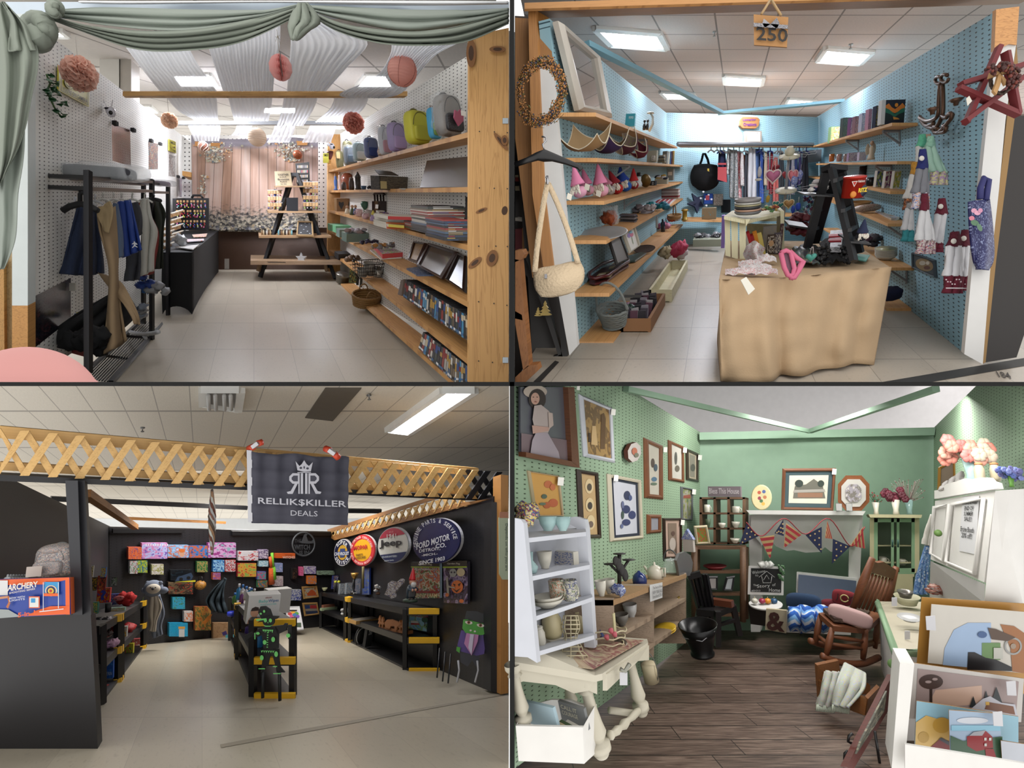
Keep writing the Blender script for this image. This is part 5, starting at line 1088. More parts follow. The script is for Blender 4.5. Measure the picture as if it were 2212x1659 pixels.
# gnomes
def gnome(lb,px,py,s,hat,body,beard='d8d2c6',lean=0,f=.4,fn=PL,hatp=None,grp='gnomes on the third left shelf'):
 M=fn(px,py,0,f)@Matrix.Scale(s/50,4)@Matrix.Rotation(lean,4,'Y');o=tg_('gnome_doll',lb,'gnome',M=M,loc=None,group=grp)
 MB().bl((0,6,9),(14,12,10.5),mat(body,.9),12,.08).mk('body',o,M);mb=MB();rnd=Rn(px)
 for k in rg(40):x=rnd.u(-13,13);z=22-rnd.random()*12-abs(x)*.3;mb.bl((x*.9,-2-rnd.random()*4,z),(2.6,2.2,4.5),mat(beard,.95),5,.3,k)
 q=mb.mk('beard',o,M);q['kind']='stuff'
 MB().la(Z(14,22,13,25,9,34,6,44,2.5,54,0,57),mat(hat,.9),16,c=(0,4,0)).mk('hat',o,M);MB().bl((0,-6,23),(4,3.5,3.2),mat('c89098',.9),8).mk('nose',o,M)
 return o
gnome('light pink gnome nearest the front with a brown tag',1251,426,52,'cc7a9c','c893a8',lean=-.28);gnome('dusty pink gnome behind the two light ones',1270,421,44,'b86a8c','b88898','8f8a84',lean=-.3,f=.7)
gnome('light pink gnome with a white tag, second in front',1297,424,54,'d27fa2','d09aae',lean=-.15);gnome('white and pink gnome with a snowy beard',1318,420,42,'c07a90','a8a4a4',lean=-.5,f=.6)
gnome('gnome with a red felt body and a long white beard',1335,417,44,'8a1c28','a81e1e',lean=-.5);gnome('blue hatted gnome with a bright blue body',1353,412,44,'1f3f94','1f55a8',lean=-.4);gnome('second blue hatted gnome, half hidden',1338,404,36,'1c2f6a','2a3a6a','6a5a4a',f=.7)
gnome('red hatted gnome beside the snowman',1368,408,36,'b0262a','8a2028',lean=-.05)
for x,y,l in((1230,425,'cream tag at the foot of the front gnome'),(1268,404,'white tag on the dusty pink gnome'),(1293,418,'white tag on the second light pink gnome')):tag(MB().box((0,0,0),(11,.8,11),'d8d2c4').mk('hang_tag',M=PL(x,y,f=-.15)@Matrix.Rotation(.3,4,'Y')),l,'tag')
M=PL(1379,404);o=lth('snowman','white and blue snowman with a black top hat','ornament',M,Z(0,0,7,0,8,6,5,13,5.5,17,4,22,0,23),prt(['d8dce0','8aa0c0','e0e0e0'],6,1));MB().la(Z(7,22,7,23,4,23,4,29,0,29),'16161a').mk('top_hat',o,M)
M=PL(1394,392,.2)@Matrix.Rotation(-1.1,4,'X');lth('round_tin','round golden brown tin leaning behind the snowman','tin',M,Z(0,0,14,0,14,6,0,6.5),mat('7a6238',.35,.4),sx=.8)
bx('tool_box','flat black printed box with a pink and white pattern','box',PL(1401,401),28,10,9,'17161a',txt=[('EO',10,4.5,4,6,'d0d0d0')])
o=bx('sock_box','cream box filled with navy and yellow printed socks','box',PL(1427,398,f=.3),28,10,12,'b0aa98');rnd=Rn(1);mb=MB()
for k in rg(9):mb.bl((rnd.u(-12,12),rnd.u(0,8),12+rnd.u(0,5)),(6,3.5,3),['1c2238','d8d8dc','b8922c'][k%3],6,.3,k)
q=mb.mk('sock_contents',o,PL(1427,398,f=.3));q['kind']='stuff'
# fourth to lowest left shelf
o=lth('metal_tray','large round silver tray with two small handles','tray',PL(1302,508,f=.35),Z(0,1,24,1,30,3,46,5,48,5,48,4,30,1,0,0),mat('a4a8ac',.35,.3),n=32);
clp('orange yarn pumpkin in a clear bag','yarn_pumpkin','pumpkin',PL(1315,486,f=.6),7,(6,5,6),12,['9a4a26','8a4020'],2,flat=.9);tag(rbox(MB(),(0,4,18),(34,16,36),film(a=.22),.5,amp=.3).mk('plastic_bag',M=PL(1315,486,f=.6)),'clear bag with a pink card around the yarn pumpkin','bag')
for i in rg(5):bx('cd_case',f'cd case, {ordn(i)} from the bottom of the pile on the fourth left shelf','cd',PL(1354+(i%2)*2,481-i*3.5,f=.45),34,11,3,mat(['5a5458','3a3c44','7a7478','44424a','64606a'][i],.3))
clp('clear bags of pale craft supplies','supply_bags','bag',PL(1390,464,f=.5),9,(20,10,10),9,[mat('9a949c',.3),mat('7e7880',.3),mat('b0a8ac',.3)],5)
clp('crumpled turquoise scarf hanging over the shelf edge','scarf','scarf',PL(1420,455,f=.15),9,(20,6,8),9,['2a8a9a','3aa0b0','1c6a80'],6)
flo('flag_cloth','folded red and white striped flag cloth','flag',B.level(519,BKF/(1310-1590)),Z(1412,437,1462,431,1446,444,1402,446),'c8c8c8',.03)
for k in rg(5):MB().prs([p+Vector((0,0,.035))for p in pps(B.level(519,BKF/(1310-1590)),[(1414+k*10,436-k),(1419+k*10,435-k),(1409+k*9,445.5),(1403+k*9,446)])],(0,0,-.01),'9a1f2c').mk('red_stripe',OB['flag_cloth'])
LN=lambda q,D3:Plane(*[(a[0],a[1],d)for a,d in zip(q,D3)])
q=Z(1313,522,1336,506,1356,560,1329,573);frm('picture_frame','dull grey board leaning on the fifth left shelf','picture frame',LN(q,(3.6,4.0,3.95)),q,2,'1c1a1a',mat('6a6460',.4),tk=.01)
q=Z(1341,503,1368,490,1380,533,1358,549);frm('picture_frame','white mounted flower drawing leaning on the fifth left shelf','picture frame',LN(q,(4.0,4.3,4.2)),q,3,'a8a294','d0ccc6',tk=.015,art=[('8a6ab0',ell(1357,510,4,5)),('b04a6a',ell(1362,508,4,5)),('6aa0b8',ell(1360,503,4,3)),('5a7a4a',Z(1362,514,1363,514,1366,528,1365,528))])
L5b=B.level(633,BKF/(1316-1590));RT=mat('4a1418',.3)
o=tg_('serving_tray','dark red rectangular serving tray with two cream magnolia panels','tray',L5b.at(1315,596));q=Z(1272,606,1300,585,1330,574,1356,572,1358,579,1340,590,1312,612,1285,619,1273,616)
P=[p+Vector((0,0,.02))for p in pps(L5b,q)];MB().prs(P,(0,0,-.012),RT).mk('tray_base',o);MB().tb([p+Vector((0,0,.03))for p in P],.012,RT,6,closed=True).mk('rim',o)
dcl('painted_panels',L5b,[('c8b88c',Z(1294,600,1328,594,1318,609,1282,613)),('c8b88c',Z(1316,586,1330,582,1324,589,1314,591)),('e4dccc',ell(1302,605,9,3)),('5a4a3a',ell(1312,601,4,1.5))],o,off=.03)
flo('tablet_sleeve','flat dark green packet in clear plastic on the fifth left shelf','packet',L5b,Z(1340,561,1384,548,1396,549,1372,566,1348,569),mat('3a4a46',.2),.015)
lth('woven_plate','round brown woven placemat plate','plate',PL(1392,541,f=.3),Z(0,0,20,2,22,4,20,3.4,0,2),mat('4a2e1e',.8,bump=.8,bs=200))
for x,y,w,h,c,l,nm in((1419,492,5,24,'a8b0b4','tall clear bottle with a dark cap','bottle'),(1432,500,9,26,'1c2234','dark bottle with a pink ribbon on the fifth left shelf','bottle')):lth('bottle',l,nm,PL(x,y),[(0,0),(w/2,0),(w/2,h*.7),(w/4,h*.8),(w/4,h),(0,h)],mat(c,.2))
clp('pink slippers folded on the fifth left shelf','slippers','shoes',PL(1438,495,f=.5),4,(14,6,4),9,['a85a78','b06a84'],7);clp('orange fabric pouch with white dog print','pouch','pouch',PL(1458,480,f=.4),4,(12,6,6),9,['b8402a','c04a30','c8c0bc'],8)
M=PL(1316,715,f=.35);o=tg_('white_basket','pale blue-white wicker basket with a tall hooped handle','basket',M=M);WB=mat('c9d2d0',.7,bump=1,bs=60);mb=MB()
for z in rg(7):mb.tb([((20+z*1.3)*cos(a),20+(16+z)*sin(a),3+z*5+sin(a*12+z*3.14)*.9)for a in[2*pi*k/48 for k in rg(48)]],2.6,WB,6,closed=True)
mb.la(Z(0,2,22,2),WB,c=(0,20,0));mb.mk('woven_body',o,M);MB().tb([(29*cos(a),20,34+52*sin(a))for a in[pi*k/20 for k in rg(21)]],2.2,WB).mk('handle',o,M)
clp('clear bag with a dark green booklet behind the white basket','plastic_bag','bag',B.pose(1345,676,3.8),5,(20,8,8),10,[mat('1e3a34',.3),mat('8a6a80',.3),mat('7a7278',.3)],3)
# boxes on the floor at the left
CB=wood('c8c2a0','b5ae8c',.8)
def crate(lb,D0_,D1_,k0,k1,h,m,name='wooden_crate',cat='crate',slats=True):
 """long open box beside the shelf, on the floor: side distances k0, k1; depths D0_..D1_"""
 o=tg_(name,lb,cat,at(B.vx+k0/D0_,B.vy+1271/D0_,D0_));fl=lambda k,D,hh:at(B.vx+k/D,B.vy+(1271-hh)/D,D)
 for a,c in(((k0,D0_),(k1,D0_)),((k1,D0_),(k1,D1_)),((k1,D1_),(k0,D1_)),((k0,D1_),(k0,D0_))):
  MB().prs([fl(*a,0),fl(*c,0),fl(*c,h),fl(*a,h)],(0,.03,0)if a[1]==c[1]else(.02,0,0),m).mk('side_panel',o)
 MB().prs([fl(k0,D0_,8),fl(k1,D0_,8),fl(k1,D1_,8),fl(k0,D1_,8)],(0,0,-.01),m).mk('bottom_panel',o);return o
o=crate('cardboard box of cds on the floor in front of the cream crate',3.62,4.35,-905,-690,110,mat('8a6240',.8),'cardboard_box','box');q=B.frt(3.6);dcl('black_label',q,[('1c1a18',Z(1348,637,1385,637,1385,643,1348,643))],o,off=.002)
rnd=Rn(7)
for k in rg(26):
 D=3.68+(k%9)*.075;kk=-880+(k//9)*62+rnd.u(-8,8);p=at(B.vx+kk/D,B.vy+(1271-40)/D,D);M=Matrix.Translation(p)@Matrix.Rotation(.35,4,'X')@Matrix.Rotation(rnd.u(-.2,.2),4,'Y')
 o=tag(MB().box((0,0,.045),(.05,.009,.1),['2a2830','4a4450','8a8690','5a3a4a','a8a4a8','1c1c22'][k%6]).mk('cd_case',M=M),f'cd case in the cardboard box, {ordn(k % 9)} from the front in its {["left", "middle", "right"][k // 9]} row','cd','cds in the cardboard box')
crate('long empty cream wooden crate along the lowest left shelf',4.45,5.9,-840,-640,120,CB)
for(x,y,cs,l,D)in((1462,552,['a02a4a','c0b0b4','b03050'],'red and white heart print cushion wrapped in plastic on the floor',5.9),(1431,552,['b8a888','a8987c'],'cream round pouch beside the wrapped cushion',5.8)):clp(l,'wrapped_cushion','cushion',B.pose(x,y+10,D),4,(12,8,14),14 if x>1450 else 8,cs,5,flat=.9)
# -- back wall: clothes, bag, signs
def bD(px):return BB.D(px,300)
o=slab('name_sign',BB,Z(1600,255,1632,256,1637,261,1634,275,1627,280,1600,279,1594,273,1596,261),.03,'8a6038',off=.04);tag(o,'small brown scalloped wooden sign with purple letters on the back wall','sign')
tx_('lettering',BB,Z(1598,259,1629,258,1631,275,1600,275),[('Lingering',.9,1),('Creations',.9,1)],'5a2a6a',o,off=.045,bold=.03)
pf=tg_('paper_notice','white printed notice in a grey frame above the clothes rail','notice',BB.at(1622,311));slab('frame',BB,rc(1604,286,1640,311),.03,'8f8a82',pf,off=.05);slab('paper',BB,rc(1609,289,1636,309),.002,'d8d8d6',pf,off=.055);tx_('lettering',BB,rc(1611,290,1634,293),['Unique Crafts & More'],'4a4a4a',pf,off=.06)
dcl('text_lines',BB,[('a8a8a8',rc(1612,295+2.4*k,1633,296+2.4*k))for k in rg(6)],pf,off=.06)
hb=tg_('tote_bag','black tote bag on the back blue wall with a yellow tag','bag',BB.at(1521,406));BKM=mat('0d0d10',.95)
mb=MB();R=[[at(lp(1498-2*sin(pi*v)+(5 if v>.85 else 0)*(v-.85)*6,1545+2*sin(pi*v)-(5 if v>.85 else 0)*(v-.85)*6,u/10),lp(361,404,v)+3*sin(pi*u/10)*v,bD(1520)-.1-.12*sin(pi*u/10)*sin(pi*v))for u in rg(11)]for v in[k/10 for k in rg(11)]]
mb.grid(R,BKM).mk('bag_body',hb,tk=.05);MB().tb([at(x,y,bD(1520)-.12)for x,y in Z(1510,362,1516,345,1519,332,1523,332,1529,345,1533,364)],.016,BKM).mk('strap',hb);MB().prs([at(x,y,bD(1520)-.24)for x,y in rc(1528,364,1532,372)],(0,.01,0),'c8a82a').mk('yellow_tag',hb)
CL=[(1551,1569,325,358,392,'1d2444','a81e26','navy and red striped beach trousers'),(1570,1579,322,350,377,'c8c8c8','1c1c20','white and black patterned shirt'),(1577,1593,324,380,428,'2c2e30','9aa0a0','black dress with small white flowers'),(1584,1591,325,370,400,'6aa088','2a2a30','mint and black patterned dress'),(1591,1602,327,380,431,'a8404c','c86a72','coral red patterned dress'),(1599,1607,331,360,401,'c0b8b8','9a6a70','white and rose patterned blouse'),(1604,1611,335,350,370,'b0542e','b0542e','orange blouse'),(1608,1617,326,380,430,'3a3c44','2a2c34','charcoal trousers'),(1616,1632,321,380,431,'bdbcc0','b0b0b4','off white long trousers'),(1631,1642,322,380,438,'5a76a4','4a6694','faded blue jeans'),(1641,1650,322,380,438,'3a58a0','2f4c90','brighter blue jeans'),(1650,1657,328,380,400,'b0a08a','a89880','beige trousers'),(1657,1662,326,370,410,'8a3040','a85a64','dark red patterned blouse'),(1663,1672,328,380,420,'7a1a26','5a1520','wine red dress'),(1671,1680,340,380,440,'b05a54','a04a48','salmon trousers'),(1684,1692,328,370,420,'35383e','5a5a60','dark speckled blouse'),(1700,1709,327,370,420,'3e4464','32385a','slate blue shirt'),(1709,1716,328,370,420,'8a8a94','6a6a74','grey shirt'),(1716,1724,326,370,410,'2a3a6a','243060','dark blue shirt'),(1724,1733,330,375,400,'35305a','2a264a','violet striped shirt'),(1732,1745,332,380,420,'14141e','101018','black long coat')]
rnd=Rn(3)
for i,(x0,x1,y0,ym,y1,c1,c2,l)in en(CL):
 D=bD((x0+x1)/2)-.45-.05*(i%3);L=[(x0+1.5,y0,D),(x0,ym,D),(x0-.5,y1,D)];Rr=[(x1-2,y0,D+.05),(x1,ym,D+.05),(x1+.5,y1+1,D+.05)]
 o=gmt(l+' on the back rail','hanging_garment','clothes',L,Rr,mat(c1,.9)if 'pattern' not in l and 'flower' not in l else prt([c1,c2,c1,'c8c4c0' if i<6 else c2],9,i),'clothes on the back rail',fo=1.6,amp=.03,seed=i,nu=10)
 if i==0:
  q=B.frt(D-.06);dcl('red_bands',q,[('a81e26',[(x0-.5,352),(x1,352),(x1,356),(x0-.5,356)]),('a81e26',[(x0-.6,361),(x1+.2,361),(x1+1,394),(x0-1,388)])],o,off=0)
for k,x in en((1536,1549,1556,1563,1573,1585,1597,1608,1624,1640,1648,1664,1680,1686,1704,1709,1714,1720,1727,1735,1742)):
 hgr(f'{["white", "pale", "blue"][x % 3]} hanger, {ordn(k)} from the left end of the back rail',x,326 if x>1549 else 324,bD(x)-.5,14,11,['c8c8cc','b8c4c8','3a4a9a'][x%3],'hangers on the back rail',r=.007)
BO=lambda lb,nm,cat,pts,m,D=.12,th=.04:tag(MB().prs([at(x,y,bD(x)-D)for x,y in pts],(0,th,0),m).mk(nm),lb,cat)
o=BO('navy bunting star with white stars on the back wall','star_banner','banner',Z(1495,417,1506,426,1520,422,1514,434,1521,445,1511,446,1507,460,1501,446,1485,439,1500,434),'1a2040')
dcl('white_stars',BB,[('d8d8dc',ell(x,y,2.6,2.2,5))for x,y in Z(1499,424,1510,431,1516,440,1505,453,1493,438,1503,440)]+[('8a2430',rc(1503,432,1511,442))],o,off=.2)
for q,c,l in((rc(1521,418,1540,440),'blue','blue card of small tools in a hanging packet'),(rc(1542,419,1562,443),'clear','clear packet with a silver disc on the back wall'),(rc(1560,431,1578,458),'dark','small black pouch hanging under the packets')):
 BO(l,'hanging_packet','packet',q,{'blue':mat('34509a',.2),'clear':prt(['a8a098','8a8078','c8c4bc'],4,2,.2),'dark':'101014','grey':mat('8f8f9c',.2),'rose':mat('a08a90',.2)}[c])
M=B.pose(1479,475,7.2);lth('gold_spool','spool of gold ribbon on the low back shelf','spool',M,Z(0,0,7,0,7,2,5,2,5,20,7,20,7,22,0,22),mat('9a7a24',.4,.3))
o=lth('handle_basket','small brown basket with a high handle near the back corner','basket',B.pose(1457,472,6.9),Z(0,0,13,0,16,8,14,8,12,2,0,2),WK);MB().tb([(3*cos(a),0,8+22*sin(a))for a in[pi*k/8 for k in rg(9)]],1.2,WK).mk('handle',o,B.pose(1457,472,6.9))
bx('gift_set','open tan lidded box with a striped base on the low back shelf','box',B.pose(1531,474,7.4),30,6,25,'8c7c62',txt=None,frt=prt(['8c7c62','8c7c62','5a9aa8','8c7c62'],1,3))
o=bx('storage_bin','pale grey green bin of black bits on the floor by the back wall','bin',B.pose(1528,533,7.2),60,24,16,'8f9585');clp('black and clear packets heaped in the pale bin','packet_heap','packets',B.pose(1528,519,7.25),9,(24,10,6),8,[mat('1c1c20',.3),mat('8a8c90',.3),mat('44464a',.3)],4)
bx('purple_roll','tall lavender roll standing left of the cream crate','roll',B.pose(1561,536,6.4),7,5,72,'7a62a4')
# -- cloth covered table
TAN=mat('b09676',.9,bump=.15,bs=120);tb=tg_('covered_table','large table under a tan tablecloth in the middle of the blue booth','table',at(1700,820,2.85));ft=Z3(1553,604,2.8,1640,603,2.85,1740,596,2.9,1840,586,2.97,1922,577,3.05)
mt=MB().grid([[at(*cv(ft,u/20))for u in rg(21)],[at(*(lp(cv(ft,u/20)[k],cv(Z3(1572,520,4.4,1840,522,4.5),u/20)[k],1)for k in rg(3)))for u in rg(21)]],TAN).mk('table_top',tb)
cloth('tablecloth_front',[(x,y-1,D)for x,y,D in ft],Z3(1556,823,2.76,1600,825,2.74,1660,825,2.74,1685,809,2.84,1730,812,2.82,1765,799,2.9,1810,795,2.9,1840,786,2.97,1884,789,3.02),TAN,tb,nu=90,nv=16,fo=6,amp=.014,along=False,tk=.01,noise_a=.03)
cloth('tablecloth_side',Z3(1553,604,2.8,1562,560,3.5,1570,525,4.3),Z3(1556,823,2.77,1549,740,3.1,1552,700,3.4),TAN,tb,nu=12,nv=8,amp=.01,tk=.01)
TBP=Plane((1553,604,2.8),(1922,577,3.05),(1572,522,4.4));TP=lambda px,py,yaw=0,**k:B.pose(px,py,TBP.D(px,py),yaw,**k)
# slatted crate with books and plates
CRW=wood('c9c3a2','aca684',.8,axis=1);o=tg_('slatted_crate','cream slatted wooden crate on end on the table','crate',at(1625,560,3.5));cf2=B.frt(3.5)
for q in(Z(1565,468,1577,469,1578,555,1567,552),Z(1579,469,1594,471,1594,560,1581,556),Z(1597,472,1611,474,1611,563,1598,561)):slab('slat',cf2,q,.03,CRW,o)
slab('slat',B.frt(4.1),rc(1613,470,1690,478),.03,CRW,o);slab('slat',B.frt(4.1),rc(1613,484,1690,520),.03,CRW,o);slab('side_panel',B.frt(3.7),Z(1686,456,1694,456,1694,562,1686,566),.35,CRW,o)
MB().prs(AT(1564,467,3.45,1612,477,3.45,1694,458,3.75,1640,452,4.4,1582,455,4.3),(0,0,-.02),CRW).mk('top_slats',o);slab('corner_block',B.frt(3.44),Z(1611,474,1621,473,1611,490),.03,CRW,o)
for i,(c,x,w,h,ln,l)in en((('b8b4ac',1616,9,66,-.28,'white'),('9a1c22',1622,8,68,-.26,'red'),('8a1820',1629,7,62,-.25,'dark red'),('b8741c',1636,8,68,-.24,'orange'),('b8a85c',1645,9,64,-.24,'pale yellow'),('1c2c24',1655,8,56,-.5,'dark green'))):
 bx('book',f'{l} book leaning in the cream crate','book',B.pose(x+8,566,3.62)@Matrix.Rotation(ln,4,'Y'),w,14,h,c,group='books in the cream crate')
for x,w,h,c,l in((1659,26,62,'b0aca8','white paperback with a letter design, behind the others'),(1664,16,42,'3a2a22','book with an oval portrait cover'),(1677,14,46,'4a4450','dark paperback with a face on the cover'),(1684,6,66,'3a1420','maroon spined hardback at the right side of the crate')):
 o=bx('book',l,'book',B.pose(x,548,3.9 if w>20 else 3.7),w,5,h,c,prt([c,'b8b0a4',c],2,x%7));
 if w==16:MB().la(Z(0,0,5,0),'c8a078',16,ax='y',c=(0,-1,24),sy=1.4).mk('oval_portrait',o,B.pose(x,548,3.7))
for i,(c,l,h)in en((('6f7074','dark grey plate, lowest of the stack',7),('c09a84','peach plate, second from the bottom of the stack',6),('3c3e42','charcoal plate, third from the bottom of the stack',7),('b8b08c','cream plate, third from the top of the stack',5),('c8c8c4','white plate, second from the top of the stack',5),('8e8a8a','pale grey deep plate on top of the stack',9))):
 z=[0,5.5,10.5,16.5,21,25][i];w=28.5;lth('stacked_plate',l,'plate',B.pose(1615,462-z,3.62,fp=700),[(0,0),(w*.85,0),(w,h*.5),(w,h),(w*.95,h),(w*.85,h*.4),(0,h*.35)],mat(c,.35),'stack of round plates on the crate',30)
o=clp('red, green and cream crocheted trivets behind the plates','crochet_trivets','trivet',B.pose(1663,459,3.8),26,(17,8,12),4,['8a3a2c','5a8a54','c8b890','7a3028','c0a060'],3,True)
# rotating display with ornaments
RM=B.pose(1683,560,4.6);o=tg_('rotating_rack','cream rotating ornament rack with a grey pole','display stand',M=RM);MB().tb(Z3(0,0,40,0,0,225),3,mat('8f9094',.4,.3)).mk('pole',o,RM);DM=mat('c8c2ac',.5)
for z,r in((148,20),(214,19)):MB().la([(0,-2),(r,-1),(r,2),(4,4),(0,4)],DM,28,c=(0,0,z)).mk('disc',o,RM)
MB().la(Z(0,0,6,0,9,4,9,10,6,13,6,16,0,17),DM,c=(0,0,217)).mk('finial',o,RM)
for z in(150,216):
 for k in rg(10):a=k*.628+.2;MB().tb([(0,0,z),(48*cos(a),30*sin(a),z+1),(50*cos(a),31*sin(a),z+5)],.5,'a8a8ac',4).mk('wire_arm',o,RM)
def heart(lb,px,py,s,c,D=4.1,trim=None,nm='heart_ornament',sy=1.0,hang=20):
 M=B.pose(px,py,D,sc=s/20);R=[];n=26;P=[(16*sin(t)**3*.6,(13*cos(t)-5*cos(2*t)-2*cos(3*t)-cos(4*t))*.6*sy)for t in[2*pi*k/n for k in rg(n)]]
 V=Z3(0,-4,0,0,3,0)+[(x*.6,-3.4,z*.6)for x,z in P]+[(x,0,z)for x,z in P]+[(x*.6,3,z*.6)for x,z in P];Fc=[]
 for i in rg(n):j=(i+1)%n;Fc+=[[0,2+i,2+j],[2+i,2+n+i,2+n+j,2+j],[2+n+i,2+2*n+i,2+2*n+j,2+n+j],[1,2+2*n+j,2+2*n+i]]
 o=MB().add(V,Fc,c,True).mk(nm,M=M);tag(o,lb,'ornament')
 if trim:MB().tb([(x*1.05,0,z*1.05)for x,z in P],1.2,trim,5,closed=True).mk('lace_trim',o,M)
 MB().tb([(-3,0,5),(-1,0,hang),(1,0,hang),(3,0,5)],.45,'c8b8b4',4).mk('ribbon',o,M);return o
heart('large pink heart cushion with a lace edge on the rack',1670,380,33,'b8688c',trim='d8c4c4');heart('long pink lace heart hanging at the right of the pole',1713,380,21,'c8707c',sy=1.6,trim='cfa0a0');heart('coral red heart half hidden beside the lace one',1698,378,18,'a83a44',4.25,sy=1.3);heart('red polka dot heart behind the pink cushion',1676,362,18,'8a1c2c',4.4);heart('teal heart with a crocheted border, left one',1676,440,14,'1c6a64',trim='c0bcb0');heart('teal heart with a crocheted border, right one',1686,443,13,'1c6460',4.12,trim='c0bcb0');heart('gold satin heart with a pearl centre',1704,440,22,'a07848',trim='c8b488');heart
for x,y,w,h,c,l,n in((1729,378,12,22,'1f3a96','long blue floral mitt at the right of the rack',1),(1716,390,14,20,'2448a0','blue floral mitt hanging behind the lace heart',2),(1713,452,9,18,'1e3c9a','bright blue fabric fish, left one',4),(1724,446,10,18,'2444a8','bright blue fabric fish, right one',5),(1659,430,9,15,'a8842a','gold painted face mask ornament',6),(1641,372,10,24,'b8b4b8','white plush flamingo shaped ornament',7),(1638,388,14,6,'c8c4be','white ruffled flower ornament left of the pink heart',8)):
 M=B.pose(x,y,4.1);o=tag(MB().bl((0,0,0),(w*.5,3,h*.5),prt([c,c,c,'c0c0c8' if 'floral' in l else c],5,n)if n<4 else mat(c,.7),10,.35,n,1.2).mk('hanging_ornament',M=M),l,'ornament');MB().tb([(0,0,h*.4),(0,0,h*.5+12)],.4,'c8c0b8',4).mk('ribbon',o,M)
clp('cluster of coloured glass beads and baubles behind the ladder','bead_cluster','beads',B.pose(1752,462,5.0),50,(18,10,36),3,[mat(c,.15)for c in('2a2a5a','5a2040','24504a','8a8a94','3a1c2a')],4,True,1)
# small black ladder on the table with a cracker tin
LBm=mat('19181b',.45);o=tg_('stepladder_display','small black wooden stepladder on the table','display stand',at(1800,560,3.3));ld=lambda a,c,w=.045,d=.025,n='leg':MB().bar(at(*a),at(*c),w,d,LBm).mk(n,o)
ld((1744,535,3.45),(1787,363,3.2));ld((1845,564,3.0),(1797,364,3.1));ld((1761,524,3.75),(1806,366,3.3));ld((1857,546,3.35),(1816,366,3.25));ld((1783,363,3.15),(1821,366,3.2),.06,.03,'top_board')
MB().prs(AT(1738,419,3.15,1868,427,3.05,1868,430,3.05,1738,422,3.15),B.ax(3,.35),LBm).mk('tier',o);MB().prs(AT(1836,521,3.0,1882,526,3.0,1882,529,3.0,1836,525,3.0),B.ax(3,.35),LBm).mk('tier',o);MB().prs(AT(1704,485,3.5,1748,492,3.4,1748,496,3.4,1704,489,3.5),B.ax(3,.35),LBm).mk('tier',o)
for y,u in Z(390,.85,455,.5,497,.2):ld((lp(1744,1787,u),y,3.4),(lp(1761,1806,u),y-6,3.7),.02,.02,'rung');ld((lp(1845,1797,u),y,3.0),(lp(1857,1816,u),y-8,3.3),.02,.02,'rung')
M=B.pose(1841,426,3.02);o=lth('cracker_tin','tall red cracker tin on the black stepladder','tin',M,Z(0,0,22,0,22,41,23,41,23,44,20,45,0,45),mat('a8281c',.25,.2),n=30);MB().bl((8,-17.5,14),(13,4.5,13),mat('141c34',.3),12).mk('dark_roundel',o,M);MB().bl((-8,-18,8),(8,4,8),mat('c87a24',.4),10).mk('cracker_print',o,M)
ltext('lettering','RITZ',(8,16),19,9,'d8b428',o,M,y=-22.6,bold=.06);MB().add(Z3(-18,-21.5,36,-6,-23,36,-12,-22.4,24),[[0,1,2]],'d8d0c8').mk('triangle_mark',o,M);MB().add(Z3(-16,-22,34.8,-8,-23.4,34.8,-12,-22.8,26.5),[[0,1,2]],'a8281c').mk('triangle_mark',o,M);ltext('lettering','Nabisco',(2,35),14,5,'d8d0c8',o,M,y=-23.5)
gnome('navy hatted gnome with a shaggy white beard on the stepladder',1862,520,40,'1c2440','14141c',fn=lambda px,py,yaw,f:B.pose(px,py,3.0),grp=None);clp('white cotton swabs and flag fabric heaped left of the stepladder','fabric_heap','fabric',B.pose(1770,420,3.3),14,(16,6,24),8,['c4c0bc','1c2244','b8b0b0','c0a0a8','d0ccc8'],5)
# fabrics on the table
RWH=prt(['cac6c6','cac6c6','c8c4c4','b02a2a','cac6c6','cac6c6'],8,2);o=tg_('print_cloth','heap of white cloth with a red print at the front left of the table','cloth',TBP.at(1620,598));rnd=Rn(2)
for k,(x,y,w,h)in en(((1600,596,62,14),(1634,588,62,16),(1654,570,44,20),(1620,578,46,12),(1644,596,66,10))):
 M=TP(x,y);mb=MB();R=[[(u/12*w-w/2,26*v/8,2+h*sin(pi*(v+1)/10)*(.6+.5*noise.noise(Vector((u*.45,v*.5,k))))*sin(pi*(u+1)/14)+2.5*sin(u*1.4+v))for u in rg(13)]for v in rg(9)];mb.grid(R,RWH).mk('cloth_fold',o,M)
MB().grid([[at(lp(1608,1650,u/8)+3*sin(v),lp(572,518,v/8)+16*abs(u/8-.45)*v/4,3.3+.1*sin(u))for u in rg(9)]for v in rg(9)],RWH).mk('cloth_fold',o)
tag(MB().prs([at(x,y,2.72)for x,y in Z(1600,605,1612,598,1631,624,1617,637)],(0,.004,0),'d8d4c8').mk('price_tag'),'cream handwritten price tag hanging over the front of the tablecloth','tag')
PK=mat('c0607c',.6);o=tg_('dog_harness','pink mesh pet harness on the table','harness',TBP.at(1712,596));MB().prs([at(x,y,2.78)for x,y in Z(1689,548,1702,546,1714,588,1703,594)],(0,.02,.01),'6a4858').mk('mesh_panel',o)
for P in(Z(1687,546,1698,541,1708,546,1716,580,1712,594,1702,595,1694,578,1687,546),Z(1706,543,1722,558,1736,566,1726,584,1716,600,1706,600),Z(1700,592,1712,601,1722,590,1732,566)):MB().tb([at(x,y,2.77)for x,y in P],.012,PK,6).mk('strap',o)
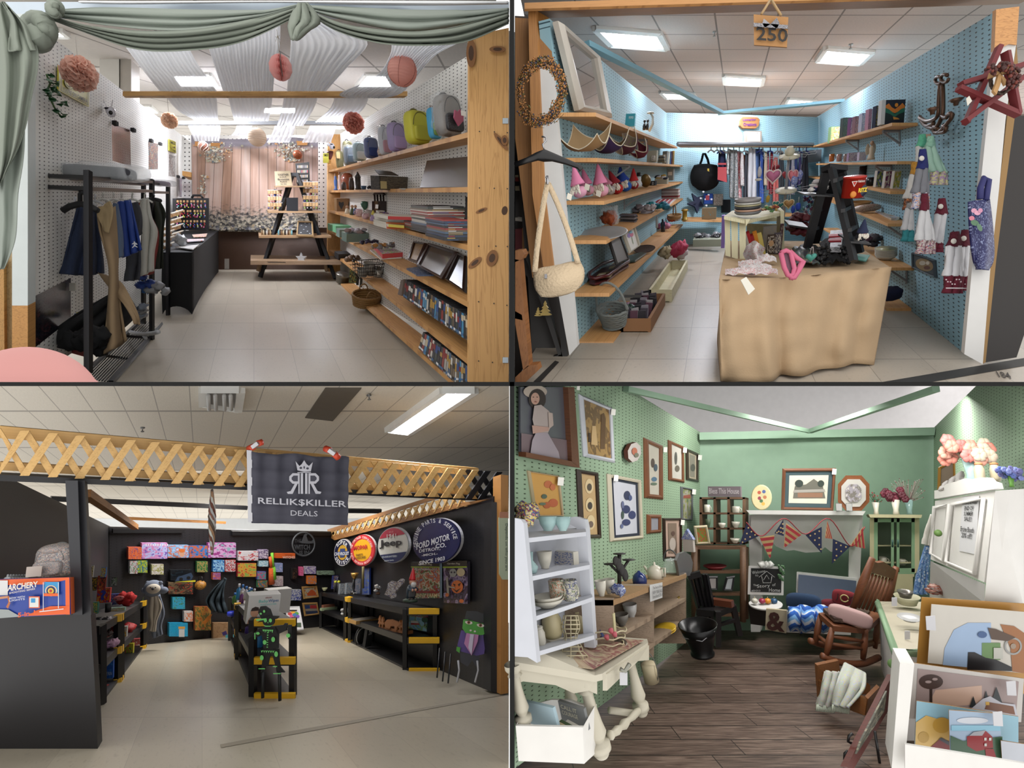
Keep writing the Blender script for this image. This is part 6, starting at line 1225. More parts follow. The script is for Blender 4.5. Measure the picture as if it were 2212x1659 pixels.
def patch(lb,nm,cat,pts,m,h=7,D=None,seed=0,grid=12):
 """soft folded cloth lying over the sighted four-cornered patch of the table"""
 R=[[TBP.at(*(lp(lp(pts[0][k],pts[1][k],u/grid),lp(pts[3][k],pts[2][k],u/grid),v/grid)for k in(0,1)),.0)+Vector((0,0,(.012+.01*h*(.5+.5*noise.noise(Vector((u*.5,v*.5,seed)))))*(sin(pi*(u+.3)/(grid+.6))*sin(pi*(v+.3)/(grid+.6)))**.3))for u in rg(grid+1)]for v in rg(grid+1)]
 return tag(MB().grid(R,m).mk(nm,tk=.01),lb,cat)
o=patch('green plaid cloth with a teal felt heart','plaid_cloth','cloth',Z(1713,541,1764,540,1769,577,1718,576),prt(['1f3a34','3a2a3c','24443a','6a5a44'],6,1));heart('teal felt heart sewn on the plaid cloth',1752,556,24,'3c8478',2.95)
o=patch('black, grey and red ruffled knitted scarf','knitted_scarf','scarf',Z(1770,530,1842,524,1838,574,1784,576),mat('141416',.95,bump=1,bs=80),9,seed=2);sm=prt(['8a8a8e','5a5a5e','a0a0a4'],9,3)
for q,m_ in((Z(1794,527,1822,525,1817,572,1790,571),sm),(Z(1790,541,1820,539,1819,545,1790,547),'a8202c'),(Z(1790,553,1818,551,1817,558,1788,559),'a8202c')):MB().prs([TBP.at(x,y)+Vector((0,0,.1+(.01 if m_ is not sm else 0)))for x,y in q],(0,0,-.03),m_).mk('knitted_band',o)
for s in(0,1):clp(['black ruffle along the left side of the scarf','black ruffle along the right side of the scarf'][s],'scarf_ruffle','ruffle',TP(1779+52*s,574-2*s),34,(9,20,38),4.4,['121214','1a1a1d'],5,True,1)
tag(MB().prs([TBP.at(x,y)+Vector((0,0,.02))for x,y in Z(1853,555,1879,558,1870,571,1847,567)],(0,0,-.006),'5f9a90').mk('teal_card'),'teal square card at the right front of the table','card')
clp('dark red velvet bag with a bundle of striped bracelets behind the ladder','velvet_bag','bag',B.pose(1725,522,4.2),10,(16,8,52),12,['4a0f18','3c0c14','5a1420'],6)
# -- right wall
for x0,w,h,c,l in((1792,26,34,['6a8a5a','c8a86a','a85a44','d0c8b0'],'boxed puzzle with a farm scene, farthest on the right shelf'),(1818,17,43,['1c2420','3a4a2a','24302c'],'dark green boxed puzzle'),(1835,10,38,['6a3a6a','a890a0','3a2a44'],'purple boxed puzzle beside the green one'),(1845,16,38,['8a6a74','a86a5a','c0a0a0'],'boxed puzzle with a village scene'),(1859,15,40,['b8bcd0','d8d8e0','6a84c0'],'pale wrapped tube box with blue top'),(1874,8,44,['b88aa0','d0a8b4','8a6a80'],'narrow pink puzzle box'),(1889,17,46,['141c3a','24305a','8a7a3a'],'navy puzzle box with a yellow moon field')):
 bx('puzzle_box',l,'puzzle',PR(x0+w/2,306-(x0-1792)*.3+(2 if x0<1800 else 0),.1),w,10,h,c[0],prt(c,3,x0%9),'boxed puzzles on the highest right shelf')
M=PR(1931,268,f=.45);o=bx('puzzle_box','square puzzle box with orange mountains and a sun','puzzle',M,46,14,49,'1c1f2e');MB().box((-27,4,24.5),(9,10,49),'c8c8c8').mk('white_side',o,M)
for i,(c,P)in en((('d07a2c',Z(-22,38,-15,42,-8,34,0,30,9,36,16,42,22,36,22,30,0,22,-22,30)),('2a6a54',Z(-22,33,-14,30,0,20,14,30,22,32,22,20,0,14,-22,20)),('1c2a2a',Z(-22,24,-10,20,0,14,10,20,22,24,22,8,-22,8)),('c88a3a',Z(-4,15,8,12,12,9,-2,9)))):MB().add([(x,-.4-.1*i,z)for x,z in P],[list(rg(len(P)))],c).mk('mountain_print',o,M)
MB().la(Z(0,0,4,0),'d88a2c',14,ax='y',c=(2,-1.2,38)).mk('sun_print',o,M)
o=lth('angel_figurine','white and gold angel figurine with spread wings','figurine',PR(1881,345),Z(0,0,8,0,7,4,5,14,6,24,2.5,29,0,29),mat('bdb09a',.5));M=PR(1881,345);MB().bl((-1,0,34),(4,4,5),'a88a70',9).mk('head',o,M)
for s in(-1,1):MB().bl((s*7,4,22),(5,1.5,12),'c4b8a4',9).mk('wing',o,M)
for x,c,l in((1796,'b0642c','clear glass mug with an orange candle'),(1812,'9a7a74','clear glass mug with a dusty pink candle'),(1827,'8a7470','clear glass mug with a dull rose candle')):o=mug(l,PR(x,349),11,16,mat(c,.15),side=1)
for x,y,w,h,c,l in((1843,348,22,18,'a08aa8','soft lilac gift set in white wrap'),(1863,346,16,17,'b8b0c4','small lilac and white boxed frame'),(1758,350,30,26,'77777a','grey embossed cushion at the far end of the second right shelf')):bx('gift_box',l,'gift',PR(x,y),w,8,h,c,prt([c,'d0ccd0',c],2,x%5)if x>1800 else None)
for x,w,c,l in((1860,14,'c0bcb8','white mug on the third right shelf'),(1880,19,'121216','black mug with a white mark')):mug(l,PR(x,401,f=.4),w,17,mat(c,.3),side=1)
lth('black_tumbler','tall black tumbler behind the mugs','tumbler',PR(1861,392,f=.8),Z(0,0,7,0,7,32,0,32),'18161a')
for x,w,cc,l in((1899,17,['c8c4bc','8aa040','4a5a8a'],'white boxed tumbler with yellow green glasses'),(1918,18,['c8c4bc','a03a44','6a2a5a'],'white boxed tumbler with red glasses'),(1935,15,['b8b8b0','6a8a5a','b0a84a'],'white boxed tumbler with green glasses')):bx('tumbler_box',l,'box',PR(x,405+(x-1899)*.05,f=.5),w,8,35,'c4c0b8',prt(cc,1.2,x%5),'boxed tumblers on the third right shelf')
for x in(1792,1810):lth('glass_bottle',f'clear bottle with a red cap, {"left" if x < 1800 else "right"} of two behind the ladder','bottle',PR(x,392),Z(0,0,4,0,4,12,2,14,2,22,0,22),mat('a04a44',.2))
bowl('flat wicker basket on the fourth right shelf',PR(1858,448),42,12,WK,foot=.8,name='wicker_tray',cat='basket');o=tag(rbox(MB(),(0,10,7),(60,26,15),prt(['b0a898','a8a090','7a4a4a','a8a090'],7,2),.8).mk('small_pillow',M=PR(1878,458,f=.35)),'cream patterned pillow on the fourth right shelf','pillow')
L4r=B.level(483,RKF/(1918-1590));flo('dotted_napkin','folded white napkins with red and yellow dots','napkin',L4r,Z(1890,461,1905,453,1952,464,1942,477,1925,477),prt(['c4c4c0','c4c4c0','b03a3a','c8b83a','3a4a8a','c4c4c0'],9,4),.02)
for i in rg(5):bowl(f'white bowl with a green rim, {ordn(i)} from the bottom of the nested pile',PR(1912,562-i*3.2,f=.4,fp=600),44-(1 if i<4 else 0),13,mat('b0a898',.3),'nested bowls on the fifth right shelf',inner=mat('a8a884',.3)if i==4 else None)
clp('folded grey and purple clothes behind the bowls','folded_clothes','clothes',PR(1877,533,f=.4),8,(26,8,14),11,['5a5658','3c3a40','6a4a60','77767a'],3)
tag(rbox(MB(),(0,8,12),(36,24,26),mat('161a38',.9),.6,amp=.1).mk('navy_cloth',M=PR(1928,650,f=.3)),'folded navy cloth on the lowest right shelf','cloth')
# metal candle sconce and barn star
SM=mat('5d4232',.4,.5);SP=lambda x,y:BR.at(x,y,.07);o=tg_('wall_sconce','bronze scrolled metal candle sconce on the right blue wall','sconce',SP(2062,200))
for P in(Z(2061,178,2058,215,2057,240,2050,252,2030,258,2014,250),Z(2067,178,2068,215,2066,245,2050,272,2024,265,2014,248),Z(2066,245,2076,250,2082,240,2090,245,2078,262,2058,282,2046,280,2048,268,2058,276),Z(2046,262,2030,268,2020,258),Z(2058,282,2072,280,2075,270,2068,268)):MB().tb([SP(*cv(P,k/14))for k in rg(15)],.012,SM,7).mk('scroll',o)
for c,r in(((2058,168),8),((2072,164),9)):MB().tb([SP(c[0]+r*cos(a),c[1]+r*sin(a))for a in[k*.5 for k in rg(12)]],.01,SM,6).mk('ring',o)
for x,y,w in((2014,243,22),(2065,224,26)):M=B.pose(x,y+4,3.05);MB().la([(0,0),(4,0),(5,6),(w*.3,7),(w*.5,12),(w*.4,10),(2,8)],SM,9).mk('candle_cup',o,M)
slab('paper_tag',BR,Z(2031,285,2047,284,2047,299,2030,299),.004,'b08a68',o,off=.09)
st=tg_('barn_star','large dark red wooden barn star with a twig wreath and bow','star',at(2130,200,2.6));RD=mat('6a2226',.6);Sf=B.frt(2.62)
for a,c in(((2159,100),(2086,267)),((2070,190),(2200,248)),((2084,262),(2212,165)),((2075,182),(2212,140)),((2172,112),(2197,245))):MB().bar(at(*a,2.6),at(*c,2.62),.035,.02,RD).mk('star_slat',st)
mb=MB();rnd=Rn(1)
for k in rg(9):mb.tb([at(2162+(26+rnd.u(-3,3))*cos(a)*.85,176+(26+rnd.u(-3,3))*sin(a),2.55+rnd.u(-.02,.02))for a in[2*pi*q/20 for q in rg(20)]],.005,'3c2a20',5,closed=True)
q=mb.mk('twig_wreath',st);q['kind']='stuff';mb=MB()
for k in rg(150):a=rnd.u(-2.6,.9);r=rnd.u(18,42);mb.bl(at(min(2210,2164+r*cos(a)),174+r*sin(a)*.8-6,2.5+rnd.u(-.03,.03)),rnd.u(.004,.01),['4a1f1a','6a2c20','3a1814'][k%3],4)
q=mb.mk('dried_berries',st);q['kind']='stuff'
BWm=mat('ad8658',.8)
for P in(Z(2160,156,2148,150,2144,164,2158,160),Z(2162,156,2180,142,2190,150,2166,160)):MB().prs([at(x,y,2.5)for x,y in P],(0,.03,0),BWm).mk('bow_loop',st)
for P in(Z(2158,158,2152,180,2146,196,2153,204,2162,180,2164,160),Z(2162,158,2174,172,2172,184,2164,168)):MB().prs([at(x,y,2.5)for x,y in P],(0,.012,0),BWm).mk('bow_tail',st)
slab('price_tag',B.frt(2.55),Z(2087,213,2094,207,2100,218,2090,229),.003,'c8c4b8',st)
# hanging towels
def towel(lb,top,yb,tw,bw,c_top,c_body,c_band,yt1,yb1,D,xs=0,toggle=None,bandpal=None,grp=None):
 x,y0=top;o=tg_('hanging_towel',lb,'towel',at(x,yb,D),grp)
 gmt('','knitted_top','',[(x-tw*.25,y0,D),(x-tw*.35,lp(y0,yt1,.5),D),(x-tw*.6,yt1,D)],[(x+tw*.25,y0,D),(x+tw*.35,lp(y0,yt1,.5),D),(x+tw*.6,yt1,D)],mat(c_top,.95,bump=.6,bs=120),parent=o,fo=1,amp=.01)
 gmt('','towel_body','',[(x-tw*.58,yt1-1,D),(x+xs/2-bw*.48,lp(yt1,yb1,.6),D),(x+xs-bw*.5,yb1,D)],[(x+tw*.58,yt1-1,D),(x+xs/2+bw*.46,lp(yt1,yb1,.6),D),(x+xs+bw*.5,yb1,D)],mat(c_body,.95),parent=o,fo=2.5,amp=.014)
 gmt('','printed_band','',[(x+xs-bw*.5,yb1-.5,D),(x+xs-bw*.5,yb,D)],[(x+xs+bw*.5,yb1-.5,D),(x+xs+bw*.52,yb,D)],prt(bandpal,6,x%9)if bandpal else mat(c_band,.9),parent=o,fo=2.5,amp=.014)
 if toggle:MB().bl(at(x,toggle,D-.03),(.014,.008,.014),'c8c4bc',8).mk('button',o)
 return o
towel('mint towel with a crocheted top, left of the pale green pair',(1990,292),410,22,24,'5aa888','c4c4c0','',318,400,3.25,bandpal=['c4c4c0','b8b8b4'])
towel('pale green towel with an easter print band',(2008,296),400,20,40,'86b09c','94b4a4','',318,372,3.15,20,bandpal=['c0b884','8a7aa8','b08494','84a070','c4bc90'])
towel('orange topped white towel with a small rug of stripes',(1974,352),454,14,22,'a8782c','bfbcb8','',378,430,3.2,-10,bandpal=['8a4a2a','2a2420','b8742c'])
towel('navy and grey towel with a sports helmet print band',(1991,324),452,22,38,'1b245e','6f7076','',366,418,3.02,-2,342,['c4c4c8','c4c4c8','3a4a8a','c4c4c8','b06a3a'])
towel('white towel with a teal and blue striped hem',(1964,440),522,12,26,'8a8a8a','c2c2c4','2f7f86',452,498,3.18,-2)
towel('white towel with a maroon top and a plaid band',(1996,420),549,16,42,'5a1226','c2c2c4','',456,520,3.0,4,None,['b8b4b4','9a3a44','4a5a7a','c0b88a','b8b4b4']);towel('narrower white towel with a maroon top and red button',(2032,430),545,24,28,'5a1226','c0c0c4','6a1c30',464,526,3.05,-8,446)
for x,y0,yb,l in((2060,502,634,'maroon topped white towel with a heart band, front one'),(2082,498,628,'maroon topped white towel with a heart band, behind the first')):
 o=towel(l,(x,y0),yb,32 if x<2070 else 22,42 if x<2070 else 24,'4f0f22','c6c6ca','5c1428',533,597 if x<2070 else 598,2.88 if x<2070 else 2.98,-1,521 if x<2070 else 515);q=B.frt(2.84)
 dcl('white_hearts',q,[('c8b8bc',ell(x-16+(k*9)%34,604+(k*5)%15,2,1.6,6))for k in rg(8 if x<2070 else 3)]+[('c8c4c8',rc(x-20,622,x+(18 if x<2070 else 10),624))],o,off=0)
o=tg_('bag_holder','long navy fabric bag holder with pink appliqué flowers','bag holder',at(2117,582,2.72));NVm=prt(['1a1c50','1a1c50','1c1e54','8a94b8','1a1c50','181a4c'],14,3)
gmt('','bag_body','',Z3(2090,436,2.7,2093,500,2.7,2100,560,2.7,2110,582,2.7),Z3(2133,432,2.72,2140,500,2.72,2142,555,2.72,2134,584,2.72),NVm,parent=o,fo=1,amp=.02);MB().tb([at(x,y,2.7)for x,y in Z(2117,430,2118,405,2126,384,2136,390,2133,410,2130,432)],.014,'20225c').mk('loop',o)
dcl('appliques',B.frt(2.66),[('c08aa0',ell(2104,455,6,5)),('c890a4',ell(2111,460,7,5)),('b8809a',ell(2117,455,5,5)),('b86a7c',ell(2098,472,6,5)),('4a6a50',ell(2104,482,9,6,rot=.3)),('52705a',ell(2114,492,9,5,rot=1.1))],o,off=0)
frm('wooden_plaque','small wall plaque with an oval kitchen scene, low on the right wall','plaque',BR,Z(1973,545,2023,562,2026,600,1974,578),3,'2c3a42','34424a',tk=.01,art=[('8a7450',ell(2000,572,20,13,rot=.35)),('b8b0a0',ell(1996,568,7,5)),('5a3028',ell(2006,578,7,4)),('c8c0b0',ell(2008,568,4,4))])
# house number plaque hanging from the beam
HP=B.frt(2.7);o=slab('number_plaque',HP,Z(1628,31,1703,37,1700,102,1629,97),.02,mat('a5794a',.8,bump=.3,bs=60),side='8f6338');tag(o,'hanging burlap plaque with the number 250 and a patterned bow','sign')
tx_('lettering',HP,Z(1631,61,1700,66,1698,95,1632,90),['250'],'201c1a',o,off=.012,bold=.015);mb=MB();LEO=prt(['c8c4c8','1c1c22','1c1c22','8a8a90'],16,1)
for q in(Z(1628,49,1702,54,1702,62,1628,57),Z(1664,52,1650,40,1647,50,1652,60),Z(1664,52,1678,38,1684,50,1678,62)):slab('patterned_ribbon',B.frt(2.68),q,.01,LEO,o)
for a,c in(((1645,30),(1664,0)),((1687,33),(1666,0))):MB().tb([at(*a,2.7),at(*c,2.75)],.006,'a88a60').mk('twine',o)
# ==== BOOTH C: black walled toy and gift booth behind a lattice
C3=Booth(436,1230);CL_=C3.side(33,2.95);CR_=Plane((881,1200,2380/445),(881,1400,2380/445),(1055,1200,2380/619));CFL=C3.level(1449,4.6);CB3=Plane((315,1200,6.2),(688,1200,8.1),(315,1300,6.2));CC=C3.level(925,4.5)
KB=pegboard('1d1c20','0c0c0e',.16,.45);KBM=mat('1a191c',.5);RS_=mat('131316',.45);YEL=mat('d2a21c',.5)
pl('wall_left',CL_,Z(-10,1018,240,1138,240,1450,200,1560,-10,1800),mat('1b1a1d',.55));pl('wall_right',CR_,Z(712,1160,1066,1072,1066,1497,700,1354),KB,uvm=peg_uv(.07,.027,C3))
pl('wall_back',CB3,Z(236,1139,724,1149,724,1351,316,1393,236,1402),KB,uvm=pguf(.03,.03));struct(slab('wall_far',C3.frt(13),Z(-100,950,1098,950,1098,1240,-100,1240),.1,'d2d4d4'))
P=pps(CFL,Z(-250,1672,1099,1672,1100,1345,-100,1345));struct(MB().add(P,[[0,1,2,3]],tile_floor('b0a896','7c7466',1,1,C3,'81796b',.008,key='C'),uvs=[((p.x-p.y*(C3.vx-CX)/F)/.33,p.y/1.05)for p in P]).mk('floor'))
P=pps(CC,Z(-260,832,1100,832,1100,1120,-200,1120));struct(MB().add(P,[[0,1,2,3]],ceiling_tiles('d6cfc2','a39d94','C'),uvs=[((p.x-p.y*(C3.vx-CX)/F)/.235+.35,p.y/1.2+.67)for p in P]).mk('ceiling'))
fl3=OB['floor.002'];dcl('worn_seam',CFL,[(mat('8a8272',.6),Z(475,1609,640,1578,800,1550,1098,1497,1098,1500,800,1556,640,1586,478,1616))],fl3,off=.002)
trf(C3,CC,Z(957,838,1026,838,885,931,837,925),'long bright strip light at the top right of the black booth',glow=40)
o=trf(C3,CC,Z(439,837,521,837,515,881,439,869),'unlit recessed ceiling fitting with bare tubes',glow=0);OB[[c.name for c in o.children if c.name.startswith('diff')][0]].data.materials[0]=mat('a9a6a2',.6)
for x in(453,468,487,501):MB().tb([CC.at(x,838,.05),CC.at(x+1,870,.05)],.012,'c8c8c6').mk('tube_lamp',o)
tag(slab('dark_ceiling_panel',CC,Z(703,837,781,837,719,908,659,901),.01,mat('5f584e',.8),off=.008),'dark grey ceiling panel left of the strip light','panel')
for x,y,l in((308,925,'sprinkler head above the left lattice'),(797,855,'sprinkler head left of the strip light')):lth('sprinkler_head',l,'sprinkler',C3.pose(x,y,3.6 if y<930 else 5,fp=900),Z(3,-9,4,-8,1.2,-6,1.5,0,5,0,5,2,0,2),mat('8a8a8a',.3,.8))
# front: half wall, post, header beam
pl('wall_front',C3.frt(2.6),Z(-40,1326,196,1328,206,1500,213,1662,-40,1662),KBM,.12);o=tg_('front_post','black painted square post on the left half wall','post',at(170,1330,2.6));slab('post_face',C3.frt(2.58),Z(141,1038,168,1038,178,1328,157,1328),.1,mat('26272c',.5),o);slab('post_side',C3.frt(2.6),Z(168,1038,183,1038,197,1328,178,1328),.06,mat('1c1c20',.5),o)
LPn=Plane((0,950,2.5),(1090,1040,4.1),(0,1050,2.5));LM=wood('c9a266','b08a50',.5);ltop=lambda x:921+.0882*x;lbot=lambda x:1022+.053*x
pl('trim_6',LPn,[(-4,lbot(0)+3),(1080,lbot(1080)-6),(1080,1084),(540,1059),(-4,1039)],KBM,.08)
la=tg_('lattice_header','long yellow wooden lattice across the top of the black booth, its right end painted black','lattice',LPn.at(500,1050));slab('top_rail',LPn,[(-4,ltop(0)),(1040,ltop(1040)),(1040,ltop(1040)+17),(-4,ltop(0)+27)],.04,LM,la,off=-.04);slab('bottom_rail',LPn,[(-4,lbot(0)-22),(1040,lbot(1040)-14),(1040,lbot(1040)-2),(-4,lbot(0)-4)],.04,LM,la,off=-.04)
for k in rg(30):
 s=-.04+k*.0355
 Dd=lp(2.5,4.1,s);xx=s*1090*4.1/Dd
 if xx>1075 or s>1:break
 w=13.5*2.5/Dd;run=64*2.5/Dd;x1=xx+run;black=x1>1042 or xx>1018;m_=mat('1e1d20',.6)if black else LM
 c=lambda x:min(1092,max(-6,x))
 if xx+run>0 and x1<1094:slab('front_slat',LPn,[(c(x1-w*.75),ltop(x1)+3),(c(x1+w*.75),ltop(x1)+3),(c(xx+w*.75),lbot(xx)+1),(c(xx-w*.75),lbot(xx)+1)],.012,m_,la,off=.03)
 if x1<1092:slab('back_slat',LPn,[(c(xx-w*.7),ltop(xx)+4),(c(xx+w*.7),ltop(xx)+4),(c(x1+w*.7),lbot(x1)+1),(c(x1-w*.7),lbot(x1)+1)],.012,m_,la,off=.01)
lw=tg_('side_lattice','narrower lattice with timber rails along the top of the right black wall','lattice',CR_.at(850,1150));PB2=wood('9a6a38','6e4620',.8)
slab('upper_rail',CR_,Z(714,1143,935,1074,960,1074,716,1151),.04,PB2,lw,off=.05);slab('lower_rail',CR_,Z(716,1158,1010,1084,1066,1077,1030,1088,730,1166),.04,PB2,lw,off=.05)
for k in rg(22):x=718+9.2*k*(1+k*.022);h=5+k*.55;y=1153-(x-718)*.272;slab('lattice_slat',CR_,[(x,y-h*.7+1),(x+3+k*.15,y-h*.7),(x+9+k*.5,y+h),(x+6+k*.4,y+h+1)],.01,LM,lw,off=.045);slab('lattice_slat',CR_,[(x+6+k*.4,y-h),(x+9+k*.5,y-h-1),(x+3,y+h),(x,y+h+1)],.01,LM,lw,off=.055)
pl('trim_7',C3.frt(3.75),Z(1062,1084,1082,1086,1082,1500,1060,1494),mat('201f22',.5),.1);pl('trim_8',C3.frt(3.7),Z(1082,1025,1098,1027,1098,1497,1082,1500),wood('a9773f','7e5427',.8,axis=1),.1)
for a,c,l,m_,w in(((186,1066,3.6),(293,1139,5.9),'slanting timber brace beside the black post',PB2,.05),((263,1119,6.6),(486,1129,8.2),'thin timber across the white upper wall',PB2,.035),((109,1077,6.8),(533,1097,8.6),'long black pipe below the lattice',RS_,.06),((748,1103,9.3),(823,1104,9.6),'short black pipe right of the banner',RS_,.07)):tag(MB().bar(at(*a),at(*c),w,w,m_).mk('cross_bar'),l,'beam')
slab('top_board',CB3,Z(240,1141,394,1142,394,1150,240,1150),.03,RS_,OB['wall_back.002'],off=.05);slab('top_board',CB3,Z(497,1146,712,1148,712,1156,497,1155),.03,RS_,OB['wall_back.002'],off=.05)
# banner
BN=Plane((531,968,3.05),(746,980,3.3),(531,1119,3.05));GB=mat('41414d',.75,bump=.2,bs=12);o=tg_('shop_banner','dark grey shop banner with a crown emblem clamped to the lattice','banner',BN.at(640,1119));R=[]
for j in rg(17):R.append([BN.at(lp(541,746-2*j/16,i/30),lp(lp(969,981,i/30)+(5*abs(sin(i*.21+.3))if j==0 else 0),lp(1121,1126,i/30),j/16),.1+.012*sin(i*1.05)*(1-j/20)+.01*sin(j*1.6))for i in rg(31)])
MB().grid(R,GB).mk('cloth_panel',o);slab('white_hem',BN,Z(531,968,542,969,543,1121,534,1119),.006,'c6c6cc',o,off=.1);WH='b9b9c2'
tx=lambda q,s,b_=.02:tx_('lettering',BN,q,[s],WH,o,off=.135,bold=b_);tx(Z(554,1065,738,1073,738,1088,554,1080),'RELLIK$KILLER',.012);tx(Z(622,1092,678,1094,678,1105,622,1103),'DEALS',.0)
cx,cy=650,1034;Lg=[]
for s in(-1,1):
 X=lambda x:cx+s*x
 Lg+=[(WH,[(X(2),cy-19),(X(7),cy-19),(X(7),cy+24),(X(2),cy+24)]),(WH,[(X(9),cy-19),(X(12),cy-19),(X(12),cy+24),(X(9),cy+24)]),(WH,[(X(11),cy-19),(X(24),cy-19),(X(31),cy-12),(X(31),cy-4),(X(24),cy+3),(X(11),cy+3)]),(GB,[(X(13),cy-14),(X(22),cy-14),(X(26),cy-10),(X(26),cy-6),(X(22),cy-2),(X(13),cy-2)]),(WH,[(X(13),cy+2),(X(19),cy+2),(X(28),cy+18),(X(36),cy+20),(X(34),cy+24),(X(24),cy+24)])]
Lg+=[(WH,[(cx-14,cy-25),(cx-18,cy-44),(cx-10,cy-34),(cx-5,cy-38),(cx,cy-46),(cx+5,cy-38),(cx+10,cy-34),(cx+18,cy-42),(cx+14,cy-23),(cx,cy-22)]),(GB,ell(cx-7,cy-30,3,2.4,8)),(GB,ell(cx+7,cy-29,3,2.4,8)),(GB,ell(cx,cy-31,1.6,3,8)),(WH,rc(cx-14,cy-21.5,cx+14,cy-20))]
dcl('crown_emblem',BN,Lg,o,off=.132,step=.0003)
for x,y,s,l in((552,963,-1,'orange spring clamp at the left corner of the banner'),(717,975,1,'orange spring clamp at the right corner of the banner')):
 c_=tg_('spring_clamp',l,'clamp',at(x,y,3));OR=mat('c8452a',.5);MB().tb([at(x-14,y+s*-6*1,3.0),at(x-4,y-s*2,2.98)],.018,OR).mk('handle',c_);MB().tb([at(x+5*1,y+5*s,2.98),at(x+14,y+14*s if s>0 else y-8,3.0)],.018,OR).mk('handle',c_);MB().bar(at(x-6,y-3*s,2.97),at(x+7,y+6*s,2.97),.03,.02,mat('b4b4b8',.3,.5)).mk('spring',c_)
# round tin signs
def disc(lb,cx,cy,rx,ry,rot,rings):
 o=tg_('round_sign',lb,'sign',CR_.at(cx,cy));slab('sign_face',CR_,ell(cx,cy,rx,ry,48,rot=rot),.02,rings[0],o,off=.1,side=mat('c0c0c4',.3,.3))
 if rings[1:]:dcl('painted_rings',CR_,[(c,ell(cx+dx,cy,rx*k,ry*k,44,rot=rot))for c,k,dx in rings[1:]],o,off=.103,step=.0006)
 return o
def stext(o,s,x0,y0,x1,y1,c,sl=-.12,b_=.02,off=.112):tx_('lettering',CR_,[(x0,y0),(x1,y0+(x1-x0)*sl),(x1,y1+(x1-x0)*sl),(x0,y1)],[s],mat(c,.5),o,off=off,bold=b_)
o=disc('oval navy and gold service sign, smallest of the four',757,1191,19.5,29,.12,['c4c4c8',(mat('171a3c',.4),.94,0),(mat('c69a34',.4),.56,0)]);stext(o,'CHEVROLET',740,1191,773,1198,'d8d8dc',-.06);dcl('bow_tie',CR_,[('2a3a6a',Z(752,1183,763,1182,763,1188,773,1187,772,1195,762,1196,762,1201,752,1202,752,1197,741,1198,742,1190,752,1189))],o,off=.108)
arc_text('lettering',CR_,'SUPER',757,1191,22,-42,42,8,'d8d8dc',o,off=.112,sq=.68);arc_text('lettering',CR_,'SERVICE',757,1191,22,235,125,8,'d8d8dc',o,off=.112,sq=.68,inside=True)
o=disc('round red and yellow parts sign',802,1186,28.5,34,.2,[mat('a81f2a',.4),(mat('c23038',.4),.94,0),(mat('d8a01c',.4),.7,0)]);stext(o,'MOPAR',783,1177,815,1186,'b0202a',-.12,.03);stext(o,'PARTS',789,1194,804,1199,'3a2a18',-.12);stext(o,'ACCESSORIES',783,1201,811,1206,'3a2a18',-.12)
arc_text('lettering',CR_,'THE CHRYSLER CORPORATION',802,1186,28.5,-80,72,5,'e0c8c0',o,off=.112,sq=.84);arc_text('lettering',CR_,'PARTS DIVISION PRODUCTS',802,1186,28.5,255,120,5,'e0c8c0',o,off=.112,sq=.84,inside=True)
o=disc('round red, white and blue vehicle sign',871.5,1174.5,35,39,.3,[mat('a9b0b4',.3),(mat('cfcfca',.4),.96,0)]);seg=lambda y0,y1:[(x,y)for x,y in ell(871.5,1174.5,33.4,37.2,64,rot=.3)if y0<=y-(871.5-x)*.17<=y1]
dcl('coloured_bands',CR_,[(mat('b02540',.4),seg(-1e4,1157)),(mat('202f5c',.4),seg(1190,1e4))],o,off=.106);stext(o,'Jeep',842,1164,893,1183,'17171c',-.09,.03);stext(o,'1941',859,1151,880,1160,'d4c8c8',-.1);stext(o,'GUARANTEED',848,1198,882,1202,'b8c0cc',-.08);stext(o,'Superior Quality',853,1206,875,1210,'b8c0cc',-.08);stext(o,'SINCE',864,1145,874,1148,'d08a94',-.1)
o=disc('large oval dark blue motor company sign',969,1165,55.5,48,-.35,[mat('12183c',.3),(mat('161d4c',.35),.96,0)]);stext(o,'FORD MOTOR',926,1170,1001,1184,'c8c8cc',-.3,.03);stext(o,'CO.',969,1171,993,1181,'c8c8cc',-.16,.03);stext(o,'DETROIT,',932,1183,980,1191,'c8c8cc',-.14,.02);stext(o,'-MICH.-',938,1193,974,1198,'c8c8cc',-.12,.02);stext(o,'SINCE 1903',932,1208,990,1217,'c8c8cc',-.2,.03)
arc_text('lettering',CR_,'GENUINE PARTS & SERVICE',969,1165,44,-104,80,9,'c8c8cc',o,off=.112,sq=1.03)
# witch sign
def ring(pn,cx,cy,r0,r1,n=40):return[(cx+r0*cos(a),cy+r0*sin(a))for a in[2*pi*k/n for k in rg(n+1)]]+[(cx+r1*cos(a),cy+r1*sin(a))for a in[-2*pi*k/n for k in rg(n+1)]]
GW=mat('4a4d52',.5);o=tg_('witch_sign','round grey cut out metal sign of a witch hat and letters','sign',CB3.at(650,1198));MB().tb([CB3.at(650+24*cos(a),1174+25*sin(a),.06)for a in[2*pi*k/40 for k in rg(40)]],.012,GW,6,closed=True).mk('ring',o)
slab('hat_cutout',CB3,Z(646,1172,641,1169,647,1168,652,1153,658,1150,659,1153,656,1156,660,1167,668,1168,672,1164,673,1172,660,1173),.01,GW,o,off=.06);tx_('lettering',CB3,rc(630,1163,645,1171),['THE'],GW,o,off=.06);tx_('lettering',CB3,rc(630,1175,664,1186),['WITCH'],GW,o,off=.06,bold=.03);tx_('lettering',CB3,rc(641,1188,662,1196),['IS IN'],GW,o,off=.06,bold=.03)
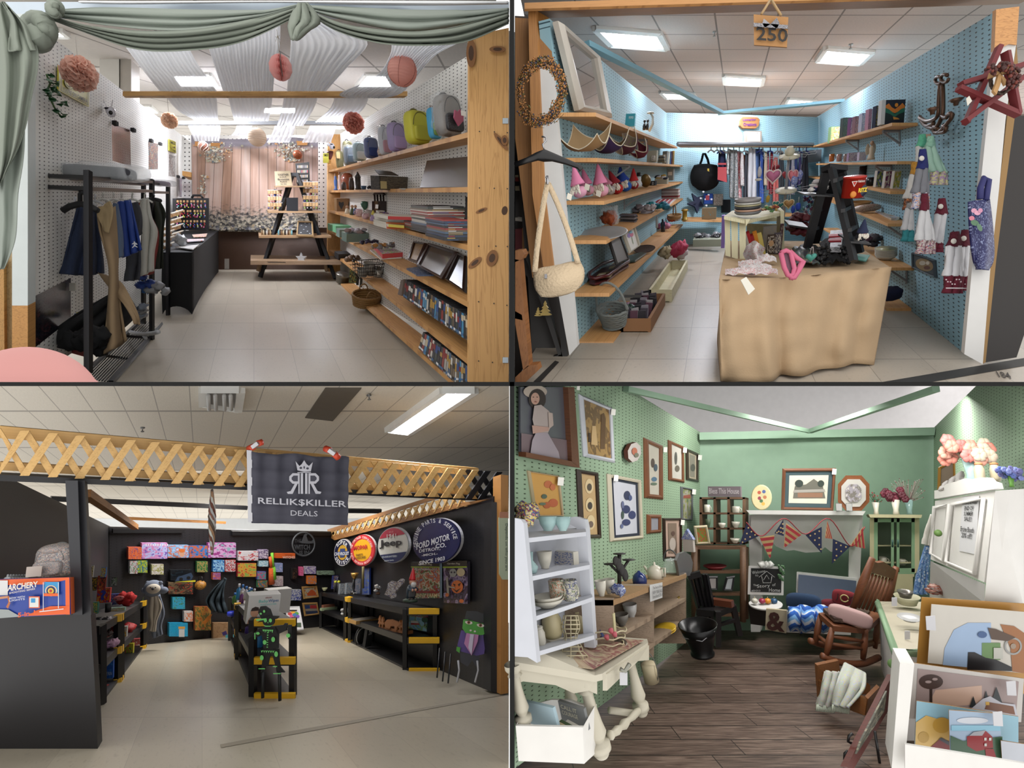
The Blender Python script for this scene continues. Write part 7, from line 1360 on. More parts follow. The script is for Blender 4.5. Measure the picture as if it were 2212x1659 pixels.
# boxed toys and packets on the back wall
def pk(lb,x0,y0,x1,y1,cols,sc=2.2,th=.06,nm='boxed_toy',cat='toy',pn=CB3,sk=0,art=None,g=None,seed=0):
 q=[(x0,y0),(x1,y0+sk),(x1,y1+sk),(x0,y1)];o=slab(nm,pn,q,th-.02,prt(cols,sc,int(x0)%17,.3)if isinstance(cols,list)else mat(cols),side=mat(cols[0]if isinstance(cols,list)else cols),off=th);tag(o,lb,cat,g)
 if art:dcl('box_print',pn,art,o,off=th+.004)
 return o
PP_=[
('red and orange boxed game, first in the top row',272,1180,301,1206,['b04a3a','c8683a','7a4a6a']),('pink and purple craft set box with a striped top edge',301,1171,356,1205,['b87aa8','6a4a9a','a0a8d0']),('pale blue boxed game with an orange haired child',357,1176,402,1203,['7aa0c8','9ab4d4','b06a5a']),('dark blue boxed building toy',403,1177,443,1203,['24447a','3a6aa8','a8583a']),('large magenta boxed toy under the spinner',444,1171,504,1203,['8a3a7a','b890b8','7a98a0']),
('white boxed toy racing track',509,1189,552,1209,['b8b4bc','a83038','c0bcc0']),('red boxed set of round figures',508,1215,548,1244,['a02830','7a9a4a','b88a3a']),('lilac packet at the right of the racing track',553,1186,574,1205,['8a7a98','b8b0c0','5a4a6a']),('two pale blue narrow boxes stacked',554,1210,574,1222,['8ab0bc','c0ccd0','5a94a8']),
('white box of coloured markers',275,1210,292,1237,['b0b0b4','5a7a5a','8a4a4a']),('yellow and green plastic packet',292,1209,313,1235,['6a8a3a','2a5a8a','a8a83a']),('white box with a green toy vehicle',322,1217,348,1239,['a8a09c','8a8a4a','b8b4b0']),('green domed playset card',420,1211,443,1234,['2f6a3a','8a7a4a','1f4a2a']),('blue domed playset card',455,1208,479,1233,['2a6aa8','8ab0c8','1c4a84']),('red domed playset card',481,1208,503,1233,['a82a2c','a8a8ac','7a1c24']),
('black and yellow boxed toy car',363,1229,409,1252,['14171c','1e2830','14171c']),('brown and black boxed dinosaur vehicle set',358,1255,411,1281,['3a2f28','6a5a44','8a3a2c']),('orange bag of sweets',454,1235,471,1250,['a8482c','6a4a8a','c87a3a']),('turquoise boxed pool float',367,1288,394,1313,['2a90a8','3a8ab0','4a6a3a']),('small white box with an orange figure',392,1318,411,1340,['b4b0b0','c0622a','b8b0ac']),('bright blue card folder with an orange flap',360,1343,400,1372,['1c88b0','2090b8','1c88b0']),('tall orange boxed dinosaur toy',416,1308,450,1359,['a85a34','6a6a3a','b8803a']),('kraft cardboard box on the floor by the back wall',455,1343,495,1383,['9a7a5a','9a7a5a','8a6a4c'])]
PP_+=[('purple and teal gloves packet',550,1233,569,1250,['5a4a9a','a84a6a','3a8a8a']),('blue grey storybook card with a princess',589,1215,605,1234,['8a90b8','a8a0c0','6a84b0']),('green and blue small book packet',551,1252,572,1267,['3a6a4a','4a4a8a','a85a3a']),('white plush packet below the book',586,1243,606,1264,['b0a4a8','c4b8bc','9a8a90']),('black phone accessory card',626,1226,636,1249,['1c1a1a','6a4a3a','1c1a1a']),('pink narrow card',642,1223,650,1242,['c04a7a','d07a9a']),('row of white comb packets',653,1222,677,1238,['b0aab4','7a6aa0','c0b8c4']),('orange and blue soap packets',659,1242,678,1260,['c86a2a','4a8ab0','c87a3a']),('long pale green card with four small pictures',681,1232,717,1240,['8aa08a','8aa08a','3a3030']),('white bottle packets by the picture frames',622,1272,645,1295,['b0b4b8','3a4a94','b8b8bc'])]
for a in PP_:pk(a[0]+' on the black back wall' if 'back wall' not in a[0]else a[0],*a[1:6],g='toys and packets on the black wall',sc=2.2)
B3=lambda pts,c:(mat(c,.5),pts)
dcl('box_print',CB3,[B3(rc(303+5*k,1171,305.5+5*k,1175),'c8c8cc')for k in rg(10)]+[B3(ell(380,1191,6,8),'b88a70'),B3(ell(380,1185,7,4),'b8622c')]+[B3(Z(365,1251,371,1241,385,1237,400,1232,404,1240,400,1248),'2a3a50'),B3(Z(364,1252,409,1248,409,1252),'b8b02a'),B3(ell(378,1246,4,3.4),'101014'),B3(ell(394,1243,4,3.4),'101014')]+[B3(rc(372,1347,386,1352),'c8903a'),B3(rc(373,1353,385,1369),'b8b8b8'),B3(Z(424,1338,434,1326,445,1320,440,1332,430,1342),'c8782c'),B3(rc(473,1364,494,1382),'4a9aa8'),B3(Z(465,1360,474,1356,477,1364,468,1367),'3a2a6a'),B3(Z(478,1352,488,1349,491,1355,481,1359),'3a2a6a')],OB['wall_back.002'],off=.125)
o=pk('orange pointed sign reading witches on the black back wall',590,1194,632,1204,'c2561e',nm='pointed_sign',cat='sign');tx_('lettering',CB3,rc(598,1198,625,1203),['WITCHES'],'c8c4bc',o,off=.13);tx_('lettering',CB3,rc(604,1194.5,619,1197),['BEWARE'],'2a1a14',o,off=.13)
for x0,c,l in((577,['6aa82a','5a9a3a'],'tall lime green feather duster on the back wall'),(573,['b8501c','b8501c'],'shorter orange feather duster left of the green one')):q=x0==577;o=tag(MB().tb([CB3.at(x0+4,1248 if q else 1258,.1),CB3.at(x0+3,1222 if q else 1224,.1)],[.04,.03],mat(c[0],.9,bump=1,bs=80),10).mk('feather_duster'),l,'duster');MB().tb([CB3.at(x0+3,1222,.1),CB3.at(x0+1,1192 if q else 1200,.1)],.02,c[0]).mk('handle',o)
# framed prints on the back wall
FW_=wood('a8834e','7a5a30',1);
frm('framed_print','wood framed farm picture at the right end of the back wall','picture frame',CB3,Z(651,1267,684,1265,689,1290,655,1294),3.5,FW_,prt(['8a98a0','b06a34','8a3a24','b8a070'],1.5,3),art=[('a84a24',Z(662,1282,672,1273,682,1280,682,1286,664,1287))]);frm('framed_print','wood framed flag and city picture below the farm one','picture frame',CB3,Z(652,1302,685,1301,690,1327,657,1331),3.5,FW_,'8c8274',art=[('2a3a6a',Z(657,1307,668,1307,669,1314,658,1315)),('9a2c30',Z(669,1307,683,1307,684,1314,669,1314)),('2a3450',Z(658,1320,685,1319,686,1326,659,1327))])
q=Z(616,1312,647,1311,656,1361,622,1365);frm('white_poster','white poster with a colourful tree of handprints leaning by the island shelf','poster',Plane((616,1312,7.4),(647,1311,7.5),(622,1365,7.0)),q,1.5,'b8b8bc','c0bfc0',tk=.01,art=[(mat(c),ell(x,y,5,4,9))for c,x,y in(('a83a3a',626,1327),('c8902a',633,1323),('4a8a3a',640,1327),('6a4a9a',642,1333),('b84a7a',630,1333),('3a6a9a',636,1330))]+[('1a1a1c',rc(624,1319,641,1322)),('5a3a24',rc(635,1333,637,1343)),('3a4a3a',rc(635,1347,650,1356))])
# grey owl comforter, pumpkin bag, scarecrow coat
GY=mat('6c7484',.95);CO=mat('b4aca0',.95);o=tg_('animal_comforter','grey and cream animal comforter blanket on the black back wall','soft toy',CB3.at(330,1378));D=5.75
mb=MB().bl(at(331,1271,D),(.095,.07,.085),GY,14);mb.mk('head',o);MB().bl(at(331,1272,D-.045),(.072,.04,.05),CO,12).mk('face',o);MB().bl(at(330,1272,D-.1),(.014,.01,.014),'2a2a30',8).mk('nose',o)
for x in(325,336):MB().bl(at(x,1269,D-.083),.006,'16161a',6).mk('eye',o)
for x in(316,353):MB().bl(at(x,1275,D),(.05,.03,.035),GY,8).mk('arm',o)
for x in(319,347):MB().bl(at(x,1259,D),(.022,.015,.02),GY,8).mk('ear',o)
gmt('','cream_cloth','',[(325,1284,D),(319,1320,D),(326,1345,D),(323,1363,D)],[(340,1284,D),(350,1310,D),(340,1340,D),(337,1364,D)],CO,parent=o,fo=2.5,amp=.03);gmt('','grey_cloth','',[(336,1284,D+.06),(338,1330,D+.06),(335,1355,D+.05),(341,1376,D+.05)],[(346,1284,D+.06),(356,1322,D+.06),(350,1350,D+.05),(352,1370,D+.05)],GY,parent=o,fo=1.5,amp=.03);gmt('','grey_tip','',[(324,1360,D+.03),(332,1378,D+.03)],[(338,1361,D+.03),(336,1376,D+.03)],GY,parent=o,fo=1,amp=.01)
o=tag(MB().bl(at(433,1264,6.6),(.065,.05,.055),prt(['a8742c','a8742c','1c1a18'],9,1),12).mk('tiger_pouch'),'round orange and black striped pouch on the black wall','bag');MB().tb([at(x,y,6.6)for x,y in Z(429,1256,430,1246,436,1246,438,1256)],.005,'101012').mk('handle',o)
gmt('dark teal hooded costume hanging at the right end of the toy wall','costume','costume',Z3(486,1248,6.6,462,1270,6.6,444,1298,6.6,456,1320,6.6),Z3(489,1250,6.6,484,1280,6.6,486,1300,6.6,492,1326,6.6),mat('222e36',.9),fo=3,amp=.09,seed=4)
# wind spinner
o=tg_('wind_spinner','tall wire wind spinner with brown streaks hanging under the lattice','ornament',at(458,1150,3.3));
for k in rg(7):MB().tb([at(458+cos(t*.9+k)*(7-abs(t-5)*.3)*sin(pi*(t+.2)/12.4),1058+t*11.6,3.3+.03*sin(t+k))for t in rg(13)],.007,['8a5a4a','b0b0b0','6a3a2a','c0c0b8','a07a5a','5a4a40','b8b8b4'][k],5).mk('wire_loop',o)
# -- resin shelving, archery box, figures
def resin(lb,k0,k1,D0_,D1_,hs,posts,yel_ends=True,joints=()):
 o=tg_('resin_shelving',lb,'shelving',at(C3.vx+k0/D0_,C3.vy+1010/D0_,D0_));p=lambda k,D,h:at(C3.vx+k/D,C3.vy+h/D,D)
 for h in hs:MB().prs([p(k0,D0_,h),p(k1,D0_,h),p(k1,D1_,h),p(k0,D1_,h)],(0,0,-.055),RS_).mk('deck',o)
 for D in posts:
  for k in(k0,k1):MB().bar(p(k,D,hs[0]),p(k,D,1008),.035,.05,RS_).mk('post',o)
 for h in hs:
  if yel_ends:MB().prs([p(k0,D0_-.02,h),p(k1,D0_-.02,h),p(k1,D0_-.02,h+52),p(k0,D0_-.02,h+52)],(0,.02,0),YEL).mk('yellow_end_cap',o)
  for D in joints:MB().bar(p(k0,D-.08,h+22),p(k0,D+.08,h+22),.05,.05,YEL).mk('yellow_joint',o)
 return o
resin('black resin shelving along the right wall with yellow ends',2047,2350,4.6,8.0,(392,680,985),(4.66,6.4,6.6,7.95),True,(6.45,));resin('black resin shelving along the left wall, full of toys',-751,-1040,3.4,5.98,(415,701,985),(3.45,4.15,4.25,5.95),False,(4.2,5.95));resin('black resin island shelving in the middle of the booth',406,724,3.63,6.6,(392,690,970),(3.68,5.2,5.35,6.55),True,(5.27,))
def Q(px,py,D,yaw=0,**k):return C3.pose(px,py,D,yaw,**k)
rd=lambda px,f=.35:(2047*(1-f)+2350*f)/(px-436)
ld_=lambda px,f=.3:(-751*(1-f)-1040*f)/(px-436)
# right shelving goods
bowl('small cream bowl at the far end of the right shelving',Q(701,1276,rd(701)),12,6,'b0b08a')
for i,x in en((712,724)):bx('blue_canister',f'blue printed canister, {["left", "right"][i]} of the far pair','can',Q(x,1272,rd(x,.8)),12,6,26,'22285c',prt(['22285c','8a6a5a','a8a8b8'],2,i))
for i,x in en((723,730)):lth('spray_bottle',f'black spray bottle with a yellow cap, {["left", "right"][i]} one','bottle',Q(x,1279,rd(x)),Z(0,0,3,0,3,14,2,16,2,21,0,21),'1c1c1e');MB().bl((0,0,20),(3,3,2.6),'b0b02a',7).mk('yellow_cap',bpy.context.scene.objects[-1]if False else OB['spray_bottle'+('' if i==0 else '.001')],Q(x,1279,rd(x)))
for x,w,h,l in((741,16,20,'silver wrapped packet with a printed child'),(754,14,21,'second silver wrapped packet'),(771,15,28,'tall silver foil box')):bx('foil_packet',l+' on the right shelving','packet',Q(x,1283,rd(x,.6)),w,6,h,mat('8a9096',.25,.4),prt(['8a9096','b0a498','6a7480'],3,x%5,.25))
M=Q(763,1283,rd(763,.2));o=lth('trophy','black and gold trophy cup on the right shelving','trophy',M,Z(0,0,6,0,5,4,2,7,3,14,1.5,26,3,28,0,28),mat('141416',.25));MB().la(Z(0,27,3,29,7,34,8,40,6.5,40,0,34),mat('8a6a30',.3,.6)).mk('gold_cup',o,M);MB().box((0,-5,2),(7,1,3),'b8b8b4').mk('name_plate',o,M)
for i,x in en((793,801)):pk(f'tall blue card of sports goggles, {["left", "right"][i]} one',x-4,1226,x+4,1283,['1c3a94','1c3a94','8a8a3a','1c3a94','2a5ab0'],3,.04,'hanging_card','card',CR_)
o=tag(MB().tb([CR_.at(813,y,.15)for y in(1220,1240,1265)],.015,mat('7a7048',.7),6).mk('beaded_wand'),'thin tan wand hanging over a small mouse-like figure','toy');clp('small white and brown toy figure with spread arms','small_figure','toy',Q(815,1285,rd(815)),8,(6,3,14),4,['a8a8a8','6a4a34','b8b4b0'],3)
tag(slab('eagle_cutout',Plane((830,1290,5.05),(870,1250,4.95),(830,1250,5.1)),Z(830,1285,836,1272,838,1260,845,1255,856,1258,866,1250,871,1252,870,1260,860,1272,852,1280,853,1290,845,1293,840,1288),.02,prt(['b0b0b4','6a5a4a','b8b8bc','4a4a6a','8a7a6a'],4,2)),'white edged cut out sign of birds on the right shelving','ornament')
# garden gnome
M=Q(886,1300,4.75);o=tg_('garden_gnome','garden gnome with a tall red hat holding a small grey sign','gnome',M=M);GZ=mat('22303c',.6)
MB().la(Z(0,0,13,0,14,3,8,6,0,6),'2a3a2c').mk('grass_base',o,M);MB().la(Z(0,4,8,5,9,16,8,24,5,29,0,30),GZ).mk('body',o,M);MB().bl((0,-2,34),(6.5,6,7),'a0745e',10).mk('head',o,M);MB().bl((0,-5,30),(6,4,6),'b8b8b4',8,.2).mk('beard',o,M);MB().la(Z(6.5,37,6,40,3,52,0,60),mat('a01c20',.4),c=(0,-1,0)).mk('red_hat',o,M);MB().box((-8,-10,15),(14,2,10),'4a4a4a').mk('sign_board',o,M)
for s in(-1,1):MB().tb([(s*7,0,25),(s*10,-5,21),(s*4-4,-10,21)],3,GZ).mk('sleeve',o,M);MB().bl((s*4-4,-11,21),2.6,'a0745e',7).mk('hand',o,M);MB().bl((s*5,-5,5),(4,6,3.4),'3a342e',8).mk('boot',o,M)
o=pk('garden flag of farm animals in plastic on the right wall',898,1213,960,1291,['7a8a98','9a4a34','a86a44','b0a898','5a7a4a','8a2c24'],2.6,.04,'garden_flag','flag',CR_,-1);tx_('lettering',CR_,Z(903,1280,956,1280,956,1288,903,1287),['FUNNY FARM'],'c8b88a',o,off=.05);tx_('lettering',CR_,rc(900,1226,957,1230),['WELCOME TO'],'b0a8b0',o,off=.05);dcl('header_band',CR_,[('2c2420',Z(898,1213,960,1212,960,1222,898,1222)),('8aa02a',rc(898,1222,960,1224)),('7a241c',Z(898,1274,960,1275,960,1279,898,1279))],o,off=.045);tx_('lettering',CR_,rc(915,1215,945,1220),['Garden Flag'],'b8b0a0',o,off=.05)
o=pk('garden flag of a skeleton holding a pumpkin in plastic on the right wall',968,1210,1021,1300,['2a2430','5a4a6a','8a7a94','3a2c2c','4a3a54'],1.6,.04,'garden_flag','flag',CR_,2);dcl('flag_print',CR_,[('332a24',Z(968,1210,1021,1209,1021,1221,968,1222)),('8aa02a',Z(968,1222,1021,1221,1021,1224,968,1225)),('b0a080',ell(1008,1234,9)),('8a8a86',ell(991,1235,8,9)),('2a2430',ell(988,1234,2)),('2a2430',ell(995,1234,2)),('b8602a',ell(1001,1265,13,14)),('2a140c',Z(992,1258,998,1260,996,1264)),('2a140c',Z(1010,1256,1003,1260,1006,1264)),('2a140c',Z(992,1268,1000,1273,1011,1267,1001,1277)),('8a8478',Z(978,1245,982,1244,985,1280,980,1280)),('8a8478',Z(982,1262,998,1266,998,1268,982,1266)),('a85a2a',ell(981,1282,4)),('b8602a',ell(1013,1295,5,4))],o,off=.045)
tx_('lettering',CR_,rc(980,1213,1008,1218),['Garden Flag'],'b8b0a0',o,off=.055)
# middle and lower decks right
bx('wooden_box','flat reddish wooden box on the middle deck','box',Q(711,1313,rd(711)),26,8,6,'7a4c3a');bx('green_tray','flat white and green box under the wooden one','box',Q(712,1318,rd(712)),36,8,5,'8a9a7a');clp('white light bulb packets hanging from the deck','bulb_packets','packets',Q(747,1331,rd(747,.1)),5,(8,4,10),5,['b0b0b0','8a8a8a','c0c0c0'],4)
bx('framed_tray','flat wood framed tray on the middle deck','tray',Q(793,1346,rd(793,.4)),54,22,6,FW_,top='5a544c')
BR2=mat('8a5426',.7);Pb=Plane((820,1369,rd(820,.15)),(881,1378,rd(881,.15)),(820,1300,rd(820,.15)));o=tg_('bear_cutout','brown wooden cut out of a bear among pine trees','ornament',Pb.at(850,1372));slab('base_board',Pb,Z(818,1352,880,1364,880,1371,818,1357),.05,BR2,o)
slab('bear_shape',Pb,Z(834,1354,833,1344,838,1338,848,1338,856,1341,862,1343,868,1350,865,1354,860,1353,859,1361,855,1361,854,1352,846,1352,844,1358,839,1357),.015,BR2,o,off=.01)
for x,y,h in((822,1353,24),(828,1354,22),(866,1361,22),(872,1362,26),(878,1363,22)):slab('pine_shape',Pb,[(x,y-h),(x+3,y-h*.6),(x+1.5,y-h*.6),(x+4,y-h*.25),(x+1,y-h*.25),(x+1,y),(x-1,y),(x-1,y-h*.25),(x-4,y-h*.25),(x-1.5,y-h*.6),(x-3,y-h*.6)],.015,BR2,o,off=.01)
o=slab('puzzle_board',C3.frt(4.9),Z(888,1319,943,1323,936,1367,885,1358),.03,prt(['6a98b0','8ab0bc','7a9a6a','6a98b0'],1,2));tag(o,'bright printed board with a camper scene on the middle deck end','board');tx_('lettering',C3.frt(4.88),Z(890,1322,938,1327,937,1336,890,1331),['ROLL ON IN'],'a03a4a',o);dcl('scene_print',C3.frt(4.885),[('b8b8b0',Z(888,1340,903,1341,906,1348,888,1350)),('a03a34',Z(888,1345,906,1346,906,1349,888,1349)),('2a4a34',ell(918,1338,7,6)),('3a2a20',rc(917,1343,919,1352)),('24402c',Z(925,1340,930,1354,920,1354))],o)
M=Q(778,1392,rd(778,.2));o=lth('round_tin_sign','black and white round sign on the bottom deck','sign',M,Z(16,0,16,2,0,2),'1a1a1c',sy=1.2);OB[o.name].matrix_basis=M@Matrix.Translation((0,0,16))@Matrix.Rotation(pi/2,4,'X');MB().tb([(13*cos(a),15*sin(a),2.4)for a in[k*.4 for k in rg(16)]],1,'a8a8a8',5,closed=True).mk('white_ring',o,ROOT[o.name]);bx('black_box','tall black box beside the round sign on the bottom deck','box',Q(795,1397,rd(795,.1)),15,8,34,'18181a',txt=[('20',0,26,8,8,'a8a8a8')])
# green faced figure and poster
G1=Plane((985,1440,3.8),(1050,1450,3.8),(985,1320,3.9));o=tg_('monster_standee','green faced monster yard figure in a purple jacket against the right wall','figure',G1.at(1018,1475));PU=mat('4a3478',.6)
for nm,pts,c,of in(('hair',Z(1004,1335,1008,1319,1030,1320,1053,1328,1053,1346,1030,1345,1006,1338),'17171a',.02),('face',Z(1001,1338,1010,1337,1030,1343,1053,1347,1054,1362,1044,1370,1028,1371,1006,1366,999,1356),'3f8a2a',.03),('jacket',Z(996,1362,1008,1363,1042,1370,1050,1376,1046,1412,1030,1416,993,1406,988,1394),'4a3478',.01),('lapels',Z(1008,1366,1034,1370,1032,1384,1019,1414,1003,1388),'a8709a',.04),('shirt',Z(1016,1368,1024,1369,1019,1412,1012,1396),'b8b0c4',.05),('left_hand',Z(987,1396,995,1398,993,1409,986,1404),'3f8a2a',.03),('legs',Z(994,1406,1036,1412,1036,1424,1028,1440,1020,1426,1010,1440,994,1430),'2c2c34',.0)):slab(nm,G1,pts,.02,mat(c,.5),o,off=of)
for x,y in((1013,1343),(1038,1349)):dcl('eye',G1,[('c8c0b8',ell(x,y,8,4,rot=.2)),('8a4a1c',ell(x,y,3.4)),('141414',ell(x,y,1.8)),('1c3a18',[(x-9,y-3),(x,y-6),(x+9,y-1),(x,y-3.6)])],o,off=.04)
dcl('teeth',G1,[('c0b8b0',ell(1017,1360,2.4,2)),('c0b8b0',ell(1026,1362,2.4,2))],o,off=.04)
for x in(990,1031):MB().tb([G1.at(x,1426,.02),at(x+2,1448,3.8),at(x-3 if x<1000 else x-5,1474,3.75)],.008,'b0b0b4',5).mk('metal_stake',o)
PO=C3.frt(3.65);o=slab('paper_scroll',PO,Z(1078,1118,1098,1105,1098,1252,1086,1252,1079,1240),.008,'a9b49a');tag(o,'pale green rolled poster with vertical handwriting at the right edge','poster');slab('poster_header',PO,Z(1080,1105,1098,1105,1098,1118,1079,1118),.004,'a8745a',o,off=.01);tx_('lettering',PO,Z(1097,1130,1097,1232,1090,1232,1090,1130),['Depends on who you are'],'3a4a4a',o,off=.015)
for x,y0 in Z(950,1400,962,1408,974,1412):tag(MB().tb([at(x,y0,4.1),at(x-6,y0+64,3.95)],.006,RS_,5).mk('metal_stake'),f'thin black stake leaning on the right wall, {["left", "middle", "right"][(x - 950) // 12]}','stake')
# baby wipes, bottles and island goods
M=Q(566,1345,3.85,-.12);o=bx('wipes_box','white box of baby wipes on top of the island shelving','box',M,68,44,60,'b8b6b2');bw=Q(600,1326,4.9);bx('wipes_box','second white wipes box behind the first','box',bw,52,30,52,'b0aeaa')
for t_,x,z,w,h,c in(('Baby',-2,46,20,8,'5aa8a0'),('Wipes',19,46,22,8,'2c5a8a'),('FRAGRANCE FREE',9,39,34,3,'6ab0a8'),('KIRKLAND',8,54,14,3,'7a1c24'),('900',-20,4,12,5,'d0d0d0')):ltext('lettering',t_,(x,z),w,h,mat(c),o,M,y=-.6)
MB().add(Z3(-31,-.5,0,-6,-.5,0,-8,-.5,12,-14,-.5,16,-26,-.5,14,-30,-.5,8),[[0,1,2,3,4,5]],'a87a60').mk('printed_child',o,M);MB().la(Z(0,0,9,0),'b08468',18,ax='y',c=(-18,-.9,24),sy=1.1).mk('printed_child',o,M);MB().add(Z3(-27,-1.2,27,-9,-1.2,27,-11,-1.2,34,-18,-1.2,36,-25,-1.2,33),[[0,1,2,3,4]],'2a1c16').mk('printed_hair',o,M)
rnd=Rn(4)
for k,(x,h,c,l)in en(((506,24,'4a7a3a','green soap bottle with a white pump'),(514,36,'2a7ab0','bright blue capped bottle at the left'),(522,34,'b0b0b4','white bottle with a blue cap'),(521,28,'6a3a7a','colourful detergent bottle in front'),(530,30,'b8b8bc','white pump bottle in the middle'),(537,28,'3a8ac0','blue pump bottle'),(541,26,'a8b8a8','pale green pump bottle'),(548,24,'5a9a5a','small green capped bottle'))):
 M=Q(x,1296+(8 if h<30 and k<4 else 0),5.4-k*.02);o=lth('soap_bottle',l+' on the island shelving','bottle',M,[(0,0),(4.5,0),(5,h*.1),(5,h*.65),(2,h*.75),(2,h*.85),(0,h*.85)],mat(c,.3));MB().la([(0,h*.8),(2.4,h*.8),(2.4,h),(0,h)],['2a6ab0','c8c8cc'][k%2]).mk('cap',o,M)
for x,y,w,h,c,l,D in((556,1414,18,44,'2a78b0','blue water jug',4.1),(544,1408,14,46,'a8b0bc','stack of white cartons',4.6),(537,1372,18,20,'4a3a8a','purple packets',5.0),(521,1338,18,24,'5a4a6a','dark lidded tub',5.3),(500,1330,20,10,'2a3ab0','royal blue bowl',6.2)):lth('stored_item',l+' on the lower decks of the island shelving','household goods',Q(x,y,D),[(0,0),(w*.45,0),(w*.5,h*.2),(w*.5,h*.85),(w*.3,h),(0,h)],mat(c,.4))
# scarecrow standee
SF=Plane((550,1350,3.45),(630,1350,3.45),(550,1500,3.4));o=tg_('scarecrow_standee','black flat scarecrow figure with green patches in front of the island','figure',SF.at(590,1500));SB=mat('0d0e0e',.6);GN=mat('6cc46a',.5)
for nm,pts in(('hat',Z(556,1344,566,1338,558,1322,563,1310,574,1309,584,1316,589,1330,604,1331,600,1336,580,1341)),('head',ell(581,1341,13,12)),('body',Z(570,1354,596,1352,603,1362,602,1400,571,1404,566,1370)),('left_arm',Z(570,1356,560,1357,549,1368,543,1371,552,1377,566,1372)),('right_arm',Z(594,1352,612,1350,616,1346,622,1347,618,1362,600,1370)),('left_leg',Z(571,1402,587,1402,580,1436,573,1440,574,1448,566,1456,564,1450,566,1436)),('right_leg',Z(586,1402,603,1402,604,1428,606,1440,616,1452,598,1452,596,1440)),('lantern',Z(622,1350,630,1350,631,1378,623,1380)),('left_hand',Z(529,1372,545,1364,548,1372,538,1378,532,1384))):slab(nm,SF,pts,.01,SB,o,off=.005 if nm!='head' else.007)
GP=[ell(575,1339,3.4,4.2),ell(586,1339,3.4,4.2),Z(580,1342,582,1342,581,1346),Z(571,1348,576,1352,586,1352,592,1347,587,1350,577,1350),ell(573,1319,2.4,3),ell(566,1324,2.6,2),ell(560,1366,4,3),ell(593,1379,4,5.5),ell(575,1385,4,5),ell(569,1418,4,5.5),ell(600,1410,4,6),ell(626,1370,4.4,4.4)]
GP+=[[(571+4*k,1357),(573+4*k,1362+2*(k%2)),(575+4*k,1357)]for k in rg(6)]+[rc(582,1362+5*k,585,1364+5*k)for k in rg(7)]+[[(570+5*k,1399),(572+5*k,1405),(575+5*k,1399),(572+5*k,1401)]for k in rg(6)]+[rc(566,1437,580,1439),rc(597,1432,606,1434),rc(598,1447,614,1449),rc(558,1361,560,1375),Z(562,1332,584,1330,584,1333,563,1336)]
gp=dcl('green_patches',SF,[(GN,g)for g in GP],o,off=.012);MB().tb([SF.at(569,1450,.01),SF.at(569,1506,.01)],.01,SB,5).mk('metal_stake',o);MB().tb([SF.at(605,1450,.01),SF.at(606,1512,.01)],.01,SB,5).mk('metal_stake',o)
# archery box, backpack and hangers on the half wall
AP=C3.frt(2.5);o=slab('archery_box',AP,Z(-3,1251,151,1247,153,1327,-3,1335),.12,mat('1f3a8c',.35),side='b8501c');tag(o,'large orange and blue archery toy box on the half wall','toy');OG=mat('d0561c',.4)
dcl('box_print',AP,[(OG,Z(-3,1252,150,1247,150,1251,100,1262,-3,1264)),(OG,Z(142,1247,151,1247,152,1327,143,1327)),(OG,Z(60,1330,80,1318,110,1309,152,1308,152,1326)),(mat('8a9090',.4),Z(-3,1315,20,1316,46,1331,-3,1335)),('c4c4c4',rc(-3,1253,19,1285)),(mat('2f86b8',.4),rc(98,1256,130,1285)),('c8b4a0',ell(113,1275,13,12)),('1c2a5a',ell(113,1275,10,10)),('c8a83a',ell(113,1275,6.5,6.5)),('a82a2a',ell(113,1275,3,3)),(OG,Z(98,1280,130,1280,130,1286,98,1286)),('c4c4c8',rc(97,1256,98.5,1318)),('c4c4c8',rc(130,1256,131.5,1312)),('c4c4c8',Z(90,1318,142,1312,142,1314,90,1320)),(OG,rc(68,1286,91,1311)),('c8c8c4',rc(69.5,1288,89,1309)),('2f86b8',rc(73,1290,82,1299)),('a8623a',Z(22,1285,26,1284,29,1300,24,1312,20,1308,25,1298)),('b07a5a',Z(0,1287,24,1284,24,1289,0,1292))],o,off=.002,step=.0008)
tx_('lettering',AP,Z(26,1259,90,1252,90,1264,24,1274),['ARCHERY'],'cfc4b8',o,off=.02,bold=.03);tx_('lettering',AP,Z(28,1276,84,1266,84,1270,28,1280),['SHOOTING SERIES'],'cfc4b8',o,off=.02);tx_('lettering',AP,Z(29,1287,62,1283,62,1292,29,1296),['BOW WITH','LIGHTS'],'c4c4cc',o,off=.02);tx_('lettering',AP,Z(47,1320,84,1314,84,1324,47,1330),['5-in-1'],'d0561c',o,off=.02,bold=.03)
M=Q(101,1248,2.75);pm_=prt(['c4bcb4','c4bcb4','b0503c','c4bcb4','4a7a94','c4bcb4','5a2a3c','c4bcb4'],7,3);o=bkp('white backpack printed with coloured doughnut rings, on the archery box',M,78,72,pm_,pm_,trim='8a8a8a');MB().box((-14,-20,16),(34,1,22),'c4b8b0').mk('paper_card',o,M);MB().bl((0,20,60),(37,26,14),pm_,12).mk('top_flap',o,M)
for k in rg(7):hgr(f'grey display hanger, {ordn(k)} from the left above the archery box',17+k*6,1248,2.7+k*.03,12,6,'a0a4a8','grey hangers above the archery box',r=.005)
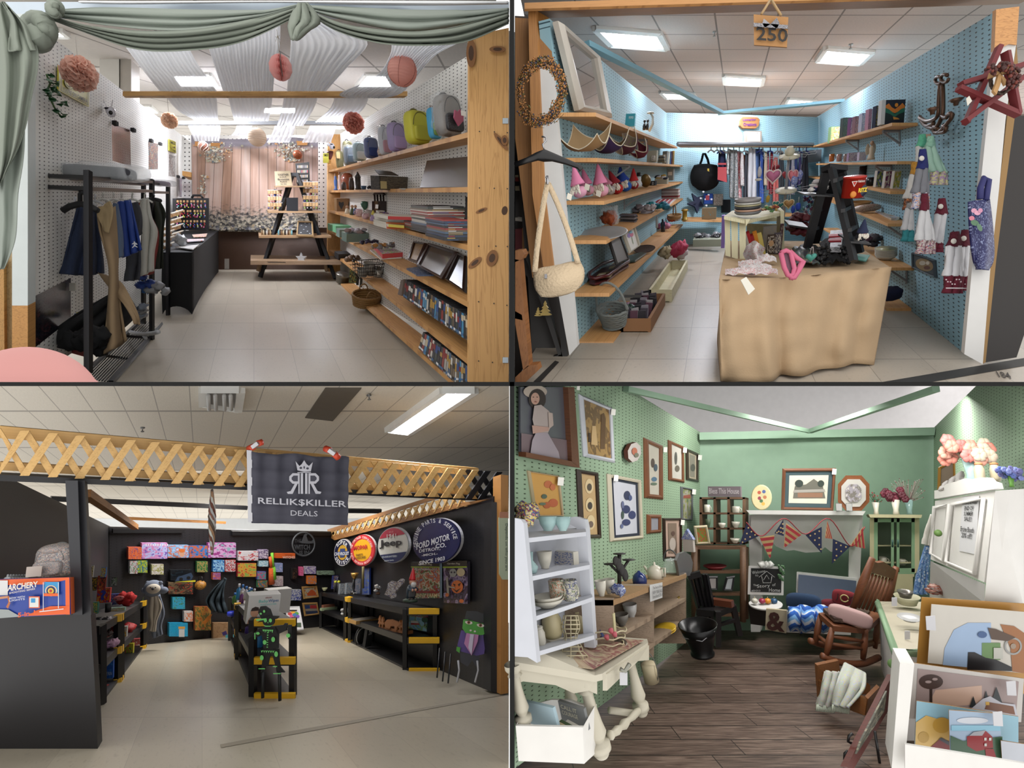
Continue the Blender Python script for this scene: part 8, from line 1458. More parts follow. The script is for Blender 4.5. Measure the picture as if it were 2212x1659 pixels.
# left shelving goods
LG=[(196,1247,8,26,['b0b0ac','2a2a2e','b8a040'],'white tag shaped packet'),(222,1247,11,22,['2a6ab0','a8a83a','a83a3a'],'blue and red cartoon packet'),(201,1276,14,30,['2a2622','a8842a','3a3028'],'yellow and black card strip'),(218,1272,18,30,['8a2c28','a8682a','2a2422'],'red and orange card group'),(246,1266,12,20,['1c1c1e','4a6a3a','8a8a8a'],'dark packet with a small robot')]
for x,y,w,h,c,l in LG:bx('hanging_packet',l+' on the left black wall','packet',Q(x,y,4.3),w,3,h,c[0],prt(c,2,x%7),'packets on the left black wall')
GO=[(222,1302,28,33,['a8281c','c8862a','2a4a94'],'boxed_toy','red box with a blue question mark',.9),(247,1306,24,24,['3a4a8a','8a5a9a','a8a8b4'],'boxed_toy','blue and purple boxed toy behind the red plush',.9),(300,1302,18,16,['3a4a2a','8a8a4a','5a6a3a'],'boxed_toy','green boxed toy at the far end',.3),(203,1326,14,26,['2a6a5a','a8a040','3a7a6a'],'boxed_toy','green boxed toy at the near end',.6),(254,1320,30,8,['7a9a8a','b8903a','b8b8a8'],'board_game','pale green board game lying flat',.3),(213,1430,15,38,['b0b0b4','3a3438','8a8488'],'boxed_toy','white boxed toy with a dark picture',.2),(230,1466,26,56,['1c4a94','2a6ab0','1c4a94'],'boxed_toy','tall blue box of marble run',.3),(252,1462,22,54,['4a6a8a','8a9a5a','24344a'],'boxed_toy','blue green boxed toy beside the marble run',.5),(222,1502,20,22,['8a2c28','b88a3a','a83a2c'],'board_game','red box on the bottom deck',.3),(277,1428,18,40,['a8a02a','3a7a3a','a84a4a'],'workbook','yellow and green workbook',.4),(293,1414,18,36,['8a3a3a','b0a8a0','9a4a44'],'boxed_toy','checkered red and white box',.4),(268,1376,10,24,['a8a8a4','b8882a'],'glue_bottle','white and yellow glue bottle',.1)]
for x,y,w,h,c,nm,l,f in GO:
 o=bx(nm,l+' on the left shelving','toy',Q(x,y,ld_(x,f)),w,6,h,c[0],prt(c,2,x%9))
 if 'marble' in l:ltext('lettering','MARBLE RUN',(0,12),22,8,'a8b4c8',o,ROOT[o.name],y=-.8)
 if 'question' in l:ltext('lettering','?',(0,17),12,22,'2a3a9a',o,ROOT[o.name],y=-.8,bold=.04)
lth('black_cup','tall matt black cup on the left shelving','cup',Q(233,1322,ld_(233,.2)),Z(0,0,6,0,6.5,20,0,20),'141417')
clp('red fish plush with a pink face on the left shelving','fish_plush','soft toy',Q(270,1309,ld_(270,.4)),7,(16,6,10),12,[mat('a01c1c',.9)],3,flat=.9);o=OB['fish_plush'];MB().bl((-10,-10,20),(12,3,6),mat('c06a6a',.9),8).mk('pink_face',o,ROOT[o.name])
for x,z in((-15,19),(-5,22)):MB().bl((x,-13,z),1.4,'141414',6).mk('eye',o,ROOT[o.name])
for x,y,n,ex,r,cs,l,nm,D in((217,1345,22,(18,6,6),5,['1a1a1c','b8b0b4','1c1c20'],'pile of black and white socks with pink ones','sock_pile',.3),(262,1375,8,(22,6,14),14,['8a1a1a','9a2020'],'red plush on the middle deck','red_plush',.5),(222,1380,9,(14,6,6),8,['6a2a24','8a8a84','3a2c28'],'red and grey soft toys','toy_pile',.4),(236,1400,5,(10,6,4),12,['b08aa0','a880a0'],'rolled pink fluffy blanket','pink_blanket',.2)):clp(l+' on the left shelving',nm,'soft goods',Q(x,y,ld_(x,D)),n,ex,r,cs,x%7)
# ==== BOOTH D: sage green antiques booth with a dark plank floor
E=Booth(1795,1122,520);EKW=-1768.0;EW=E.side(1115,2.6);ER=E.side(2018,6.2);EB=E.frt(6.25);EF=E.level(1362,6.25)
GP4=pegboard('8aa288','33452f',.15);SG=mat('86a18c',.7);WHT=mat('d4d2ce',.5);WH2=mat('b9bcc4',.5)
pl('wall_left',EW,Z(1112,832,1345,832,1513,934,1513,1368,1112,1660),GP4,.005,uvm=peg_uv(.066,.0225,E));pl('wall_right',ER,Z(2110,832,2216,832,2216,1500,2017,1365,2017,924),GP4,uvm=peg_uv(.066,.0225,E));pl('wall_back',EB,Z(1510,934,2022,924,2022,1372,1510,1372),SG);pl('wall_far',E.frt(11),Z(1112,832,2350,832,2350,1100,1112,1100),'d8d5d6')
m,nt,bsdf=newmat('plank_floor');uv,u,v=uvxy(nt);r_=nmath(nt,'FLOOR',v);wn=NN(nt,'ShaderNodeTexWhiteNoise');wn.noise_dimensions='1D';LK(nt,r_,wn.inputs['W']);uu=nmath(nt,'ADD',u,nmath(nt,'MULTIPLY',wn.outputs[0],7));cb=NN(nt,'ShaderNodeCombineXYZ');LK(nt,nmath(nt,'FLOOR',uu),cb.inputs[0]);LK(nt,r_,cb.inputs[1]);w2=NN(nt,'ShaderNodeTexWhiteNoise');LK(nt,cb.outputs[0],w2.inputs[0])
mp=NN(nt,'ShaderNodeMapping');IN(mp,'Scale',(1.5,5,1));LK(nt,uv.outputs[0],mp.inputs[0]);n=NN(nt,'ShaderNodeTexNoise');IN(n,'Scale',2.5);IN(n,'Detail',8);IN(n,'Distortion',1);LK(nt,mp.outputs[0],n.inputs[0])
c=ramp(nt,n.outputs[0],[(.3,'3c2e28'),(.5,'66544a'),(.7,'8a776a')]);c=mix(nt,nmath(nt,'MULTIPLY',w2.outputs[0],.5),c,lin('3a2d26'));c=mix(nt,nmath(nt,'MAXIMUM',nmath(nt,'LESS_THAN',nmath(nt,'FRACT',v),.05),nmath(nt,'LESS_THAN',nmath(nt,'FRACT',uu),.008)),c,lin('201814'));LK(nt,c,bsdf.inputs['Base Color']);IN(bsdf,'Roughness',.45)
P=pps(EF,Z(1112,1672,2500,1672,2500,1350,1112,1350));struct(MB().add(P,[[0,1,2,3]],m,uvs=[(p.x/.75,p.y/.21)for p in P]).mk('floor'))
pl('trim_9',E.frt(6.1),Z(1511,934,2021,923,2019,940,1511,950),SG)
for a,c,l in(((1352,840,3.9),(1750,932,5.9),'long sage green roof bar from the left wall'),((2022,840,3.9),(1748,932,5.9),'sage green roof bar from the right wall')):tag(MB().bar(at(*a),at(*c),.05,.04,SG).mk('green_bar'),l,'beam')
area((1.9,3.2,-.1),(2.2,4.2,-4),1.6,.25,30);area((2.9,5.0,-.08),(3.0,5.5,-4),1.8,.3,70)  # two more added fill lamps, brightening the green booth from above
def fr(l,q,fw,fm,pic,matt=None,mw=0,art=None,tg=None,pln=EW):return frm('framed_picture',l,'picture frame',pln,q,fw,fm,pic,None,.012,matt,mw,art,tg)
WN=wood('5f3820','3a2012',2);DW=mat('2b1a12',.4)
o=tg_('girl_portrait','large wood framed painting of a girl in a white dress and bonnet','painting',EW.at(1170,900));slab('picture',EW,Z(1112,836,1206,836,1215,996,1112,976),.01,mat('4f5058',.4),o,off=.03)
for q in(Z(1205,836,1219,836,1231,1009,1214,997),Z(1112,975,1214,995,1231,1009,1112,985)):slab('moulding',EW,q,.04,WN,o,off=.06)
dcl('painted_figure',EW,[('6a5a5e',Z(1112,935,1214,950,1214,994,1112,975)),('a89c90',ell(1142,846,26,14)),('2c211e',ell(1146,862,19,22)),('b08c7c',ell(1141,861,9.5,13)),('3a2a26',rc(1135,857,1138,858.5)),('3a2a26',rc(1143,857,1146,858.5)),('8a5048',ell(1141,868,2.6,1)),('a09490',Z(1137,876,1152,874,1170,888,1174,920,1166,936,1140,936,1133,905)),('948a92',Z(1140,934,1166,934,1190,975,1193,990,1128,978,1132,950)),('a8887c',Z(1131,918,1168,922,1168,930,1133,936)),('a89890',Z(1166,890,1176,892,1178,918,1168,926))],o,off=.035)
price_tag(EW,1213,838,o,.8,off=.1)
fr('white distressed frame with a sepia photo of two women',Z(1248,851,1320,881,1326,1000,1258,986),8,WH2,prt(['8a6a3c','9a7a48','6a4e2c'],1.4,2),None,0,[('5a4024',Z(1296,895,1302,892,1306,905,1304,970,1294,970)),('c0a274',Z(1276,920,1284,920,1288,962,1274,960)),('3a2818',rc(1268,935,1273,955))],(1317,890,1.2));fr('cream framed yellow print of orange roses',Z(1137,1016,1203,1027,1213,1115,1152,1115),3,'b0a080','c0924a',None,0,[('b0623a',ell(1181,1046,9,8)),('b05a34',ell(1192,1086,10,9)),('a85830',ell(1178,1091,8,7)),('4a5a4a',ell(1172,1072,6,5)),('b86a40',ell(1190,1052,6,7)),('5a6a54',ell(1168,1088,7,3))],(1202,1039,1.6));fr('tall dark frame with three oval still lifes',Z(1243,1013,1290,1021,1297,1162,1250,1163),8,DW,'b0946a',None,0,[('c8b48c',ell(1270,1050,9,16)),('c8b48c',ell(1271,1090,9,15)),('c8b48c',ell(1273,1128,9,16)),('4a4238',ell(1270,1052,5,8)),('3a3430',ell(1271,1092,5,8)),('6a5a50',ell(1273,1132,5,7))]);fr('large cream framed blue flower watercolour',Z(1309,1023,1383,1037,1388,1163,1316,1170),7,'b8b09c','b8bac4','1f2638',6,[('2c3358',ell(1350,1100,9,9)),('323a62',ell(1363,1112,8,9)),('2a3050',ell(1352,1070,7,10)),('343a60',ell(1350,1128,9,7)),('3a4a44',ell(1342,1112,3,9)),('5a6080',ell(1342,1090,3,8)),('3c4870',ell(1358,1075,4,6)),('5a6488',ell(1340,1136,3,5))],(1323,1032,1.2))
o=slab('wall_plate',EW,ell(1356,976,15,22,8,rot=.2),.03,'b8b0ac',side='5a2a20',off=.05);tag(o,'octagonal red rimmed plate with flowers on the left wall','plate');dcl('flower_print',EW,[('a8624a',ell(1355,974,6,8)),('6a6a5a',ell(1359,982,5,5))],o,off=.055)
WN2=wood('6f3f22','47260f',2)
fr('tall brown framed print of birds on a branch',Z(1389,945,1430,963,1431,1079,1391,1075),9,WN2,'bab4a8',None,0,[('4a6a84',ell(1411,1035,6,5)),('4a3a34',ell(1408,1000,4,10)),('3a4a5a',ell(1414,1010,4,8)),('5a6a5a',ell(1410,1045,7,3))],(1431,971));fr('brown framed bird print right of the tall one',Z(1442,950,1476,965,1477,1043,1443,1037),6,WN2,'b4b0a8',None,0,[('4a4844',ell(1458,990,3,14)),('5a5248',ell(1461,1012,5,7))],(1474,972));fr('small dark brown framed print nearest the back wall',Z(1480,968,1508,980,1508,1042,1481,1036),5,DW,'7c786c','a89c88',4,[('4a4a44',ell(1495,1010,5,8))],(1507,988));fr('grey framed picture of a cottage garden',Z(1469,1051,1495,1056,1494,1124,1470,1122),3,'5a5c60',prt(['8a8f8a','8a8a4a','5a6a50','a89a88'],2,6),None,0,[('8a4a3c',Z(1475,1070,1490,1068,1490,1076,1474,1076))],(1494,1062));fr('small walnut frame with a winter scene',Z(1396,1111,1427,1112,1427,1150,1396,1153),7,WN2,'8a8a94');fr('dark red frame with a pink matted mother and child picture',Z(1430,1119,1471,1119,1471,1206,1432,1206),4,DW,'7c6a5c','b59a8c',7,[('b0a49c',ell(1451,1175,7,14)),('5a443a',ell(1452,1152,4,5))],(1469,1128))
# tall pale cubby shelf on the turned leg table
D4=2.5;o=tg_('grey_cubby_shelf','pale grey painted open shelf with a scalloped side on the table','shelf',at(1180,1420,D4));S0=E.frt(D4)
slab('side_panel',E.frt(2.4),Z(1112,1119,1125,1122,1131,1130,1158,1412,1160,1432,1140,1420,1112,1418),.03,WH2,o);slab('side_panel',E.frt(2.85),Z(1207,1120,1245,1116,1263,1122,1267,1140,1284,1400,1262,1398,1245,1140),.04,WH2,o);slab('back_panel',E.side(1115,2.52),Z(1128,1122,1247,1120,1276,1395,1158,1405),.01,'a6a9b2',o)
def shl(y0,y1,x0,x1):MB().prs([at(x0,y0,2.42),at(x1,y1,2.7),at(x1-2,y1-10,2.95),at(x0+4,y0-14,2.58)],(0,0,-.02),WH2).mk('shelf_board',o)
shl(1163,1149,1134,1266);shl(1246,1220,1143,1274);shl(1333,1290,1152,1280);shl(1408,1372,1160,1284)
def X(px,py,D,yaw=0,**k):return E.pose(px,py,D,yaw,**k)
AQ=mat('a8c8c8',.1,alpha=.6);CRM_=mat('b9ad88',.35);WC_=mat('bcb8ac',.3)
for x,w,l in((1184,34,'left of two'),(1216,30,'right of two')):bowl(f'ribbed aqua glass bowl on the top shelf, {l}',X(x,1147,2.6),w,24,AQ)
clp('patterned ceramic piece with a white tag at the left end of the top shelf','painted_ceramic','ceramic',X(1136,1148,2.47),6,(14,6,20),14,[prt(['b8b0a8','8a2c24','2a4a7a','b8a03a'],5,3)],4,flat=1);bowl('white pedestal egg cup',X(1178,1228,2.64),27,28,WC_,foot=.5);o2=bx('china_box','white china box with blue flowers','box',X(1218,1222,2.82),52,12,24,WC_,prt(['bcb8b4','5a6a9a','bcb8b4'],4,2));bx('pink_comb','pink comb lying by the china box','comb',X(1232,1224,2.89),34,4,6,'b88a90');lth('glass_vase','small clear glass vase at the left of the second shelf','vase',X(1148,1238,2.51),Z(0,0,9,0,12,10,4,20,5,34,0,34),AQ)
for x,y,c,l in((1205,1296,'a86a4a','white mug with painted orange fruit'),(1234,1296,'4a5070','white mug with painted blue plums')):mug(l,X(x,y,2.65),27,34,prt(['b8b4a4',c,'b8b4a4','5a6a4a','b8b4a4'],2.5,x%5,.3))
for i in(0,1):bowl(f'cream soup bowl on the third shelf, {["lower", "upper"][i]} of two',X(1184,1311-7*i,2.6),58-3*i,13,WC_,'cream bowls on the third shelf')
jar('large yellow ceramic jar with handles',X(1196,1376,2.72),34,48,CRM_,CRM_);jar('smaller yellow ceramic jar with a lid',X(1252,1366,3.00),30,42,CRM_,CRM_);jar('small painted jar at the left of the bottom shelf',X(1168,1395,2.59),20,34,WC_,WC_)
# turned leg table
TC4=mat('b9b3a2',.45);o=tg_('turned_leg_table','cream painted table with turned legs and a rose decoupage top','table',at(1300,1630,2.9));RT4=Plane((1300,1456,2.75),(1402,1384,3.3),(1112,1428,2.7));tq4=Z(1104,1424,1130,1436,1296,1459,1400,1384,1392,1376,1300,1374)
mb=MB().prs(AT(1112,1430,2.45,1285,1459,2.5,1301,1455,2.52,1400,1388,3.0,1398,1380,3.05,1280,1372,3.2,1112,1385,2.52),(0,0,-.03),TC4);mb.mk('table_top',o)
MB().prs(AT(1160,1432,2.5,1282,1446,2.53,1390,1384,3.0,1285,1377,3.15,1180,1390,2.75),(0,0,.003),prt(['b8a68c','a8927a','7a3a44','b8a68c','8a4a50','a89a7c'],3,5,kind='s')).mk('decoupage_top',o)
MB().prs([at(x,y,D)for x,y,D in((1112,1436,2.47),(1290,1462,2.53),(1290,1500,2.53),(1272,1492,2.53),(1240,1498,2.52),(1200,1480,2.5),(1130,1472,2.48),(1112,1478,2.47))],(0,.02,0),TC4).mk('apron',o);MB().prs([at(x,y,D)for x,y,D in((1302,1456,2.55),(1394,1394,3.0),(1394,1426,3.0),(1370,1428,2.9),(1340,1456,2.7),(1302,1492,2.55))],(.02,0,0),TC4).mk('apron',o)
LGp=Z(0,0,.55,0,.7,.03,.6,.07,1,.09,1,.17,.5,.19,.7,.24,.9,.3,.72,.42,.55,.6,.5,.78,.85,.82,.6,.86,.9,.9,1,.93,1,1)
for x,y,h,w,D in((1301,1634,145,19,2.58),(1388,1545,125,15,3.0),(1134,1570,100,14,2.46),(1238,1535,60,13,2.8)):M=X(x,y,D);MB().la([(r*w,z*h)for r,z in LGp],TC4,18).mk('leg',o,M)
MB().tb([at(*cv(Z3(1316,1590,2.6,1340,1572,2.7,1382,1532,2.98),k/10))for k in rg(11)],[.012+.012*sin(k*1.3)**2 for k in rg(11)],TC4).mk('stretcher',o);MB().tb(AT(1316,1534,2.9,1376,1542,2.95),.018,TC4).mk('stretcher',o);MB().tb([at(*p,2.6)for p in Z(1340,1445,1350,1450,1360,1434)],.01,mat('8a8a80',.3,.6)).mk('pull_handle',o);MB().box(at(1347,1466,2.6),(.036,.003,.06),'b8b8bc').mk('price_tag',o)
WIR=mat('b4aa8c',.5);o=tg_('wire_dress_form','small cream wire dress form on the turned leg table','ornament',at(1235,1425,2.8));WD=lambda x,y:at(x,y,2.8)
for k in rg(11):r=[15,17,19,19,15,13,18,24,26,36,38][k];y=1330+k*9.6;MB().tb([at(1233+r*cos(a),y,2.7+r/430*sin(a))for a in[2*pi*q/16 for q in rg(16)]],.003,WIR,5,closed=True).mk('wire_ring',o)
for q in rg(8):a=q*.785;MB().tb([at(1233+r*cos(a),1330+k*9.6,2.7+r/430*sin(a))for k,r in en((15,17,19,19,15,13,18,24,26,36,38))],.003,WIR,5).mk('wire_rib',o)
o=tg_('wire_basket','cream wire basket with roses, holding a book and bags','basket',at(1313,1390,3.0))
for k,r in en((34,37,40)):MB().tb([at(1313+r*cos(a),1388-k*14+7*sin(a)+2*sin(6*a),2.95-.1*sin(a))for a in[2*pi*q/30 for q in rg(30)]],.004,WIR,5,closed=True).mk('wire_ring',o)
for x,y in Z(1311,1376,1328,1370,1320,1362):MB().bl(at(x,y,2.83),.014,'a8505a',7,.3).mk('fabric_rose',o)
B4=lambda l,x,y,w,h,c,D,nm='book',cat='book',rl=0,p=None:bx(nm,l,cat,X(x,y,D)@Matrix.Rotation(rl,4,'Y'),w,6,h,c,p)
B4('book of designs standing in the wire basket',1288,1378,32,50,'3a4a7a',3.0,rl=-.25,p=prt(['3a4a7a','8a7a94','b0a8a0'],2,1));B4('pale yellow gift bag in the wire basket',1316,1372,26,42,'b8b08a',3.0,'gift_bag','bag',.1);lth('silver_dish','oval silver footed dish on the table','dish',X(1324,1410,2.95),plate_prof(29,14),mat('8a8278',.25,.7))
# white bin on the floor
o=tg_('white_bin','white beadboard bin with children\'s books on the floor','bin',at(1200,1648,2.7));slab('front_panel',E.frt(2.4),Z(1114,1568,1259,1571,1262,1650,1120,1644),.02,WHT,o);MB().add(AT(1259,1571,2.4,1285,1524,2.56,1288,1626,2.56,1262,1650,2.4),[[0,1,2,3]],WHT).mk('side_panel',o);slab('back_panel',E.frt(2.58),Z(1138,1521,1160,1520,1190,1512,1230,1513,1252,1522,1285,1524,1285,1620,1138,1620),.02,WHT,o);MB().add(AT(1114,1568,2.4,1138,1521,2.57,1140,1620,2.57,1120,1644,2.4),[[0,1,2,3]],WHT).mk('side_panel',o)
o=B4('blue white picture book with children in the white bin',1172,1570,74,36,'9ab0ba',2.5,rl=-.08);o=B4('grey hardback titled Call It Courage in the white bin',1242,1568,58,36,'6a6c6c',2.52);
for t_,z in(('CALL IT',28),('COURAGE',18)):ltext('lettering',t_,(-6,z),36,7,'b8b4a0',o,ROOT[o.name],y=-.8)
for i in rg(4):B4(f'thin book lying in the white bin, {ordn(i)} from the left',1195+i*14,1572,30,5,['7a2a24','a89a7a','3a4a30','a8a49a'][i],2.46,rl=.15)
# weathered bookcase along the wall
BWc=wood('8a7866','5a4a3c',2);ks,kw_=-1400.0,EKW
for l,p0,p1,t_ in(('top board of the weathered bookcase, covered with burlap',(1325,1296),(1483,1240),.03),('middle board of the weathered bookcase',(1352,1361),(1482,1291),.025),('lower board of the weathered bookcase',(1400,1397),(1480,1342),.025)):shelf(E,p0,p1,ks,kw_,t_,BWc if 'burl' not in l else mat('8a6c4a',.9,bump=.4),l)
for x,y0,y1 in((1325,1296,1460),(1412,1265,1420),(1482,1240,1390)):D=ks/(x-1795);tag(MB().prs([at(x,y0,D),at(x,y1,D),at(1795+kw_/D,y1,D),at(1795+kw_/D,y0,D)],(.01,.03,0),BWc).mk('upright_board'),f'weathered upright board of the bookcase, {["nearest", "middle", "farthest"][(1325, 1412, 1482).index(x)]}','board')
o=slab('paper_sign',E.side(1404,1400/391*.99),Z(1404,1264,1431,1258,1431,1291,1405,1300),.003,'b8b8b8');tag(o,'white sale notice taped to the bookcase front','sign');tx_('lettering',E.side(1404,1400/391*.99),Z(1407,1267,1429,1262,1429,1286,1407,1293),['The Story of Home','NEW YEAR SALE!!','Entire Booth 20% off!'],'3a3a3a',o,off=.01)
ed=lambda x,f=.4:(ks*(1-f)+kw_*f)/(x-1795)
lth('cobalt_pot','cobalt blue enamel pot with a lid','pot',X(1383,1265,ed(1383)),Z(0,0,13,0,14,10,12,19,8,23,3,26,2,28,0,28),mat('1c2a5c',.2));M=X(1417,1252,ed(1417));o=lth('teapot','cream teapot with a printed band on the bookcase','teapot',M,Z(0,0,15,0,16,10,15,20,8,26,2,28,2,33,0,34),mat('b8b2a4',.3));MB().tb(Z3(-15,0,8,-22,0,20,-26,0,24),2.4,'b8b2a4').mk('spout',o,M);MB().tb(Z3(14,0,22,24,0,24,22,0,8,15,0,6),1.8,'b8b2a4').mk('handle',o,M)
tag(slab('scalloped_tray',EW,Z(1392,1200,1400,1186,1414,1182,1428,1190,1434,1206,1430,1232,1400,1236,1396,1215),.02,mat('7a7a7c',.3,.5),off=.25),'grey scalloped metal tray leaning behind the teapot','tray');M=X(1452,1238,ed(1452));o=jar('large clear glass jar with a wire bail handle',M,32,30,glass(),glass());MB().tb([(17*cos(a),0,22+24*sin(a))for a in[pi*k/10 for k in rg(11)]],1.2,'4a4c4e').mk('bail',o,M)
o=tg_('candle_stand','black iron candle stand with leaves on the bookcase','candle holder',at(1340,1262,3.2));IR=mat('1d1917',.5);MB().tb([at(*p,3.2)for p in Z(1338,1262,1338,1230,1338,1198)],.012,IR).mk('stem',o)
for x,y in Z(1338,1197,1318,1219,1358,1210):MB().la(Z(0,0,12,0,12,1.5,0,2),IR,16).mk('candle_cup',o,X(x,y,3.2));MB().tb([at(x,y,3.2),at(1338,1240,3.2)],.008,IR).mk('arm',o)
for k in rg(10):MB().bl(at(1330+(k*7)%22,1212+(k*11)%36,3.17),(.018,.006,.03),IR,6).mk('iron_leaf',o)
for x,y,w,h,m_,l in((1300,1288,22,28,WC_,'white milk glass cup at the near end of the bookcase'),(1318,1282,24,26,WC_,'second white milk glass cup behind the first')):bowl(l,X(x,y,ed(x,.3)),w,h,m_)
clp('blue and white china shoe on the bookcase','china_shoe','ornament',X(1331,1286,ed(1331,.1)),5,(12,4,4),9,[prt(['b8b8bc','2a3a7a','8a94b0'],4,1)],2,flat=.9);M=X(1364,1335,ed(1364));o=bowl('white gravy boat on the middle board',M,28,26,mat('a8a8a8',.3));bowl('grey bowl of wood shavings',X(1344,1350,ed(1344,.2)),30,20,'5a5650');lth('glass_plate','amber glass plate on the middle board','plate',X(1448,1300,ed(1448)),plate_prof(20,8),mat('7a6424',.2))
for i in(0,1):lth('yellow_plate',f'yellow rimmed plate on the lower board, {["lower", "upper"][i]}','plate',X(1438,1368-5*i,ed(1438,.2),fp=380),plate_prof(20,6),mat('b8962a',.3))
tag(slab('oval_plaque',EW,ell(1456,1328,22,18),.02,'1c1816',off=.3),'black oval plaque painted with a lady in a red hat','plaque');dcl('painted_lady',EW,[('6a2a1c',ell(1456,1336,10,8)),('b08468',ell(1455,1328,4,5)),('6a4a2a',ell(1455,1321,8,3))],OB['oval_plaque'],off=.31)
# birdhouse, cubby and wicker stand in the corner
M=X(1487,1192,5.2);o=bx('wooden_birdhouse','white wooden birdhouse with a blue tiled roof','birdhouse',M,24,8,26,'a8a09a');MB().prs(Z3(-14,-1,25,0,-1,46,14,-1,25),(0,9,0),prt(['5a6aa0','a8acb8'],5,1)).mk('roof',o,M)
OK=wood('5f4430','3a281a',2);o=tg_('cubby_shelf','old brown cubby shelf with nine openings on the wicker stand','shelf',at(1560,1175,5.6));C5=E.frt(5.6)
for x in(1511,1541,1571,1604):slab('upright',C5,rc(x,1074,x+5,1176),.25,OK,o)
for y in(1074,1107,1140,1172):slab('shelf_board',C5,rc(1511,y,1609,y+4),.25,OK,o)
B4('painted wood sign reading Bless This House',1564,1073,72,22,'6a6066',5.5,'wood_sign','sign');ltext('lettering','Bless This House',(0,12),66,12,'b4acb0',OB['wood_sign'],ROOT['wood_sign'],y=-.8)
for x,y,w,h,k,l in((1528,1107,12,16,'m','cream mug'),(1590,1108,16,14,'m','cream creamer'),(1530,1140,12,18,'b','small potted plant'),(1560,1140,16,10,'b','white china bird dish'),(1590,1140,18,13,'b','cream bowl with red flowers'),(1588,1173,20,10,'b','clear glass bowl')):(mug if k=='m' else bowl)(l+' in the brown cubby shelf',X(x,y,5.5),w,h,WC_ if 'plant' not in l else '3a4a34')
o=tg_('wicker_stand','brown wicker stand with four shelves in the corner','stand',at(1555,1345,5.5));C6=E.frt(5.4)
for x in(1500,1605):MB().tb([at(x,1182,5.3),at(x,1342,5.3)],.03,OK).mk('post',o);MB().tb([at(x+6,1182,5.7),at(x+6,1335,5.7)],.03,OK).mk('post',o)
for y in(1180,1232,1280,1325):MB().prs([at(1498,y,5.3),at(1612,y,5.3),at(1612,y-3,5.75),at(1500,y-3,5.75)],(0,0,-.03),OK).mk('shelf_board',o)
fr('cream framed red and green swirl picture',Z(1498,1136,1527,1134,1534,1174,1503,1176),5,'a89c80',prt(['a8622a','6a8a3a','b04a3a'],2,1),pln=E.frt(5.25));fr('black framed blue flower picture, right one',Z(1568,1246,1587,1243,1582,1276,1560,1275),4,'17171a','a8acb0',pln=E.frt(5.3));fr('black framed flower picture behind the black chair',Z(1528,1244,1550,1244,1550,1274,1528,1274),4,'17171a','a8a0a0',pln=E.frt(5.3));lth('red_boat_dish','long dark red dish on the wicker stand','dish',X(1545,1231,5.4),plate_prof(24,8),'6a1c20');B4('blue painted box on the wicker stand',1530,1321,34,40,'3a4a6a',5.45,'painted_box','box',p=prt(['3a4a6a','7a88a0','2a3450'],3,2));B4('white box at the foot of the wicker stand',1514,1342,38,20,'a8a49a',5.3,'white_box','box')
o=slab('rag_rug',EF,Z(1606,1340,1760,1352,1756,1380,1596,1358),.02,prt(['8a5a6a','4a4a6a','a8a0a4','8a3a44'],9,3));tag(o,'striped rag rug in front of the back wall','rug')
# black chair and coal scuttle
BK4=mat('131214',.35);o=tg_('black_chair','black painted spindle back chair with a brown leather folder','chair',at(1555,1370,4.9));q=lambda a,c,w,n='spindle':MB().bar(at(*a),at(*c),w,w,BK4).mk(n,o)
MB().prs(AT(1504,1316,4.6,1552,1321,4.5,1590,1305,4.9,1545,1300,5.1),(0,0,-.05),BK4).mk('seat',o)
for a,c in(((1512,1318,4.65),(1505,1350,4.65)),((1550,1320,4.5),(1550,1396,4.5)),((1583,1308,4.85),(1598,1372,4.85)),((1543,1310,5.0),(1536,1345,5.0))):q(a,c,.045,'leg')
for x0,x1 in Z(1486,1508,1497,1517,1507,1524,1518,1532,1524,1540):q((x0+2,1240,4.7),(x1,1312,4.75),.025)
MB().prs([at(*p,4.68)for p in Z(1484,1242,1512,1234,1516,1246,1488,1254)],(0,.03,0),BK4).mk('crest_rail',o);q((1518,1360,4.6),(1586,1340,4.8),.025,'stretcher')
MB2=bx('leather_folder','brown leather folder on the black chair','folder',X(1555,1310,4.7),52,14,13,mat('542c1c',.4))
M=X(1518,1414,4.1);o=lth('coal_scuttle','black metal coal scuttle bucket on the floor','bucket',M,Z(0,0,23,0,23,4,20,7,30,40,38,62,36,62,27,40,0,8),mat('121214',.3,.4),sx=1.05,n=28);MB().tb(Z3(-37,-4,56,-20,-30,44,20,-30,44,37,-4,56),.8,'8a8a8e').mk('wire_handle',o,M)
o=lth('candle_lantern','wire lantern with a cream candle beside the bookcase','lantern',X(1408,1472,3.5),Z(0,0,14,0,14,34,0,34),'b0a488');MB().tb([(18*cos(a),0,26+32*sin(a))for a in[k*.35 for k in rg(18)]],.9,'5a5a54',closed=True).mk('wire_hoop',o,ROOT[o.name])
# mantel with its things
MT=mat('c4c2c0',.5);C7=E.frt(5.7);o=tg_('fireplace_mantel','white fireplace mantel with a scalloped frieze against the back wall','mantel',at(1740,1365,5.7))
slab('top_shelf',E.frt(5.4),Z(1612,1102,1870,1104,1864,1113,1620,1111),.45,MT,o);slab('frieze',E.frt(5.6),Z(1622,1112,1860,1112,1850,1180,1828,1180,1820,1192,1795,1192,1782,1182,1772,1192,1740,1194,1715,1188,1700,1190,1676,1180,1668,1170,1645,1178,1640,1170,1622,1150),.1,MT,o)
for P in(Z(1617,1112,1648,1112,1642,1365,1622,1365),Z(1836,1112,1864,1112,1852,1365,1830,1365)):slab('pilaster',C7,P,.2,MT,o)
g=('END OF SUMMER SALE!!','Entire Booth 20% off!!');ns=slab('paper_sign',C7,rc(1716,1119,1752,1146),.002,'c8c8ca',off=.03);tag(ns,'white sale notice on the mantel front','sign');tx_('lettering',C7,rc(1720,1121,1748,1142),['The Story of Home',g[0],g[1]],'2a2a2c',ns,off=.04)
